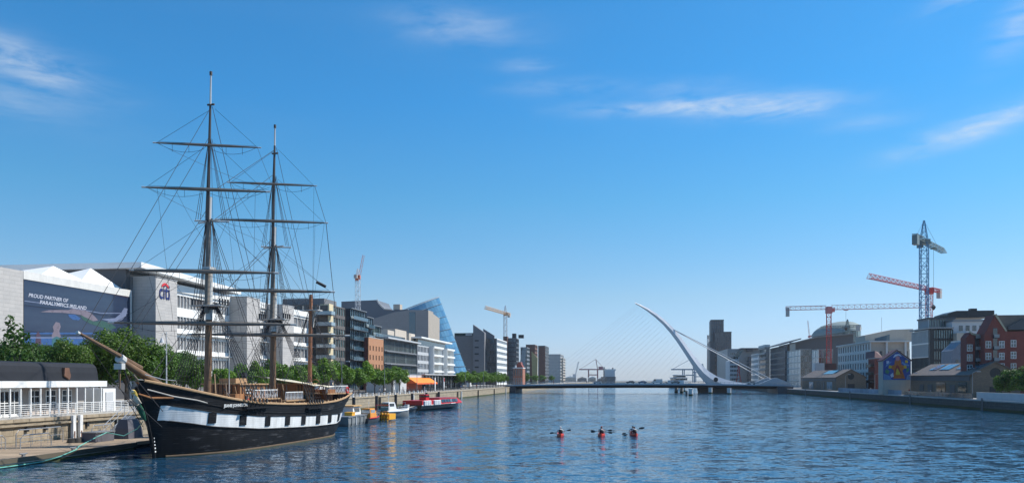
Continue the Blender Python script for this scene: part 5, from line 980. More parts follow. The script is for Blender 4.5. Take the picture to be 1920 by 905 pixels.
b = pb1 - 37.2; k = 0; posts = []
while b < pb1 + .3: obj('column', colm, P.root, P.at(PA_ - .05, b, QL)); posts.append(b); b += 1.3
P.part('back_wall', P.mb().box(PA_ - 7.5, PA_ - 1.9, 30, pb1 - 2.2, QL, 5.75), mat('pavilion_render', (0.42, 0.36, 0.32), .8))
wm = window_mesh(1.5, 1.9, 2, 3, WHITE, GLD, .08); wm2 = window_mesh(1.2, 2.3, 2, 2, WHITE, GLD, .08)
b = pb1 - 36; k = 0
while b < pb1 - 4.5:
    if b < b_at(50, PA_): obj('window', wm2, P.root, P.at(PA_ - .9, b, QL + .35), (0, 0, R(90))); b += 1.22
    else: obj('window', wm, P.root, P.at(PA_ - 1.82, b, QL + .75), (0, 0, R(90))); b += 2.35
P.part('glazed_bay_base', P.mb().box(PA_ - 1.9, PA_ - .85, 40, b_at(52, PA_), QL, QL + .34).box(PA_ - 1.9, PA_ - .85, 40, b_at(52, PA_), QL + 2.66, 5.75), WHITE)
P.part('deck', P.mb().box(PA_ - 2, PA_ + .75, 30, b_at(240, PA_), QL + .055, QL + .2), CONC)
P.part('end_booth', P.mb().box(PA_ - 3.5, PA_ - 1.2, pb1 + 1.2, pb1 + 3.4, QL + .2, 5.5), WHITE)
P.part('booth_door', P.mb().box(PA_ - 1.19, PA_ - 1.12, pb1 + 1.6, pb1 + 2.9, QL + .25, QL + 2.3), LGREY)
P.part('chimney', P.mb().prism([(PA_ - .5, b_at(121, PA_), 6.9), (PA_ - .5, b_at(131, PA_), 6.5), (PA_ - .5, b_at(133, PA_), 6.9), (PA_ - .5, b_at(130, PA_), 7.7), (PA_ - .5, b_at(122, PA_), 7.7)], (.5, 0, 0)), mat('rusty_metal', (0.16, 0.08, 0.05), .8, var=.3))
for k in range(5): P.part('table', P.mb().cyl(PA_ - .6, pb1 - 14 + k * 2.6, QL + .9, QL + .96, .35, 10).cyl(PA_ - .6, pb1 - 14 + k * 2.6, QL + .2, QL + .9, .04, 6), GREYM)
RL = Site('terrace_railing', 'white horizontal bar railing along the pavilion terrace', 'railing', PA_ + .7, 70, QL + .2)
re = b_at(240, PA_ + .7)
pm_ = MB().box(-.03, .03, -.03, .03, -.6, 1.12).mesh('post', WHITE)
b = re
while b > 44: obj('post', pm_, RL.root, RL.at(PA_ + .7, b, QL + .2)); b -= 1.25
for k in range(6): RL.part('rail', RL.mb().tube([(PA_ + .7, 44, QL + .36 + k * .19), (PA_ + .7, re, QL + .36 + k * .19)], .022 if k < 5 else .035, 6), WHITE)
RL.part('end_rail', RL.mb().tube([(PA_ + .7, re, QL + 1.3), (PA_ - .8, re, QL + 1.3)], .03, 6).tube([(PA_ + .7, re, QL + .7), (PA_ - .8, re, QL + .7)], .02, 6), WHITE)
# quay railing further along
QRL = Site('quay_railing', 'dark quay railing running along the left bank towards the bridge', 'railing', LW - .6, 112, QL)
pm_ = MB().box(-.04, .04, -.04, .04, 0, 1.15).mesh('post', DARKM); b = b_at(250, LW - .6); nb2 = 0
while b < 385: obj('post', pm_, QRL.root, QRL.at(LW - .6, b, QL + .05)); b += 2.2; nb2 += 1
for z in (.4, .75, 1.12): QRL.part('rail', QRL.mb().tube([(LW - .6, b_at(250, LW - .6), QL + .05 + z), (LW - .6, 385, QL + .05 + z)], .03, 5), DARKM)
bm_ = MB().cyl(0, 0, 0, .55, .2, 10, 0, .16).cyl(0, 0, .55, .7, .26, 10).mesh('mooring_bollard', WHITE)
for k in range(18):
    b = 146 + k * 4.4; o = obj('mooring_bollard', bm_, None, rw(LW - .25, b, QL + .05)); tag(o, 'white quay bollard, %s from the ship stern along the left quay edge' % ORD[k], 'bollard', 'white bollards on the left quay edge')
# ------------------------------------------------------------------ landing pontoon in front of the pavilion
dk = .62; PE = -45.0
PT = Site('landing_pontoon', 'low timber landing pontoon with weedy side below the quay wall', 'pontoon', PE, 60, 0)
ba, bz = 36.0, 69.0; bz2 = 78.0
PT.part('float', PT.mb().box(LW + .5, PE - .05, ba, bz - .3, -.8, .3), CONC); PT.part('weed_skirt', PT.mb().box(PE - .04, PE + .0, ba, bz - .3, -.8, .2), WEED)
PLK = mat('deck_plank', (0.33, 0.25, 0.17), .85, var=.2, rand=.2, bump=.2)
pk = MB().box(0, PE - LW - .6, .012, .388, 0, .07).mesh('plank', PLK)
b = 48.0
while b < bz2: obj('plank', pk, PT.root, PT.at(LW + .6, b, dk - .07)); b += .4
PT.part('edge_beam', PT.mb().box(PE - .25, PE + .06, ba, bz, .301, dk + .02), mat('edge_timber', (0.10, 0.085, 0.06), .9, var=.2))
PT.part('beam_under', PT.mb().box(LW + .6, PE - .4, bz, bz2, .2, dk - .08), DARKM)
PT.part('void_shade', PT.mb().box(LW + .8, PE - .1, bz + .05, bz2 + 2, -.8, .19), DARKM)  # dark box painted in for the shadowed void under the deck end
PT.part('edge_kerb', PT.mb().box(PE - .05, PE + .1, bz + .02, bz2, dk - .2, dk + .1), PLK)
RLM = STEEL
def hoop(x, b0_, b1_, h, label):
    T = Site('hoop_rail', label, 'railing', x, b0_, dk, group='hoop rails on the pontoon')
    pts = [(x, b0_, dk), (x, b0_, dk + h * .75), (x, b0_ + .35, dk + h), (x, b1_ - .35, dk + h), (x, b1_, dk + h * .75), (x, b1_, dk)]
    T.part('hoop', T.mb().tube(pts, .05, 8), RLM, smooth=True); T.part('mid_rail', T.mb().tube([(x, b0_, dk + h * .5), (x, b1_, dk + h * .5)], .025, 6), RLM)
    for f in (.33, .66): T.part('upright', T.mb().tube([(x, b0_ + (b1_ - b0_) * f, dk), (x, b0_ + (b1_ - b0_) * f, dk + h)], .02, 6), RLM)
hoop(-51.5, b_at(-12, -51.5), b_at(10, -51.5), 1.2, 'steel hoop rail cut by the left edge of the pontoon')
hoop(-52.6, b_at(30, -52.6), b_at(118, -52.6), 1.45, 'long tall steel hoop rail against the quay wall'); hoop(-50.6, b_at(38, -50.6), b_at(96, -50.6), 1.15, 'nearer low steel hoop rail on the pontoon deck')
hoop(-50.0, b_at(172, -50.0), b_at(212, -50.0), 1.5, 'steel hoop rail beside the gangway')
T = Site('gangway', 'sloping steel gangway leading from the quay down to the pontoon', 'gangway', -53, b_at(232, -53), dk)
gb0, gb1 = b_at(205, -52.5), b_at(245, -52.5)
T.part('ramp', T.mb().prism([(-53.2, gb0, dk), (-53.2, gb1, QL - .2), (-53.2, gb1, QL - .4), (-53.2, gb0, dk - .15)], (1.3, 0, 0)), GREYM)
for x in (-53.2, -51.9):
    T.part('side_rail', T.mb().tube([(x, gb0, dk + 1.1), (x, gb1, QL + .9)], .04, 6).tube([(x, gb0, dk + .6), (x, gb1, QL + .4)], .025, 6), RLM)
    for f in (0, .33, .66, 1): T.part('post', T.mb().tube([(x, gb0 + (gb1 - gb0) * f, dk + (QL - .2 - dk) * f), (x, gb0 + (gb1 - gb0) * f, dk + 1.1 + (QL - .2 - dk) * f)], .03, 6), RLM)
T = Site('equipment_skip', 'dark grey open equipment bin on the pontoon beside the gangway', 'bin', -49.5, b_at(185, -49.5), dk); b0_ = b_at(170, -49.5); b1_ = b_at(205, -49.5)
T.part('bin_body', T.mb().box(-50.4, -49.0, b0_, b1_, dk, dk + .85), mat('slate_plastic', (0.09, 0.09, 0.11), .7)); T.part('bin_rim', T.mb().box(-50.5, -48.9, b0_ - .06, b1_ + .06, dk + .853, dk + .95), GREYM)
T = Site('equipment_cover', 'slate grey covered stack on the pontoon by the ship bow', 'cover', -49, b_at(240, -49), dk); T.part('cover', T.mb().loft([[(-50.2 + i, b_at(234, -49) + i, dk), (-48.6 - i, b_at(234, -49) + i, dk), (-48.6 - i, b_at(262, -49) - i, dk), (-50.2 + i, b_at(262, -49) - i, dk)] if z == 0 else [(-50.2 + i, b_at(234, -49) + i, dk + z), (-48.6 - i, b_at(234, -49) + i, dk + z), (-48.6 - i, b_at(262, -49) - i, dk + z), (-50.2 + i, b_at(262, -49) - i, dk + z)] for z, i in ((0, 0), (1.0, .1), (1.9, .35))]), mat('slate_plastic', (0.09, 0.09, 0.11), .7))
for k, (px, dpx) in enumerate(((118, 0), (131, 0))):
    b = b_at(px + 12, LW); o = wl.part('white_fender_post', wl.mb().box(LW + .15, LW + .45, b, b + .42, dk - .2, QL + .1), WHITE)
    wl.part('rust_stain', wl.mb().box(LW + .455, LW + .462, b + .1, b + .3, dk, dk + .7), MATS['rusty_metal'])
for k, px in enumerate((46, 82, 160, 215)):
    b = b_at(px, LW); wl.part('mooring_ring_bracket', wl.mb().box(LW + .02, LW + .22, b, b + .35, QL - 1.15, QL - .75), DARKM)
wl.part('ledge', wl.mb().box(LW + .01, LW + .28, 50, 100, QL - .62, QL - .45), QSTONE)
# clutter: ropes coils, boxes
for k, (px, x) in enumerate(((135, -51), (146, -50.6), (158, -51.2))):
    b = b_at(px, x); m = MB()
    for j in range(4): m.tube([(.42 * math.cos(t * .5236) * (1 - j * .08), .42 * math.sin(t * .5236) * (1 - j * .08), .06 + j * .1) for t in range(13)], .055, 5)
    o = m.build('rope_coil', mat('old_rope', (0.09, 0.085, 0.075), .9), None, rw(x, b, dk), smooth=True); tag(o, ('coil of dark rope left of the bin on the pontoon', 'coil of dark rope in the middle on the pontoon', 'coil of dark rope nearest the bin on the pontoon')[k], 'rope', 'rope coils on the pontoon')
for k, (px, x) in enumerate(((44, PE - .5), (137, PE - .5))):
    b = b_at(px, x); T = thing('cleat', ('grey mooring cleat near the left end of the pontoon edge', 'grey mooring cleat near the middle of the pontoon edge')[k], 'cleat', rw(x, b, dk), -TH, 'cleats on the pontoon edge'); MB().box(-.08, .08, -.12, .12, 0, .16).build('base', GREYM, T); MB().tube([(0, -.4, .24), (0, -.15, .2), (0, .15, .2), (0, .4, .24)], [.04, .07, .07, .04], 8).build('horn', GREYM, T, smooth=True)
HOSE = mat('teal_rope', (0.14, 0.42, 0.36), .6)
hp = [(PE + .12, b_at(-30, PE), .12), (PE + .12, b_at(20, PE), .1), (PE + .14, b_at(75, PE), .12), (PE + .2, b_at(108, PE), .35), (PE + .1, b_at(140, PE), .7), (PE - .6, b_at(160, PE), dk + .25), (-47, b_at(180, -47), dk + .7), (-48.3, b_at(205, -48), dk + .9), (-47, b_at(232, -47), dk + .55), (-46, b_at(258, -46), dk + 1.2), (-44.6, b_at(268, -44.6), 2.6)]
o = MB().tube([rw(*p) for p in hp], .045, 6).build('mooring_hose', HOSE, None, smooth=True); tag(o, 'teal mooring rope trailing over the pontoon edge', 'rope')
# ------------------------------------------------------------------ kiosk with orange awning
KA = -64.5; k0, k1, k2, k3 = b_at(738, KA), b_at(792, KA), b_at(848, KA), b_at(862, KA)
B = Site('quay_kiosk', 'low grey and dark glass quay cafe with orange awnings', 'building', KA, k0, QL); kz = z_at(700.5, KA, k1)
B.part('wall', B.mb().box(KA - 8, KA - .3, k0, k1, QL, kz - .4).box(KA - .3, KA, k0, b_at(762, KA), QL, kz - .4).box(KA - .3, KA, b_at(762, KA) + .01, k1, QL + 3.4, kz - .4), LGREY)
B.part('shopfront', B.mb().box(KA - .25, KA - .1, b_at(762, KA) + .02, k1 - .1, QL, QL + 3.39), mat('terracotta_front', (0.33, 0.07, 0.03), .7))
AW = mat('orange_awning', (0.75, 0.22, 0.02), .8, var=.08)
e0, e1 = b_at(764, KA), b_at(805, KA)
for k in range(2):
    u0, u1 = e0 + (e1 - e0) * k / 2 + .1, e0 + (e1 - e0) * (k + 1) / 2 - .1
    w = B.part('awning', B.mb().prism([(KA + .02, u0, QL + 4.3), (KA + 2.8, u0, QL + 2.6), (KA + 2.8, u1, QL + 2.6), (KA + .02, u1, QL + 4.3)], (0, 0, .06)), AW)
    B.part('valance', B.mb().box(KA + 2.81, KA + 2.84, u0, u1, QL + 2.25, QL + 2.66), mat('orange_red_valance', (0.62, 0.1, 0.02), .8), parent=w)
    B.part('awning_cheek', B.mb().prism([(KA + .03, u0 - .03, QL + 4.25), (KA + 2.78, u0 - .03, QL + 2.58), (KA + .03, u0 - .03, QL + 2.58)], (0, .02, 0)), MATS['orange_red_valance'], parent=w)
B.facade('S', KA, k1 + .02, k3, QL, kz - .3, 14, 1, DARKM, GLD, DARKM, pier=.25, span=.7, nx=2, nz=2)
B.part('dark_core', B.mb().box(KA - 8, KA - .32, k1 + .02, k3, QL, kz - .35), DARKM)
B.part('roof', B.mb().box(KA - 9, KA + 1.2, k1 - 1, k3 + 1, kz - .29, kz), LGREY)
for px, t in ((810, 0), (827, 1)):
    b = b_at(px, KA + 3); c = rw(KA + 4, b, QL); o = thing('totem_sign', ('white totem sign in front of the quay cafe', 'slim white totem sign with a red top by the quay cafe')[t], 'sign', c, -TH); MB().box(-.1, .1, -.4, .4, 0, 4.3).build('panel', WHITE, o); MB().box(-.2, .2, -.5, .5, -.0, .1).build('plinth', GREYM, o)
    if t: MB().box(.101, .12, -.35, .35, 3, 4.2).build('red_field', CR, o)
# ------------------------------------------------------------------ street lamps
lm1 = MB(); lm1.tube([(0, 0, 0), (0, 0, 1.2), (0, 0, 7.2)], [.12, .09, .06], 8)
lmp = lm1.mesh('pole', GREYM, True); lmh = MB().tube([(0, 0, 7.2), (.6, 0, 7.6), (1.3, 0, 7.65)], .045, 6).mesh('arm', GREYM, True); lmd = MB().loft([[(x, y, z) for x, y in ((1.0, -.15), (1.75, -.12), (1.75, .12), (1.0, .15))] for z in (7.5, 7.68)]).mesh('lamp_head', LGREY)
LB = [(rw(-60, b, QL), 'left quay, %s from the ship stern') for b in (165, 196, 228, 262, 300, 340, 375)]
for i, (p, l) in enumerate(LB):
    T = thing('street_lamp', 'grey street lamp on the ' + l % ORD[i], 'lamp', p, -TH, 'street lamps on the left quay')
    obj('pole', lmp, T); obj('arm', lmh, T); obj('lamp_head', lmd, T)
for i, b in enumerate((196, 236, 268, 302, 338, 372)):
    T = thing('street_lamp', 'grey street lamp on the right quay, %s from the large shed' % ORD[i], 'lamp', rw(79, b, QR), -TH, 'street lamps on the right quay')
    obj('pole', lmp, T, (0, 0, 0), (0, 0, 0), (1, 1, .8)); obj('arm', lmh, T, (0, 0, -1.45)); obj('lamp_head', lmd, T, (0, 0, -1.45))
# hooded lantern post by the tower
b = b_at(312, -63); T = thing('lantern_post', 'tall pale lantern post with curled arm before the logo tower', 'lamp', rw(-63, b, QL), -TH)
h = z_at(622, -63, b) - QL; MB().tube([(0, 0, 0), (0, 0, h)], [.12, .06], 8).build('pole', LGREY, T, smooth=True); MB().tube([(0, 0, h - .6), (0, -.5, h - .1), (0, -1.0, h - .4), (0, -1.1, h - .9)], .05, 6).build('arm', LGREY, T, smooth=True); MB().cyl(0, -1.1, h - 1.5, h - .9, .3, 10, 0, .12).build('lantern', LGREY, T)
# ------------------------------------------------------------------ small craft moored along the left bank
HB = mat('hull_black', (0.012, 0.013, 0.015), .35, var=.2); RD = mat('boat_red', (0.5, 0.02, 0.025), .35, var=.1); YO = mat('safety_yellow', (0.75, 0.36, 0.02), .5, var=.1); ALU = mat('aluminium_hull', (0.2, 0.21, 0.21), .55, .2, var=.12, streak=.1); TEALP = mat('boat_teal', (0.10, 0.22, 0.22), .5)
def hullmesh(L, Bm, D, fr, mt, transom=.9, sheer=.25, nseg=10, z0=-.35):
    m = MB(); rg = []
    for i in range(nseg + 1):
        t = i / nseg; w = Bm / 2 * (transom + (1 - transom) * min(1, t * 3)) * (1 if t < .55 else max(.03, math.cos((t - .55) / .45 * math.pi / 2) ** .8)); h = D + sheer * D * (t ** 3)
        y = L * t; rg.append([(-w, y, h), (-w * .96, y, h * .35), (-w * .6, y, z0 * (1 - t ** 4)), (w * .6, y, z0 * (1 - t ** 4)), (w * .96, y, h * .35), (w, y, h)])
    m.loft(rg); return m
# red tour boat
p0_, p1_ = pt(782, 769, 168), pt(853, 764, 186); dv = (p1_ - p0_); ang = -math.atan2(dv.x, dv.y); T = thing('red_tour_boat', 'long low red tour boat with black hull and white life raft drums', 'boat', (p0_.x - 1.0, p0_.y - 1, 0), ang)
Lb = 23.0; hullmesh(Lb, 5.0, 1.15, 0, HB).build('hull', HB, T, smooth=True)
m = MB(); m.box(-2.3, 2.3, 9.2, 20.5, 1.16, 1.3); m.build('deck', RD, T)
m = MB(); m.loft([[(-2.2, y, 1.3), (2.2, y, 1.3), (1.9, y, 1.3 + h), (-1.9, y, 1.3 + h)] for y, h in ((9.4, 1.1), (19, 1.0), (21, .3))]); m.build('saloon', RD, T)
for s in (-1, 1):
    for k in range(6):
        MB().prism([(s * 2.235, 10 + k * 1.45, 1.5), (s * 2.235, 11.2 + k * 1.45, 1.5), (s * 2.03, 11.2 + k * 1.45, 2.2), (s * 2.03, 10 + k * 1.45, 2.2)], (s * .02, 0, .01)).build('saloon_window', GLD, T)
MB().box(-1.95, 1.95, 9.5, 19, 2.41, 2.5).build('roof', mat('boat_roof_red', (0.35, 0.06, 0.06), .4), T)
MB().box(-2.3, 2.3, .3, 9.1, 1.15, 2.1).build('aft_bulwark', RD, T); MB().box(-.8, .8, 5.0, 6.6, 2.1, 3.3).build('wheelhouse', RD, T); MB().box(-.82, .82, 4.95, 6.62, 2.7, 3.1).build('wheelhouse_window', GLD, T); MB().tube([(0, 6, 3.3), (0, 6, 5.0)], .06, 6).build('mast', WHITE, T)
for k, (y, z) in enumerate([(1.2, 1.55), (2.0, 1.55), (2.8, 1.55), (3.6, 1.55), (6.0, 1.55), (6.8, 1.55), (7.6, 1.55), (8.4, 1.55)]):
    m = MB(); m.tube([(2.38, y, z - .55), (2.38, y, z - .45), (2.38, y, z + .45), (2.38, y, z + .55)], [.2, .36, .36, .2], 10); m.build('life_raft_drum', WHITE, T, smooth=True)
MB().tube([(2.32, .1, 1.1), (2.4, 10, 1.12), (2.3, 17, 1.2)], .07, 6).build('rubbing_strake', WHITE, T)
# white workboat
c = pt(737, 781, 139); T = thing('white_workboat', 'small white workboat with teal wheelhouse moored astern of the ship', 'boat', (c.x - 1.6, c.y - 2, 0), R(-38))
hullmesh(6.4, 2.5, 1.0, 0, ALU).build('hull', ALU, T, smooth=True); MB().loft([[(-1.0, .6, 1.0), (1.0, .6, 1.0), (1.0, 2.6, 1.0), (-1.0, 2.6, 1.0)], [(-.9, .7, 2.0), (.9, .7, 2.0), (.9, 2.4, 2.0), (-.9, 2.4, 2.0)], [(-.8, .8, 2.6), (.8, .8, 2.6), (.8, 2.2, 2.6), (-.8, 2.2, 2.6)]]).build('wheelhouse', WHITE, T)
MB().box(-.88, .88, .62, .7, 1.85, 2.45).build('wheelhouse_window', GLD, T); MB().box(.84, .93, 1.0, 2.0, 1.9, 2.4).build('wheelhouse_window', GLD, T); MB().box(-.95, .95, .55, .585, 1.05, 1.7).build('teal_panel', TEALP, T)
for s in (-1, 1): MB().tube([(s * 1.22, .1, 1.05), (s * 1.3, 3, 1.08), (s * .9, 5.2, 1.2), (0, 6.3, 1.35)], .16, 8).build('fender_tube', WHITE, T, smooth=True)
MB().tube([(0, 1.5, 2.6), (0, 1.5, 4.0)], .04, 5).tube([(-.5, 1.5, 3.5), (.5, 1.5, 3.5)], .03, 5).build('mast', WHITE, T)
for k in range(5): MB().tube([(1.0, 3 + k * .5, 1.1), (1.0, 3 + k * .5, 1.8)], .02, 5).build('rail_post', WHITE, T)
MB().tube([(1.0, 3, 1.8), (1.0, 5, 1.8)], .025, 5).build('rail', WHITE, T)
# grey work barge with yellow fender cage
p0_, p1_ = pt(650, 799, 111), pt(703, 789, 125); dv = p1_ - p0_; T = thing('work_barge', 'grey steel work barge lying between the ship stern and the white workboat', 'barge', (p0_.x, p0_.y, 0), -math.atan2(dv.x, dv.y))
Lg = dv.length + 1.5; MB().loft([[(-3.4, -.6, -.3), (.4, -.6, -.3), (.4, Lg, -.3), (-3.4, Lg, -.3)], [(-3.4, -1.0, .4), (.6, -1.0, .4), (.6, Lg + .3, .4), (-3.4, Lg + .3, .4)], [(-3.4, -1.2, 1.25), (.6, -1.2, 1.25), (.6, Lg + .4, 1.25), (-3.4, Lg + .4, 1.25)]]).build('hull', ALU, T)
MB().box(-3.5, .7, -1.3, Lg + .5, 1.253, 1.4).build('deck_edge', GREYM, T)
for k in range(8): MB().box(.605, .72, .2 + k * Lg / 8, .45 + k * Lg / 8, .1, 1.25).build('side_rib', LGREY if k % 4 == 1 else ALU, T)
MB().loft([[(-2.3, 4, 1.4), (-.3, 4, 1.4), (-.3, 8, 1.4), (-2.3, 8, 1.4)], [(-2.1, 4.3, 2.6), (-.5, 4.3, 2.6), (-.5, 7.6, 2.6), (-2.1, 7.6, 2.6)]]).build('cabin', OFFW, T); MB().box(-2.35, -.25, 4.0, 7.9, 2.603, 2.75).build('cabin_roof', mat('tan_canvas', (0.5, 0.3, 0.12), .8), T); MB().box(-.44, -.36, 4.8, 7.2, 1.75, 2.4).build('cabin_window', GLD, T)
def on(T, o):
    o.matrix_world = Matrix.Translation(T.location) @ Matrix.Rotation(T.rotation_euler.z, 4, 'Z'); return o
q = thing('water_tank', 'blue tank with white lid on the grey barge', 'tank', (0, 0, 0)); on(T, q); MB().cyl(-1.6, 1.2, 1.4, 2.9, .55, 12).build('drum', mat('tank_blue', (0.06, 0.16, 0.42), .5), q, smooth=True); MB().cyl(-1.6, 1.2, 2.9, 3.1, .58, 12).build('lid', WHITE, q)
q = thing('yellow_crate', 'yellow crate on the near end of the grey barge', 'crate', (0, 0, 0)); on(T, q); MB().box(-.9, .2, 1.8, 3.2, 1.4, 1.8).build('bin', YO, q); MB().box(-.95, .25, 1.75, 3.25, 1.803, 1.9).build('rim', MATS['safety_yellow'], q)
m = MB(); 
for k in range(14): m.ball((-2.1 + random.uniform(-.5, .5), 9.5 + random.uniform(-.6, .6), 1.45 + random.uniform(.1, .5)), random.uniform(.2, .38), n=7, k=4, sc=(1, 1, .7))
tag(on(T, m.build('net_heap', mat('net_green', (0.06, 0.2, 0.09), .9, var=.3, bump=.5))), 'heap of green netting on the grey barge', 'net')
p0_ = pt(694, 787, 127); T = thing('fender_cage', 'yellow orange fender cage at the end of the grey barge', 'fender', (p0_.x + 1.0, p0_.y - 1.2, 0), R(-12)); 
for k in range(5): MB().tube([(.1 + k * .48, 0, -.3), (.1 + k * .48, 0, 1.5)], .14, 8).build('fender_bar', YO, T, smooth=True)
for z in (.35, .9, 1.45): MB().tube([(-.2, -.12, z), (2.3, -.12, z)], .09, 6).build('cross_bar', mat('rust_orange', (0.45, 0.16, 0.03), .7), T)
MB().box(-.2, 2.3, .15, 3, .2, 1.1).build('platform', YO, T); MB().tube([(0, .3, 1.6), (0, .3, 2.5), (2.2, .3, 2.5), (2.2, .3, 1.6)], .04, 6).build('guard_rail', RD, T)
# inflatable by the steps
c = pt(752, 772, 158); T = thing('grey_rib', 'dark rigid inflatable boat between the workboat and the red tour boat', 'boat', (c.x, c.y, 0), R(-20))
hullmesh(6, 2.2, .6, 0, HB).build('hull', DGREY, T, smooth=True)
for s in (-1, 1): MB().tube([(s * 1.1, -.2, .65), (s * 1.15, 3, .65), (s * .8, 5, .75), (0, 6.2, .95)], [.22, .25, .25, .2], 10).build('tube', HB, T, smooth=True)
MB().box(-.4, .4, 2, 2.8, .6, 1.5).build('console', LGREY, T); MB().box(-.2, .2, -.5, 0, .3, 1.4).build('outboard', HB, T); MB().tube([(-.7, .5, .7), (-.7, .5, 2), (.7, .5, 2), (.7, .5, .7)], .04, 6).build('a_frame', STEEL, T)
o = Site('boat_pontoon', 'narrow floating walkway behind the moored boats', 'pontoon', -45, 150, 0); o.part('float', o.mb().box(-46.5, -44, 118, 205, -.4, .5), CONC); o.part('deck', o.mb().box(-46.6, -43.9, 117.9, 205.1, .503, .6), WOODL)
for k in range(7): o.part('guide_pile', o.mb().cyl(-46.9, 122 + k * 13, -2, 3.4, .3, 10), DARKM)

c = pt(681, 794, 118); T = thing('orange_launch', 'small launch with orange canvas cabin tied to the grey barge', 'boat', (c.x, c.y, 0), R(-14))
hullmesh(5.2, 1.9, .75, 0, YO).build('hull', mat('launch_dark', (0.05, 0.06, 0.07), .5), T, smooth=True); MB().loft([[(-.8, .8, .75), (.8, .8, .75), (.8, 3.2, .75), (-.8, 3.2, .75)], [(-.75, .85, 1.5), (.75, .85, 1.5), (.75, 3.0, 1.5), (-.75, 3.0, 1.5)], [(-.6, 1.0, 2.2), (.6, 1.0, 2.2), (.6, 2.7, 2.2), (-.6, 2.7, 2.2)]]).build('cabin', mat('launch_orange', (0.62, 0.25, 0.04), .7), T)
MB().box(-.62, .62, .82, .9, 1.5, 2.0).build('rear_window', GLP, T); MB().box(.66, .74, 1.2, 2.6, 1.5, 2.0).build('side_window', GLP, T); MB().tube([(0, 2, 2.2), (0, 2, 3.2)], .03, 5).build('aerial', WHITE, T)
for s_ in (-1, 1): MB().tube([(s_ * .95, .1, .78), (s_ * 1.0, 2.5, .8), (s_ * .5, 4.6, .9)], .09, 6).build('gunwale', RD if s_ > 0 else WHITE, T, smooth=True)
# ------------------------------------------------------------------ the three masted ship
SH = thing('tall_ship', 'black hulled three masted wooden ship with white gun port band and bare yards', 'ship', (-29.6, 66.3, 0), -math.atan(.225))
def ip(tab, s):
    if s <= tab[0][0]: return tab[0][1]
    for (a, x), (b, y) in zip(tab, tab[1:]):
        if s <= b:
            t = (s - a) / (b - a); return x + (y - x) * t
    return tab[-1][1]
WLh = [(0, .1), (2, 1.5), (5, 3.0), (9, 3.9), (15, 4.1), (22, 4.0), (27, 3.2), (30, 1.9), (32, .5), (34, .3)]
DKh = [(-2.1, .15), (-1.5, .55), (-.8, .95), (0, 1.45), (2, 2.6), (5, 3.55), (9, 4.1), (15, 4.2), (22, 4.1), (27, 3.7), (30, 3.3), (33.2, 2.7)]
SHR = [(-2.1, 6.45), (0, 5.95), (2, 5.45), (5, 4.85), (9, 4.3), (15, 4.0), (22, 3.88), (27, 4.02), (30, 4.3), (33.2, 4.8)]
ZB = [(-2.1, 5.8), (-1.5, 4.7), (-.8, 3.0), (-.35, 1.5), (0, -.3), (.6, -1.0), (29.5, -1.0), (31, -.2), (32.2, .9), (33.2, 2.0)]
WLo = [(0, 3.14), (4, 2.4), (10, 1.88), (20, 1.52), (28, 1.42), (33.2, 1.9)]
WHi = [(0, 4.36), (4, 3.6), (10, 3.03), (20, 2.66), (28, 2.52), (33.2, 2.9)]
def hbr(s, z):
    zb, zr, dk_ = ip(ZB, s), ip(SHR, s), ip(DKh, s); t = max(0.0, min(1.0, (z - zb) / (zr - zb)))
    if s < 0.05: p = .9
    elif s > 30.5: p = .55
    else:
        t0 = (0 - zb) / (zr - zb); p = max(.06, math.log(max(.02, ip(WLh, s) / dk_)) / math.log(max(.03, t0)))
    return max(.03, dk_ * t ** p) if t > 0 else .03
ST = [-2.1, -1.8, -1.5, -1.15, -.8, -.5, -.35, -.15, 0, .3, .6, 1, 1.5, 2, 2.7, 3.5, 4.4, 5.4, 6.6, 8, 9.5, 11.5, 13.5, 16, 18.5, 21, 23, 25, 26.5, 28, 29.2, 30.2, 31, 31.8, 32.5, 33.2]
def lev(s):
    zb, zr = ip(ZB, s), ip(SHR, s); lo = max(ip(WLo, s), zb + .12 * (zr - zb)); hi = max(ip(WHi, s), zb + .3 * (zr - zb)); hi = min(hi, zr - .25); lo = min(lo, hi - .1)
    return [zb + (lo - zb) * (i / 6) for i in range(7)], [lo, (lo + hi) / 2, hi], [hi + (zr - hi) * i / 4 for i in range(5)]
HBLK = mat('ship_black_paint', (0.008, 0.0085, 0.010), .62, var=.35, scale=.7, wave=('Z', 1.6), bump=.08, streak=.3, spec=.2, scuff=((0.10, 0.10, 0.105), .555, (.35, .35, 2.2)))
HWHT = mat('ship_white_paint', (0.68, 0.68, 0.66), .55, var=.09, scale=1.2, wave=('Z', 1.6), bump=.06, streak=.22, scuff=((0.28, 0.25, 0.21), .60, (2.6, 2.6, .45)))
BOOT = mat('ship_boot_line', (0.11, 0.075, 0.045), .8, var=.3)
def hull_part(name, sel, mt, s_min=-9):
    m = MB(); 
    for sd_ in (1, -1):
        grid = [[(sd_ * hbr(s, z), s, z) for z in lev(s)[sel]] for s in ST if s >= s_min]
        n = len(grid[0]); pts = [p for r in grid for p in r]; fs = [(i * n + j, i * n + j + 1, (i + 1) * n + j + 1, (i + 1) * n + j) for i in range(len(grid) - 1) for j in range(n - 1)]
        m.add(pts, fs)
    if s_min < -5 or True:
        L = lev(33.2)[sel]; pts = [(hbr(33.2, z), 33.2, z) for z in L] + [(-hbr(33.2, z), 33.2, z) for z in reversed(L)]
        m.poly(pts)
    return m.build(name, mt, SH, smooth=True)
hull_part('hull', 0, HBLK)
hull_part('bulwark', 2, HBLK)
m = MB()
for sd_ in (1, -1):
    A = [s for s in ST if s <= -.35]; grid = [[(sd_ * hbr(s, z), s, z) for z in lev(s)[1]] for s in A]; n = 3
    m.add([p for r in grid for p in r], [(i * n + j, i * n + j + 1, (i + 1) * n + j + 1, (i + 1) * n + j) for i in range(len(grid) - 1) for j in range(n - 1)])
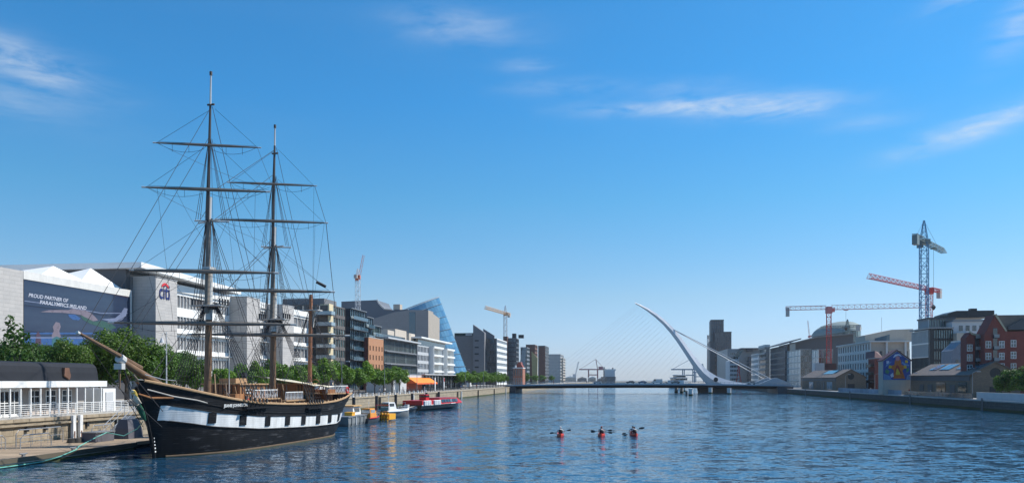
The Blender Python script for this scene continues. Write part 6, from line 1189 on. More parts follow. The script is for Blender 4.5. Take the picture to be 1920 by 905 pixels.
m.build('bow_planking', HBLK, SH, smooth=True)
hull_part('white_band', 1, HWHT, -.35)
def along(name, zf, off, r, mt, s0=-2.0, s1=33.2, n=6, sides=(1, -1)):
    for sd_ in sides:
        S = [s for s in ST if s0 <= s <= s1]; MB().tube([(sd_ * (hbr(s, zf(s)) + off), s, zf(s)) for s in S], r, n).build(name, mt, SH, smooth=True)
along('cap_rail', lambda s: ip(SHR, s) + .04, .02, .12, WOODL)
along('moulding', lambda s: ip(WHi, s) + .03, .02, .05, HBLK, .3); along('moulding', lambda s: ip(WLo, s) - .03, .02, .06, HBLK, .3)
along('sheer_strake', lambda s: ip(SHR, s) - .85, .02, .045, HBLK, 0)
along('boot_line', lambda s: .1, .012, .09, BOOT, .6, 30.2); along('weed_fringe', lambda s: 0, .03, .08, WEED, .6, 30.2)
MB().tube([(0, -.02, -1), (0, -.1, .2), (0, -.45, 1.5), (0, -.9, 3.0), (0, -1.6, 4.7), (0, -2.3, 5.9)], [.16, .16, .15, .14, .14, .16], 8).build('stem_post', HBLK, SH, smooth=True)
for k in range(5): MB().box(.165, .18, -.22 - k * .03, -.08 - k * .03, .5 + k * .28, .62 + k * .28).build('draught_mark', WHITE, SH)
# deck
m = MB(); S = [s for s in ST if s >= -1.2]; grid = [[(sd_ * hbr(s, ip(SHR, s) - 1.05) * .97, s, ip(SHR, s) - 1.05) for sd_ in (-1, 1)] for s in S]
m.add([p for r in grid for p in r], [(2 * i, 2 * i + 1, 2 * i + 3, 2 * i + 2) for i in range(len(grid) - 1)]); m.build('deck', WOODL, SH)
for sd_ in (1, -1):
    m = MB(); S = [s for s in ST if s >= .6]; grid = [[(sd_ * (hbr(s, ip(SHR, s) - h) - .12), s, ip(SHR, s) - h) for h in (1.05, .5, .02)] for s in S]; n = 3
    m.add([p for r in grid for p in r], [(i * n + j, i * n + j + 1, (i + 1) * n + j + 1, (i + 1) * n + j) for i in range(len(grid) - 1) for j in range(2)]); m.build('inner_bulwark', WOODL, SH, smooth=True)
# gun ports
def side_px(s, z): 
    p = SH_M @ Vector((hbr(s, z), s, z)); return CX + F * p.x / p.y
SH_M = Matrix.Translation((-29.6, 66.3, 0)) @ Matrix.Rotation(-math.atan(.225), 4, 'Z')
def s_for(px, z):
    lo, hi = .5, 32.5
    for _ in range(40):
        md = (lo + hi) / 2
        if side_px(md, z) < px: lo = md
        else: hi = md
    return lo
for k, px in enumerate((395, 454.5, 501, 538.5, 568.5, 596, 618, 635)):
    s = s_for(px, 2.3); hw = (.36, .42, .42, .42, .42, .44, .46, .46)[k]
    for sd_ in (1, -1):
        lo, hi = ip(WLo, s) + .24, ip(WHi, s) - .02; q = []
        for (ds, z) in ((-hw, lo), (hw, lo), (hw, hi), (-hw, hi)): q.append((sd_ * (hbr(s + ds, z) + .015), s + ds, z))
        g = MB().prism(q, (sd_ * .07, 0, 0)).build('gun_port', HBLK, SH)
# name
s = s_for(441, 4.0); z = ip(SHR, s) - .62; hbA, hbZ = hbr(s - 1, z), hbr(s + 1, z); tang = math.atan2(hbZ - hbA, 2)
me = text_mesh('JEANIE JOHNSTON', .36, mat('name_paint', (0.6, 0.6, 0.58), .6), .01, 'CENTER', .012); obj('lettering', me, SH, (hbr(s, z) + .07, s, z), (R(90), 0, R(90) - tang))
# figurehead
FG = mat('figure_green', (0.02, 0.11, 0.06), .6); FW_ = mat('figure_cream', (0.6, 0.52, 0.4), .6); FYL = mat('figure_hair', (0.55, 0.4, 0.08), .6)
fgr = MB(); ax = lambda t, dy=0: (0, -1.2 - 1.5 * t + dy, 3.2 + 2.3 * t)
rgs = []
for t, r, m_ in ((0, .1, 0), (.15, .2, 0), (.35, .26, 0), (.52, .2, 0), (.6, .24, 1), (.74, .27, 1), (.82, .2, 1), (.87, .09, 1), (.91, .1, 1), (.97, .15, 1), (1.03, .14, 1), (1.08, .05, 1)):
    c = ax(t); rgs.append([(c[0] + r * math.cos(j * .785), c[1] + r * .8 * math.sin(j * .785) * .6, c[2] + r * .75 * math.sin(j * .785)) for j in range(8)])
fgr.loft(rgs[:5], 0); fgr.loft(rgs[4:], 1)
for s_ in (-1, 1): fgr.tube([(s_ * .24, -2.35, 4.95), (s_ * .34, -2.15, 4.6), (s_ * .2, -2.45, 4.45)], [.08, .07, .05], 6, 1)
fh = fgr.build('figurehead', [FG, FW_], SH, smooth=True); MB().ball((0, -2.62, 5.5), .19, sc=(1, 1, 1.1)).tube([(0, -2.5, 5.5), (.1, -2.35, 5.2), (.12, -2.2, 4.9)], [.14, .12, .05], 6).build('hair', FYL, fh, smooth=True)
MB().tube([(hbr(.3, 5) + .05, .3, 5.0), (.6, -1.2, 5.0), (.25, -2.3, 5.35)], [.1, .09, .06], 6).build('head_rail', WOOD, SH, smooth=True); MB().tube([(-hbr(.3, 5) - .05, .3, 5.0), (-.6, -1.2, 5.0), (-.25, -2.3, 5.35)], [.1, .09, .06], 6).build('head_rail', WOOD, SH, smooth=True)
# spars
SPW = mat('spar_varnish', (0.16, 0.09, 0.045), .5, var=.25, scale=2); SPG = mat('spar_grey', (0.17, 0.145, 0.12), .65, var=.2, scale=2); SPD = mat('spar_dark', (0.055, 0.048, 0.045), .6, var=.2); SPWH = mat('spar_white', (0.52, 0.51, 0.48), .6, var=.15)
bs = lambda t: Vector((0, 2.4 - 10.8 * t, 5.25 + 4.58 * t))
MB().tube([bs(0), bs(.3), bs(.6)], [.34, .32, .27], 10).build('bowsprit', SPW, SH, smooth=True); MB().tube([bs(.38) + Vector((0, 0, .42)), bs(.6) + Vector((0, 0, .3)), bs(1) + Vector((0, 0, .05))], [.2, .18, .09], 8).build('jib_boom', SPW, SH, smooth=True)
MB().tube([bs(.575) + Vector((0, 0, .08)), bs(.615) + Vector((0, 0, .12))], .37, 10).build('bowsprit_cap', SPWH, SH); MB().tube([bs(1), bs(1.02)], .13, 8).build('boom_tip', SPWH, SH)
c = bs(.61); MB().tube([c, c - Vector((0, 0, 2.3))], [.12, .06], 6).build('dolphin_striker', SPW, SH)
MB().box(-.35, .35, c.y - .2, c.y + .2, c.z - .75, c.z - .3).build('striker_block', SPWH, SH)
RIG = []
def line(p, q, r=.03, sag=0.0, name='stay', n=8):
    p, q = Vector(p), Vector(q)
    pts = [p, q] if sag == 0 else [p.lerp(q, i / n) - Vector((0, 0, sag * 4 * (i / n) * (1 - i / n))) for i in range(n + 1)]
    return MB().tube(pts, r * .78, 4).build(name, ROPE, SH, fix=False)
for sd_ in (-1, 0, 1):
    line(bs(.98), c - Vector((0, 0, 2.25)), .03, name='martingale_stay'); line(c - Vector((sd_ * .05, 0, 2.2)), (sd_ * .9, -.3, 2.6), .035, name='bobstay'); line(bs(.6), (sd_ * 1.2, -.6, 3.9 if sd_ else 2.0), .04, name='bobstay')
def mast_y(s, z): return s + .034 * (z - 3)
def MP(s, z, x=0.0, dy=0.0): return Vector((x, mast_y(s, z) + dy, z))
def build_mast(tagname, s, zdeck, ztop, zcap, zct, zcap2, zhead, ztruck):
    lo = MB().tube([MP(s, zdeck), MP(s, zdeck + 4), MP(s, ztop - 1.2)], [.33, .33, .3], 12).build('lower_mast', SPW, SH, smooth=True); lo['label'] = 'varnished lower %s mast' % tagname
    MB().tube([MP(s, ztop - 1.2), MP(s, zcap)], [.31, .27], 12).build('mast_doubling', SPWH, SH, smooth=True)
    MB().tube([MP(s, ztop - .6, 0, -.36), MP(s, zcap, 0, -.34), MP(s, zct - .4, 0, -.3), MP(s, zcap2, 0, -.27)], [.24, .24, .2, .17], 10).build('topmast', SPG, SH, smooth=True)
    MB().tube([MP(s, zct + .1, 0, -.3), MP(s, zcap2 + .1, 0, -.27)], .21, 10).build('topmast_doubling', SPWH, SH, smooth=True)
    MB().tube([MP(s, zct, 0, -.52), MP(s, zcap2, 0, -.5), MP(s, zhead, 0, -.45)], [.17, .16, .1], 8).build('topgallant_mast', SPD, SH, smooth=True)
    MB().tube([MP(s, zhead, 0, -.45), MP(s, ztruck, 0, -.45)], [.085, .07], 8).build('royal_pole', SPWH, SH, smooth=True)
    p = MP(s, ztruck, 0, -.45); MB().cyl(p.x, p.y, p.z, p.z + .35, .13, 8).build('truck', SPD, SH); MB().tube([p + Vector((-.35, 0, -2.7)), p + Vector((.35, 0, -2.7))], .1, 6).build('pole_band', SPD, SH)
    y = mast_y(s, ztop); MB().loft([[(-1.45, y - .7, ztop), (1.45, y - .7, ztop), (1.25, y + 1.0, ztop), (-1.25, y + 1.0, ztop)], [(-1.5, y - .75, ztop + .12), (1.5, y - .75, ztop + .12), (1.3, y + 1.05, ztop + .12), (-1.3, y + 1.05, ztop + .12)]]).build('mast_top', SPWH, SH)
    for x in (-.3, .3): MB().box(x - .07, x + .07, y - .65, y + .95, ztop - .25, ztop - .003).build('trestle_tree', SPD, SH)
    y2 = mast_y(s, zct); MB().tube([(-1.6, y2 + .5, zct), (0, y2 - .1, zct), (1.6, y2 + .5, zct)], .07, 6).tube([(-1.3, y2 - .6, zct), (0, y2 - .2, zct), (1.3, y2 - .6, zct)], .07, 6).build('crosstree', SPWH, SH)
    MB().box(-.4, .4, mast_y(s, zcap) - .65, mast_y(s, zcap) + .35, zcap - .12, zcap + .14).build('mast_cap', SPWH, SH)
YD = Vector((.924, .382, 0))
def yard(s, z, hl, r, sail=True):
    c_ = MP(s, z, 0, -.75); MB().tube([c_ - YD * hl, c_ - YD * hl * .93, c_ - YD * hl * .45, c_, c_ + YD * hl * .45, c_ + YD * hl * .93, c_ + YD * hl], [r * .4, r * .5, r * .88, r, r * .88, r * .5, r * .4], 8).build('yard', SPG, SH, smooth=True)
    for k in (-1, 1):
        MB().tube([c_ + YD * hl * k * .955, c_ + YD * hl * k * 1.02], r * .5, 6).build('yard_arm', SPWH, SH)
    MB().tube([c_ + Vector((0, -.02, -r)), c_ + Vector((0, .5, 0)), c_ + Vector((0, -.02, r))], .06, 5).build('yard_truss', SPD, SH)
    # jackstay, foot ropes
    line(c_ - YD * hl * .92 + Vector((0, 0, r * 1.05)), c_ + YD * hl * .92 + Vector((0, 0, r * 1.05)), .02, name='jackstay')
    for k in (-1, 1):
        line(c_ + YD * hl * k * .93, c_ + YD * k * .3 + Vector((0, 0, -.35)), .022, .55, 'foot_rope')
        for f in (.35, .66): q = c_ + YD * hl * k * f; line(q, q - Vector((0, 0, .75)), .02, name='stirrup')
    return c_
MAST = {'fore': (7.3, 3.2, 13.2, 16.7, 21.1, 23.2, 31.9, 34.6), 'main': (19.0, 2.8, 12.8, 16.0, 20.6, 22.6, 31.4, 33.3)}
YARDS = {'fore': [(11.6, 8.0, .2), (16.35, 6.35, .19), (23.9, 5.5, .15), (28.0, 4.65, .12)], 'main': [(11.2, 8.1, .2), (15.85, 6.5, .19), (23.25, 5.7, .15), (27.2, 4.5, .12)]}
YC = {}
for nm_ in ('fore', 'main'):
    s = MAST[nm_][0]; build_mast(nm_, *MAST[nm_]); _, zd, zt_, zc, zx, zc2, zh, ztr = MAST[nm_]
    YC[nm_] = [(yard(s, z, hl, r), hl) for z, hl, r in YARDS[nm_]]
    # lifts
    hang = [zc, zx + .1, zh - 3.5, zh - .3]
    for (c_, hl), hz_ in zip(YC[nm_], hang):
        for k in (-1, 1): line(c_ + YD * hl * k * .95, MP(s, hz_, k * .2), .022, name='lift')
    for sd_ in (-1, 1):
        chain = []
        for k in range(6):
            ds = -.2 + k * .62; sb_ = s + ds; z0 = ip(SHR, sb_) + .25; x0 = sd_ * (hbr(sb_, ip(SHR, sb_)) + .28); p = Vector((x0, sb_, z0)); q = MP(s, zt_ + .4, sd_ * .42, .05 + k * .06); chain.append((p, q)); line(p, q, .042, name='shroud')
            MB().box(x0 - .07, x0 + .07, sb_ - .09, sb_ + .09, z0 - .15, z0 + .22).build('deadeye', SPD, SH); line((sd_ * (hbr(sb_, ip(WHi, sb_) + .1) + .05), sb_, ip(WHi, sb_) + .1), p, .03, name='chain_plate')
        MB().box(min(sd_ * hbr(s + 1.4, 3.4), sd_ * (hbr(s + 1.4, 3.4) + .42)), max(sd_ * hbr(s + 1.4, 3.4), sd_ * (hbr(s + 1.4, 3.4) + .42)), s - .6, s + 3.4, ip(SHR, s + 1.4) - .5, ip(SHR, s + 1.4) - .38).build('channel', HBLK, SH)
        m = MB()
        for i in range(1, 19):
            t = i / 20; 
            for k in range(5): m.tube([chain[k][0].lerp(chain[k][1], t), chain[k + 1][0].lerp(chain[k + 1][1], t)], .012, 3, cap=False)
        o = m.build('ratlines', ROPE, SH, fix=False); o['kind'] = 'stuff'
        for k in range(3): line(MP(s, zt_ - 1.7, sd_ * .32), (sd_ * 1.4, mast_y(s, zt_) - .4 + k * .6, zt_ + .05), .03, name='futtock_shroud')
        ch2 = []
        for k in range(4):
            p = Vector((sd_ * 1.4, mast_y(s, zt_) - .5 + k * .45, zt_ + .15)); q = MP(s, zx + .2, sd_ * .25, -.3 + k * .05); ch2.append((p, q)); line(p, q, .034, name='topmast_shroud'); MB().box(p.x - .06, p.x + .06, p.y - .07, p.y + .07, p.z, p.z + .55).build('deadeye', SPD, SH)
        m = MB()
        for i in range(2, 20):
            t = i / 21
            for k in range(3): m.tube([ch2[k][0].lerp(ch2[k][1], t), ch2[k + 1][0].lerp(ch2[k + 1][1], t)], .015, 3, cap=False)
        o = m.build('ratlines', ROPE, SH, fix=False); o['kind'] = 'stuff'
        for k in range(3): line((sd_ * 1.4, mast_y(s, zx) - .3 + k * .35, zx + .1), MP(s, zh - 3.5 + k * .1, sd_ * .12, -.45), .027, name='topgallant_shroud')
        for k, zz_ in enumerate((zx, zx + .4, zh - 3.2, zh - .2)):
            sb_ = s + 3.9 + k * .55; line((sd_ * (hbr(sb_, ip(SHR, sb_)) + .25), sb_, ip(SHR, sb_) + .2), MP(s, zz_, sd_ * .15, -.35), .03, name='backstay')
    # halyards and clew lines down to the fife rail
    for k in range(7):
        x = -1.2 + k * .4; line((x, s + .6 + .1 * k, ip(SHR, s) - .2), MP(s, (zt_, zc, zx, zc2, zh - 4, zx, zt_)[k], x * .2, -.3), .02, name='halyard')
    for (c_, hl) in YC[nm_][:3]:
        for k in (-1, 1):
            line(c_ + YD * hl * k * .5, MP(s, c_.z - 5, k * .4, .3), .016, .3, 'clew_line')
            line(c_ + YD * hl * k * .78, Vector((k * 3.6, s + 1.5, ip(SHR, s) + .1)), .016, name='sheet')
# braces between the masts
for i, (c_, hl) in enumerate(YC['fore']):
    for k in (-1, 1): line(c_ + YD * hl * k * .95, MP(19.0, (9.5, 15.0, 20.8, 26.5)[i], k * .2, -.4), .018, .25, 'brace')
for i, (c_, hl) in enumerate(YC['main']):
    for k in (-1, 1): line(c_ + YD * hl * k * .95, MP(27.4, (10, 13.5, 14.8, 15.5)[i], k * .2), .018, .25, 'brace')
p = YC['main'][2][0] + YD * 5.6; q = YC['main'][0][0] + YD * 7.4; line(YC['main'][3][0] + YD * 4.35, p, .03, name='leech_line'); line(p, Vector((hbr(28, 4) + .1, 28.6, 6.2)), .045, name='leech_line')
# fore and aft stays
for z, t in ((13.4, .2), (13.8, .28), (21.2, .62), (22.4, .66), (29, .9), (31.6, .985)): line(MP(7.3, z, 0, -.4), bs(t) + Vector((0, 0, .15)), .034 if z < 14 else .026, name='forestay')
for z, (s_, z_) in ((13.0, (8.5, 3.6)), (20.8, (7.3, 13.4)), (21.6, (7.3, 13.0)), (28.4, (7.3, 21.2)), (31.0, (7.3, 24))): line(MP(19, z, 0, -.4), MP(s_, z_, 0, .3), .03, name='main_stay')
# mizzen
zm = 16.4; m7 = 27.4
lm_ = MB().tube([MP(m7, 3.6), MP(m7, 9), MP(m7, zm)], [.26, .24, .2], 10).build('mizzen_mast', mat('spar_red_brown', (0.33, 0.13, 0.055), .5, var=.3, scale=1.5), SH, smooth=True); MB().tube([MP(m7, 3.4), MP(m7, 6.2)], .3, 10).build('mizzen_mast_foot', SPWH, SH, smooth=True)
y = mast_y(m7, 14.6); MB().box(-1.15, 1.15, y - .5, y + .7, 14.5, 14.62).build('mast_top', SPWH, SH); MB().prism([(.12, y, 14.5), (.6, y, 14.5), (.3, y, 12.6)], (0, .15, 0)).build('gaff_bracket', SPWH, SH)
for x in (-1.0, .2, 1.1): MB().tube([(x, y, 14.62), (x, y, 15.1)], .05, 5).build('top_stanchion', SPWH, SH)
for sd_ in (-1, 1):
    for k in range(4): sb_ = m7 + k * .6; line((sd_ * (hbr(sb_, ip(SHR, sb_)) + .15), sb_, ip(SHR, sb_) + .2), MP(m7, 14.4, sd_ * .3), .03, name='shroud')
line(MP(m7, 14.6), MP(19.6, 3.6), .03, name='mizzen_stay'); line(MP(m7, 16), MP(19, 13), .026, name='mizzen_stay')
pz = YC['main'][1][0] + YD * 5.2 + Vector((0, 0, .8)); MB().tube([pz + Vector((-.45, -.2, .25)), pz + Vector((.45, .2, -.25))], .17, 8).build('rolled_fender', DARKM, SH, smooth=True); line(pz, MP(19, 20.4), .018, name='halyard')
# deck houses, rails and fittings
def dbox(name, x0, x1, y0, y1, h0, h1, mt, smooth=False): zb = ip(SHR, (y0 + y1) / 2) - 1.05; return MB().box(x0, x1, y0, y1, zb + h0, zb + h1).build(name, mt, SH)
dh = dbox('deck_house', -1.9, 1.9, 9.6, 14.4, 0, 2.9, WOOD); dbox('deck_house_roof', -2.1, 2.1, 9.4, 14.6, 2.903, 3.02, WOODL)
for k in range(3): dbox('deck_house_window', 1.905, 1.95, 10.7 + k * 1.3, 11.4 + k * 1.3, 2.0, 2.7, GLD)
for k in range(5): dbox('deck_house_panel', 1.903, 1.93, 10.3 + k * .82, 10.95 + k * .82, .15, .9, mat('teak_panel', (0.36, 0.17, 0.07), .5, var=.2))
dbox('deck_house', -1.7, 1.7, 21.0, 25.4, 0, 3.1, WOOD); dbox('deck_house_roof', -1.9, 1.9, 20.8, 25.6, 3.103, 3.22, WOODL)
for k in range(3): dbox('deck_house_window', 1.705, 1.75, 21.5 + k * 1.3, 22.3 + k * 1.3, 1.2, 1.9, GLD)
dbox('wheel_house', -1.2, 1.2, 29.4, 31.2, 0, 2.0, WOOD); dbox('hatch', -1.3, 1.3, 15.4, 17.6, 0, .8, WOOD); dbox('companionway', 1.0, 2.3, 8.3, 9.6, 0, 1.9, mat('teak_panel', (0.36, 0.17, 0.07), .5))
dbox('ship_boat', -1.2, 1.2, 3.5, 5.5, .2, .9, WOOD)
bal = MB().tube([(0, 0, 0), (0, 0, .2), (0, 0, .4), (0, 0, .75)], [.03, .055, .035, .03], 6).mesh('baluster', WHITE)
def brail(y0, y1, x, zb, n):
    for i in range(n + 1): obj('baluster', bal, SH, (x, y0 + (y1 - y0) * i / n, zb))
    MB().box(x - .05, x + .05, y0, y1, zb + .75, zb + .83).build('hand_rail', WHITE, SH)
brail(10.2, 14.6, 3.0, ip(SHR, 12) + .55, 14); brail(16.0, 19.6, 3.2, ip(SHR, 17) + .45, 12); brail(25.8, 31.6, 2.9, ip(SHR, 29) + .75, 20); brail(25.8, 31.6, -2.9, ip(SHR, 29) + .75, 20)
MB().box(-3.1, 3.1, 25.7, 32, ip(SHR, 29) + .6, ip(SHR, 29) + .74).build('poop_deck', WOODL, SH); MB().box(2.4, 3.3, 10, 14.8, ip(SHR, 12) + .42, ip(SHR, 12) + .54).build('side_walk', WOODL, SH); MB().box(2.5, 3.4, 15.8, 19.8, ip(SHR, 17) + .32, ip(SHR, 17) + .44).build('side_walk', WOODL, SH)
for k in range(10): MB().tube([(3.25, 10 + k * 1.05, ip(SHR, 12) - .9), (3.05, 10 + k * 1.05 + .1, ip(SHR, 12) + .45)], .05, 5).build('stanchion', WOODL, SH)
CAN = mat('awning_canvas', (0.58, 0.53, 0.40), .9, var=.1, bump=.2)
m = MB(); gr = []
for i in range(9):
    t = i / 8; row = []
    for j in range(7):
        u = j / 6; row.append((-2.6 + 6.3 * u, 19.7 + 6.6 * t, 6.95 - .9 * u ** 1.6 - .35 * t - .22 * math.sin(u * math.pi) - .14 * math.sin(t * math.pi * 2) ** 2))
    gr.append(row)
m.add([p for r in gr for p in r], [(i * 7 + j, i * 7 + j + 1, (i + 1) * 7 + j + 1, (i + 1) * 7 + j) for i in range(8) for j in range(6)]); o = m.build('canvas_awning', CAN, SH, smooth=True, fix=False); md = o.modifiers.new('thickness', 'SOLIDIFY'); md.thickness = .02
MB().tube([(1.2, 9.0, 3.3), (1.2, 9.0, 10.6)], [.06, .045], 8).build('flagpole', SPWH, SH, smooth=True)
for k in range(10): MB().ball((1.95, 10.6 + (k % 5) * .25, 5.2 + (k // 5) * .3), .1, n=6, k=4).build('deadeye_block', WHITE if k % 2 else SPD, SH)
T2 = MB(); T2.tube([(3.15 + .0, 31.0 + .34 * math.cos(t * .5236), 5.25 + .34 * math.sin(t * .5236)) for t in range(13)], .09, 6); T2.build('lifebuoy', CR, SH, smooth=True)
for sd_ in (-1, 1): MB().tube([(sd_ * .9, 1.5, 6.4), (sd_ * 1.2, -.5, 6.5), (sd_ * .5, -1.9, 6.9)], .035, 6).build('pulpit_rail', STEEL, SH)
mat('pale_rope', (0.45, 0.42, 0.38), .9)
MB().tube([(hbr(4, 4.2) + .06, 5.0, 4.05), (hbr(2, 4.6) + .1, 2.0, 4.75), (hbr(.3, 5) + .1, .3, 5.1), (.5, -1.6, 5.7)], .055, 6).build('mooring_line', MATS['pale_rope'], SH, smooth=True)

# deck clutter: coils on the pins, blocks, casks and chests, a steering wheel
rc = random.Random(3)
coil = MB(); coil.tube([(.0, .16 * math.cos(t * .5236), .3 * math.sin(t * .5236)) for t in range(13)], .055, 5); coil.tube([(.05, .1 * math.cos(t * .5236), .24 * math.sin(t * .5236)) for t in range(13)], .05, 5); coilm = coil.mesh('pin_coil', mat('manila_coil', (0.34, 0.25, 0.14), .9, var=.2), True)
for k in range(26):
    s = 4 + k * 1.05; obj('pin_coil', coilm, SH, (hbr(s, ip(SHR, s)) - .3, s, ip(SHR, s) - .15 + rc.uniform(-.1, .1))); obj('pin_coil', coilm, SH, (-hbr(s, ip(SHR, s)) + .3, s, ip(SHR, s) - .1))
for k in range(16):
    s = 4.5 + k * 1.6; x = rc.uniform(1.4, 3.0); MB().tube([(x, s, ip(SHR, s) - .6), (x + rc.uniform(-1, .2), s + rc.uniform(-.9, .9), ip(SHR, s) + rc.uniform(.9, 2.2))], rc.uniform(.04, .07), 5).build('deck_spar', (WOODL, SPW, SPD)[k % 3], SH)
MB().tube([(.0 + .62 * math.cos(t * .5236), 28.9, ip(SHR, 29) + 1.7 + .62 * math.sin(t * .5236)) for t in range(13)], .05, 6).build('steering_wheel', WOOD, SH, smooth=True)
cask = MB().loft([[(r * math.cos(t * .524), r * math.sin(t * .524), z) for t in range(12)] for z, r in ((0, .26), (.25, .33), (.45, .35), (.65, .33), (.9, .26))]).mesh('staves', WOODL, True); hoopm = MB().cyl(0, 0, .2, .27, .335, 12).cyl(0, 0, .63, .7, .335, 12).mesh('hoops', DARKM)
for k, (x, s) in enumerate(((2.6, 15.0), (2.9, 15.7), (2.5, 20.4), (2.7, 8.9))):
    T = thing('cask', ('wooden cask by the main hatch on the ship deck, nearer the bow', 'wooden cask by the main hatch on the ship deck, nearer the rail', 'wooden cask beside the main mast on the ship deck', 'wooden cask beside the foremast on the ship deck')[k], 'cask', SH_M @ Vector((x, s, ip(SHR, s) - 1.05)), 0, 'casks on the ship deck'); obj('staves', cask, T); obj('hoops', hoopm, T)
for k in range(12): dbox('batten', 1.91, 1.96, 9.65 + k * .42, 9.72 + k * .42, .0, 2.88, (WOODL, SPD)[k % 2]); dbox('batten', 1.71, 1.76, 21.05 + k * .38, 21.11 + k * .38, 0, 3.08, (WOODL, SPD)[k % 2])
for k in range(8): dbox('batten', -1.8 + k * .48, -1.74 + k * .48, 9.54, 9.59, 0, 2.88, SPD)
dbox('skylight', -.9, .9, 10.6, 12.6, 3.03, 3.5, WOODL); dbox('deck_locker', 1.9, 3.0, 26.2, 28.0, 1.8, 2.4, WOOD); dbox('deck_locker', 2.2, 3.1, 6.4, 7.0, 0, 1.1, WOOD); dbox('galley_funnel', -.2, .2, 13.4, 13.8, 3.03, 4.2, DARKM)
# ------------------------------------------------------------------ people
SKN = mat('skin', (0.5, 0.3, 0.22), .6, var=.05); HAIRD = mat('hair_dark', (0.03, 0.022, 0.018), .7); HAIRB = mat('hair_fair', (0.3, 0.2, 0.1), .7)
def cloth(n, c): return mat('cloth_' + n, c, .85, var=.1)
def skin_mesh(J, E, mats, matf):
    """One continuous body grown over a joint skeleton."""
    names = list(J); me = bpy.data.meshes.new('body'); me.from_pydata([J[n][0] for n in names], [(names.index(a), names.index(b)) for a, b in E], [])
    o = bpy.data.objects.new('body', me); COL.objects.link(o); md = o.modifiers.new('s', 'SKIN'); md.use_smooth_shade = True
    for i, n in enumerate(names):
        sv_ = me.skin_vertices[0].data[i]; r = J[n][1]; sv_.radius = r if isinstance(r, tuple) else (r, r); sv_.use_root = (n == 'pelvis')
    sb_ = o.modifiers.new('b', 'SUBSURF'); sb_.levels = 1; sb_.render_levels = 1
    dg = bpy.context.evaluated_depsgraph_get(); out = bpy.data.meshes.new_from_object(o.evaluated_get(dg)); bpy.data.objects.remove(o)
    out.materials.clear()
    for m_ in mats: out.materials.append(m_)
    for p in out.polygons: p.material_index = matf(p.center); p.use_smooth = True
    return out
def fingers(J, E, side, wrist, d, curl):
    w = Vector(wrist); d = Vector(d).normalized(); cu = Vector(curl).normalized(); la = d.cross(cu).normalized(); hn = 'hand' + side
    J[hn] = (tuple(w + d * .07), (.038, .024)); E.append(('wrist' + side, hn))
    for k, L in enumerate((.075, .085, .08, .062)):
        b = w + d * .1 + la * (-.03 + .02 * k); J['f%d%s' % (k, side)] = (tuple(b), .0095); J['g%d%s' % (k, side)] = (tuple(b + d * L * .45 + cu * L * .3), .0085); J['h%d%s' % (k, side)] = (tuple(b + d * L * .35 + cu * L * .85), .0075)
        E += [(hn, 'f%d%s' % (k, side)), ('f%d%s' % (k, side), 'g%d%s' % (k, side)), ('g%d%s' % (k, side), 'h%d%s' % (k, side))]
    t = w + d * .045 - la * .045; J['t0' + side] = (tuple(t), .012); J['t1' + side] = (tuple(t + d * .035 - la * .015 + cu * .03), .0095); E += [('wrist' + side, 't0' + side), ('t0' + side, 't1' + side)]
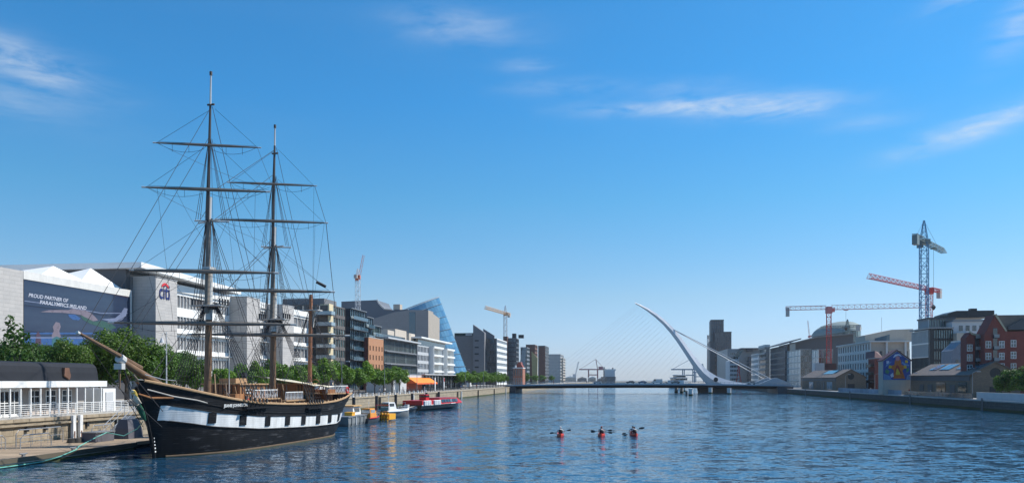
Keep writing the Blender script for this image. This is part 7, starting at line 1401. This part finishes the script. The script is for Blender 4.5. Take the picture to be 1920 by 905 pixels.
def body(kind, mats, arms=None, leg=0.0):
    J, E = {}, []
    if kind == 'stand':
        J.update(pelvis=((0, 0, .96), (.15, .11)), waist=((0, 0, 1.1), (.135, .1)), chest=((0, 0, 1.33), (.165, .115)), neck=((0, 0, 1.5), .055), chin=((0, -.02, 1.58), (.065, .075)), head=((0, -.01, 1.66), (.078, .095)), crown=((0, 0, 1.75), (.06, .07)), nose=((0, -.105, 1.64), .016))
        E += [('pelvis', 'waist'), ('waist', 'chest'), ('chest', 'neck'), ('neck', 'chin'), ('chin', 'head'), ('head', 'crown'), ('head', 'nose')]
        for sn, s in (('L', -1), ('R', 1)):
            st = leg * s
            J.update({'hip' + sn: ((s * .1, 0, .88), .09), 'knee' + sn: ((s * .11, -.04 - st * .5, .5), .06), 'ank' + sn: ((s * .11, .02 - st, .09), .042), 'toe' + sn: ((s * .12, -.15 - st, .04), (.045, .03)), 'ear' + sn: ((s * .085, .0, 1.65), .014),
                      'sh' + sn: ((s * .19, 0, 1.43), .06), 'elb' + sn: ((s * .25, .04 + st * .3, 1.15), .043), 'wrist' + sn: ((s * .25, -.1 + st * .4, .93), .03)})
            E += [('pelvis', 'hip' + sn), ('hip' + sn, 'knee' + sn), ('knee' + sn, 'ank' + sn), ('ank' + sn, 'toe' + sn), ('chest', 'sh' + sn), ('sh' + sn, 'elb' + sn), ('elb' + sn, 'wrist' + sn), ('head', 'ear' + sn)]
            fingers(J, E, sn, J['wrist' + sn][0], (0, -.15, -1), (-s, -.3, 0))
        mf = lambda c: 0 if (c.z > 1.5 or (abs(c.x) > .2 and c.z < 1.22)) else (3 if c.z < .1 else (1 if c.z > .98 else 2))
    else:                                             # seated in a kayak, facing +Y, hands on a paddle
        (lx, lz), (rx_, rz_) = arms
        J.update(pelvis=((0, 0, .13), (.16, .13)), waist=((0, .0, .3), (.14, .11)), chest=((0, .05, .52), (.18, .125)), neck=((0, .07, .69), .055), chin=((0, .1, .77), (.065, .075)), head=((0, .09, .85), (.08, .095)), crown=((0, .08, .94), (.06, .07)), nose=((0, .19, .83), .016))
        E += [('pelvis', 'waist'), ('waist', 'chest'), ('chest', 'neck'), ('neck', 'chin'), ('chin', 'head'), ('head', 'crown'), ('head', 'nose')]
        for sn, s, wz, wx in (('L', -1, lz, lx), ('R', 1, rz_, rx_)):
            J.update({'hip' + sn: ((s * .12, .12, .13), .095), 'knee' + sn: ((s * .2, .5, .3), .065), 'ank' + sn: ((s * .15, .86, .12), .045), 'toe' + sn: ((s * .16, .95, .2), (.045, .03)), 'ear' + sn: ((s * .088, .085, .84), .014),
                      'sh' + sn: ((s * .2, .06, .62), .062), 'elb' + sn: ((s * .36, .2, .42), .046), 'wrist' + sn: ((s * wx, .38, wz), .032)})
            E += [('pelvis', 'hip' + sn), ('hip' + sn, 'knee' + sn), ('knee' + sn, 'ank' + sn), ('ank' + sn, 'toe' + sn), ('chest', 'sh' + sn), ('sh' + sn, 'elb' + sn), ('elb' + sn, 'wrist' + sn), ('head', 'ear' + sn)]
            fingers(J, E, sn, J['wrist' + sn][0], (0, 1, .1), (0, .1, -1))
        mf = lambda c: 0 if (c.z > .7 or (abs(c.x) > .3 and c.y > .12)) else (1 if (c.z > .26 and c.y < .3) or (abs(c.x) > .22 and c.z > .35) else (3 if c.y > .8 else 2))
    return skin_mesh(J, E, mats, mf)
TRO = cloth('dark', (0.02, 0.022, 0.028)); JEAN = cloth('denim', (0.05, 0.08, 0.15)); SHOE = cloth('shoe', (0.03, 0.03, 0.03))
tops = {'white': (0.7, 0.7, 0.68), 'navy': (0.02, 0.03, 0.08), 'red': (0.4, 0.03, 0.03), 'grey': (0.25, 0.26, 0.27), 'blue': (0.06, 0.14, 0.36), 'black': (0.015, 0.015, 0.017), 'yellow': (0.6, 0.42, 0.05)}
BODY = {c: body('stand', [SKN, cloth(c, v), JEAN if i % 2 else TRO, SHOE], leg=(0, .18, .1)[i % 3]) for i, (c, v) in enumerate(tops.items())}
hairm = MB().loft([[(r * .95 * math.cos(t * .628), .015 + r * 1.12 * math.sin(t * .628) + (.03 if z < 1.66 else 0), z) for t in range(10)] for z, r in ((1.60, .06), (1.66, .088), (1.72, .094), (1.77, .078), (1.80, .03))]).mesh('hair', HAIRD, True)
def person(loc, rz, col, label, group):
    T = thing('person', label, 'person', loc, rz, group); obj('body', BODY[col], T); obj('hair', hairm, T); return T
deckz = ip(SHR, 16) - 1.05
p = SH_M @ Vector((2.4, 17.6, deckz)); person(p, R(100), 'blue', 'person in a blue top standing on the ship deck under the awning', 'people on the ship')
p = SH_M @ Vector((2.6, 9.9, ip(SHR, 10) - 1.05)); person(p, R(60), 'red', 'person in a red top standing on the ship deck by the forward deck house', 'people on the ship')
p = SH_M @ Vector((2.2, 28.6, ip(SHR, 29) + .74)); person(p, R(20), 'grey', 'person in grey standing on the raised stern deck', 'people on the ship')
qp = [(-59, 150, 'red', 'strolling'), (-58, 163, 'white', 'walking'), (-59.5, 171, 'navy', 'standing'), (-57.5, 184, 'grey', 'walking'), (-59, 193, 'white', 'standing'), (-58.3, 207, 'black', 'walking'), (-60, 218, 'red', 'standing'), (-58, 236, 'navy', 'walking'), (-59, 262, 'white', 'walking'), (-58, 282, 'blue', 'strolling'), (-59, 318, 'red', 'walking')]
for i, (a, b, c_, v) in enumerate(qp): person(rw(a, b, QL), random.uniform(0, 6), c_, 'person in %s %s on the left quay, %s from the ship stern' % (c_, v, ORD[i]), 'people on the left quay')
rp = [(79, 214, 'black'), (80, 224, 'white'), (80, 240, 'red'), (79, 252, 'navy'), (78.5, 262, 'yellow'), (80, 276, 'grey')]
for i, (a, b, c_) in enumerate(rp): person(rw(a, b, QR), random.uniform(0, 6), c_, 'person in %s on the right quay below the mural, %s from the large shed' % (c_, ORD[i]), 'people on the right quay')
for i, (px, c_) in enumerate(((1012, 'black'), (1038, 'red'), (1100, 'navy'), (1206, 'black'), (1259, 'grey'))):
    a = a_at(px, 389.5); person(rw(a, 389.5, 3.86 + camb(a)), random.uniform(0, 6), c_, 'person in %s crossing the bridge, %s from the left' % (c_, ORD[i]), 'people on the bridge')
# ------------------------------------------------------------------ kayaks
KRED = mat('kayak_red', (0.62, 0.045, 0.02), .35, var=.08); BLADE = mat('paddle_black', (0.012, 0.012, 0.014), .4); VEST = [cloth('vest_black', (0.015, 0.015, 0.018)), cloth('vest_red', (0.4, 0.02, 0.015)), cloth('vest_navy', (0.02, 0.03, 0.09))]
def kayak_mesh():
    m = MB(); rg = []; L = 4.3
    for i in range(15):
        t = i / 14; y = -L / 2 + L * t; q = max(.02, math.sin(math.pi * min(1, max(0, t)))) ** .55; w = .43 * q; up = .14 * (abs(2 * t - 1) ** 3)
        dip = .1 if .18 < t < .82 else 0
        rg.append([(-w * .55, y, -.12 + up * .8), (-w * .95, y, .02 + up), (-w, y, .2 + up), (-w * .82, y, .27 + up), (-w * .5, y, .27 - dip + up), (w * .5, y, .27 - dip + up), (w * .82, y, .27 + up), (w, y, .2 + up), (w * .95, y, .02 + up), (w * .55, y, -.12 + up * .8)])
    m.loft(rg); return m.mesh('hull', KRED, True)
KM = kayak_mesh(); SEATB = MB().box(-.22, .22, -.04, .02, .2, .52).mesh('seat_back', mat('kayak_seat', (0.02, 0.02, 0.022), .8)); LINE_ = MB().tube([(-.4, -1.2, .28), (-.42, 0, .29), (-.4, 1.2, .28)], .015, 5).mesh('deck_line', BLADE)
helm = MB().loft([[(r * .95 * math.cos(t * .628), .085 + r * 1.1 * math.sin(t * .628), z) for t in range(10)] for z, r in ((.82, .09), (.87, .104), (.92, .104), (.965, .08), (.985, .03))])
def paddle(T, p0_, p1_, label):
    P_ = thing('paddle', label, 'paddle', T, 0, 'kayak paddles'); p0_, p1_ = Vector(p0_), Vector(p1_); d = (p1_ - p0_).normalized(); n = Vector((0, .35, 1)); n = (n - d * n.dot(d)).normalized(); g = d.cross(n)
    MB().tube([p0_, p1_], .017, 6).build('shaft', DARKM, P_)
    for p, s in ((p0_, -1), (p1_, 1)):
        pts = [p + d * s * x + n * y for x, y in ((-.02, .03), (.1, .085), (.32, .1), (.46, .05), (.46, -.05), (.32, -.1), (.1, -.085), (-.02, -.03))]; MB().prism([q + g * .012 for q in pts], -g * .024).build('blade', BLADE, P_)
kays = [((1052, 817.5), R(-3), [(-.25, 'white', 0, 'white', .05)], 'red kayak with one paddler, the leftmost of the three'),
        ((1130, 817.5), R(-7), [(-.75, 'white', 0, None, -.03), (.65, 'navy', 1, 'red', .03)], 'red double kayak in the middle of the three'),
        ((1191, 817), R(-1), [(-.75, 'white', 0, None, .12), (.65, 'grey', 2, None, .1)], 'red double kayak turned slightly left, the rightmost of the three')]
for i, ((px, py), rz, crew, lab) in enumerate(kays):
    c = pt(px, py, F * EYE / (py - HY)); base = Vector((c.x, c.y + 1.2, 0)); K = thing('kayak', lab, 'kayak', base, rz, 'red kayaks'); obj('hull', KM, K); M_ = Matrix.Rotation(rz, 3, 'Z')
    for sgn in (1, -1): obj('deck_line', LINE_, K, (0, 0, 0), (0, 0, 0), (sgn, 1, 1))
    for j, (yo, col, vi, hc, tilt) in enumerate(crew):
        obj('seat_back', SEATB, K, (0, yo - .2, 0)); lz, rz_ = .4 - tilt, .4 + tilt
        who = ('lone paddler' if len(crew) == 1 else ('rear paddler', 'front paddler')[j]); ki = ('left kayak', 'middle kayak', 'right kayak')[i]
        Pn = thing('person', '%s of the %s in %s with a %s buoyancy vest' % (who, ki, col, ('black', 'red', 'navy')[vi]), 'person', base + M_ @ Vector((0, yo, .1)), rz, 'kayak paddlers')
        obj('body', body('sit', [SKN, cloth(col, tops[col]), TRO, SHOE], ((.36, lz), (.36, rz_))), Pn)
        vm = MB().loft([[(w * math.cos(t * .524), y_ + d_ * math.sin(t * .524), z) for t in range(12)] for z, w, d_, y_ in ((.27, .19, .16, .01), (.42, .21, .175, .03), (.55, .215, .17, .05), (.64, .17, .13, .06))]); vm.build('vest', VEST[vi], Pn, smooth=True)
        helm.build('helmet' if hc else 'hair', cloth('helmet_' + hc, tops[hc]) if hc else HAIRD, Pn, smooth=True)
        q = base + M_ @ Vector((0, yo + .43, .1)); paddle(q, M_ @ Vector((-.78, 0, .37 - tilt * 2.6)), M_ @ Vector((.78, 0, .37 + tilt * 2.6)), 'black bladed paddle held by the %s of the %s' % (who, ki))
# ------------------------------------------------------------------ vehicles
def car_parts(body_mat, L=4.3, Wd=1.75, H=1.45, van=False):
    m = MB(); pr = [(0, .3), (0, .75), (.1, .9), (.95, .98), (1.5, H), (3.3, H), (4.0, 1.0), (4.25, .9), (4.3, .35)] if not van else [(0, .3), (0, .9), (.5, 1.1), (1.1, H), (5.1, H), (5.2, .35)]
    m.loft([[(x * s, -y, z) for y, z in pr] for x, s in ((-Wd / 2, .93), (-Wd / 2, 1), (Wd / 2, 1), (Wd / 2, .93))]); b = m.mesh('body', body_mat, True)
    w = MB()
    for s in (-1, 1): w.prism([(s * (Wd / 2 + .005), -y, z) for y, z in ([(1.1, 1.02), (1.55, H - .1), (3.2, H - .1), (3.75, 1.02)] if not van else [(.8, 1.3), (1.2, H - .15), (1.9, H - .15), (1.9, 1.3)])], (s * .01, 0, 0))
    wh = MB(); wh.tube([(-.1, 0, 0), (.1, 0, 0)], .32, 14)
    return b, w.mesh('side_window', GLD), wh.mesh('wheel', mat('tyre', (0.015, 0.015, 0.016), .8), True), L if not van else 5.2, Wd
CARS = [car_parts(mat('car_' + n, c_, .3, .2, var=.03), van=v, H=h_) for n, c_, v, h_ in (('silver', (0.4, 0.42, 0.44), False, 1.45), ('black', (0.02, 0.02, 0.025), False, 1.5), ('white', (0.7, 0.7, 0.7), True, 2.3), ('blue', (0.05, 0.1, 0.22), False, 1.45))]
def car(k, loc, rz, label, group):
    b, w, wh, L, Wd = CARS[k]; T = thing('car' if k != 2 else 'van', label, 'car' if k != 2 else 'van', loc, rz, group); obj('body', b, T); obj('side_window', w, T)
    for s in (-1, 1):
        for y in (.8, L - .85): obj('wheel', wh, T, (s * (Wd / 2 - .12), -y, .32))
for i, (px, k) in enumerate(((1112, 0), (1174, 1), (1196, 3), (1222, 2), (1258, 1), (1400, 0))):
    a = a_at(px, 397); car(k, rw(a, 397, 3.86 + camb(a)), -TH + R(90), '%s on the bridge, %s vehicle from the left' % (('silver car', 'black car', 'white van', 'blue car')[k], ORD[i]), 'vehicles on the bridge')
for i, (b, k) in enumerate(((168, 1), (186, 2), (205, 0), (232, 3), (330, 0), (352, 1), (372, 2))): car(k, rw(-72, b, QL + .007), -TH, '%s parked by the left quay trees, %s from the ship stern' % (('silver car', 'black car', 'white van', 'blue car')[k], ORD[i]), 'vehicles on the left quay road')
o = thing('green_kiosk', 'green ticket kiosk below the mural', 'kiosk', rw(82, 258, QR), -TH); MB().box(-.8, .8, -.8, .8, 0, 2.6).build('body', mat('kiosk_green', (0.05, 0.3, 0.12), .6), o); MB().box(-.95, .95, -.95, .95, 2.603, 2.8).build('roof', DGREY, o)

# ------------------------------------------------------------------ sea haze
hz_ = MB().box(-6000, 6000, -400, 7600, -4, 160).build('haze', bpy.data.materials.new('haze_air')); hz_['kind'] = 'stuff'; hz_['label'] = 'thin pale sea haze over the river'; hz_['category'] = 'haze'
hm = hz_.data.materials[0]; hm.use_nodes = True; ht = hm.node_tree; ht.nodes.clear(); pv = nn(ht, 'ShaderNodeVolumePrincipled'); pv.inputs['Color'].default_value = (0.80, 0.88, 0.97, 1); pv.inputs['Density'].default_value = 0.00006; pv.inputs['Anisotropy'].default_value = 0.2
lk(ht, pv.outputs[0], nn(ht, 'ShaderNodeOutputMaterial').inputs['Volume'])
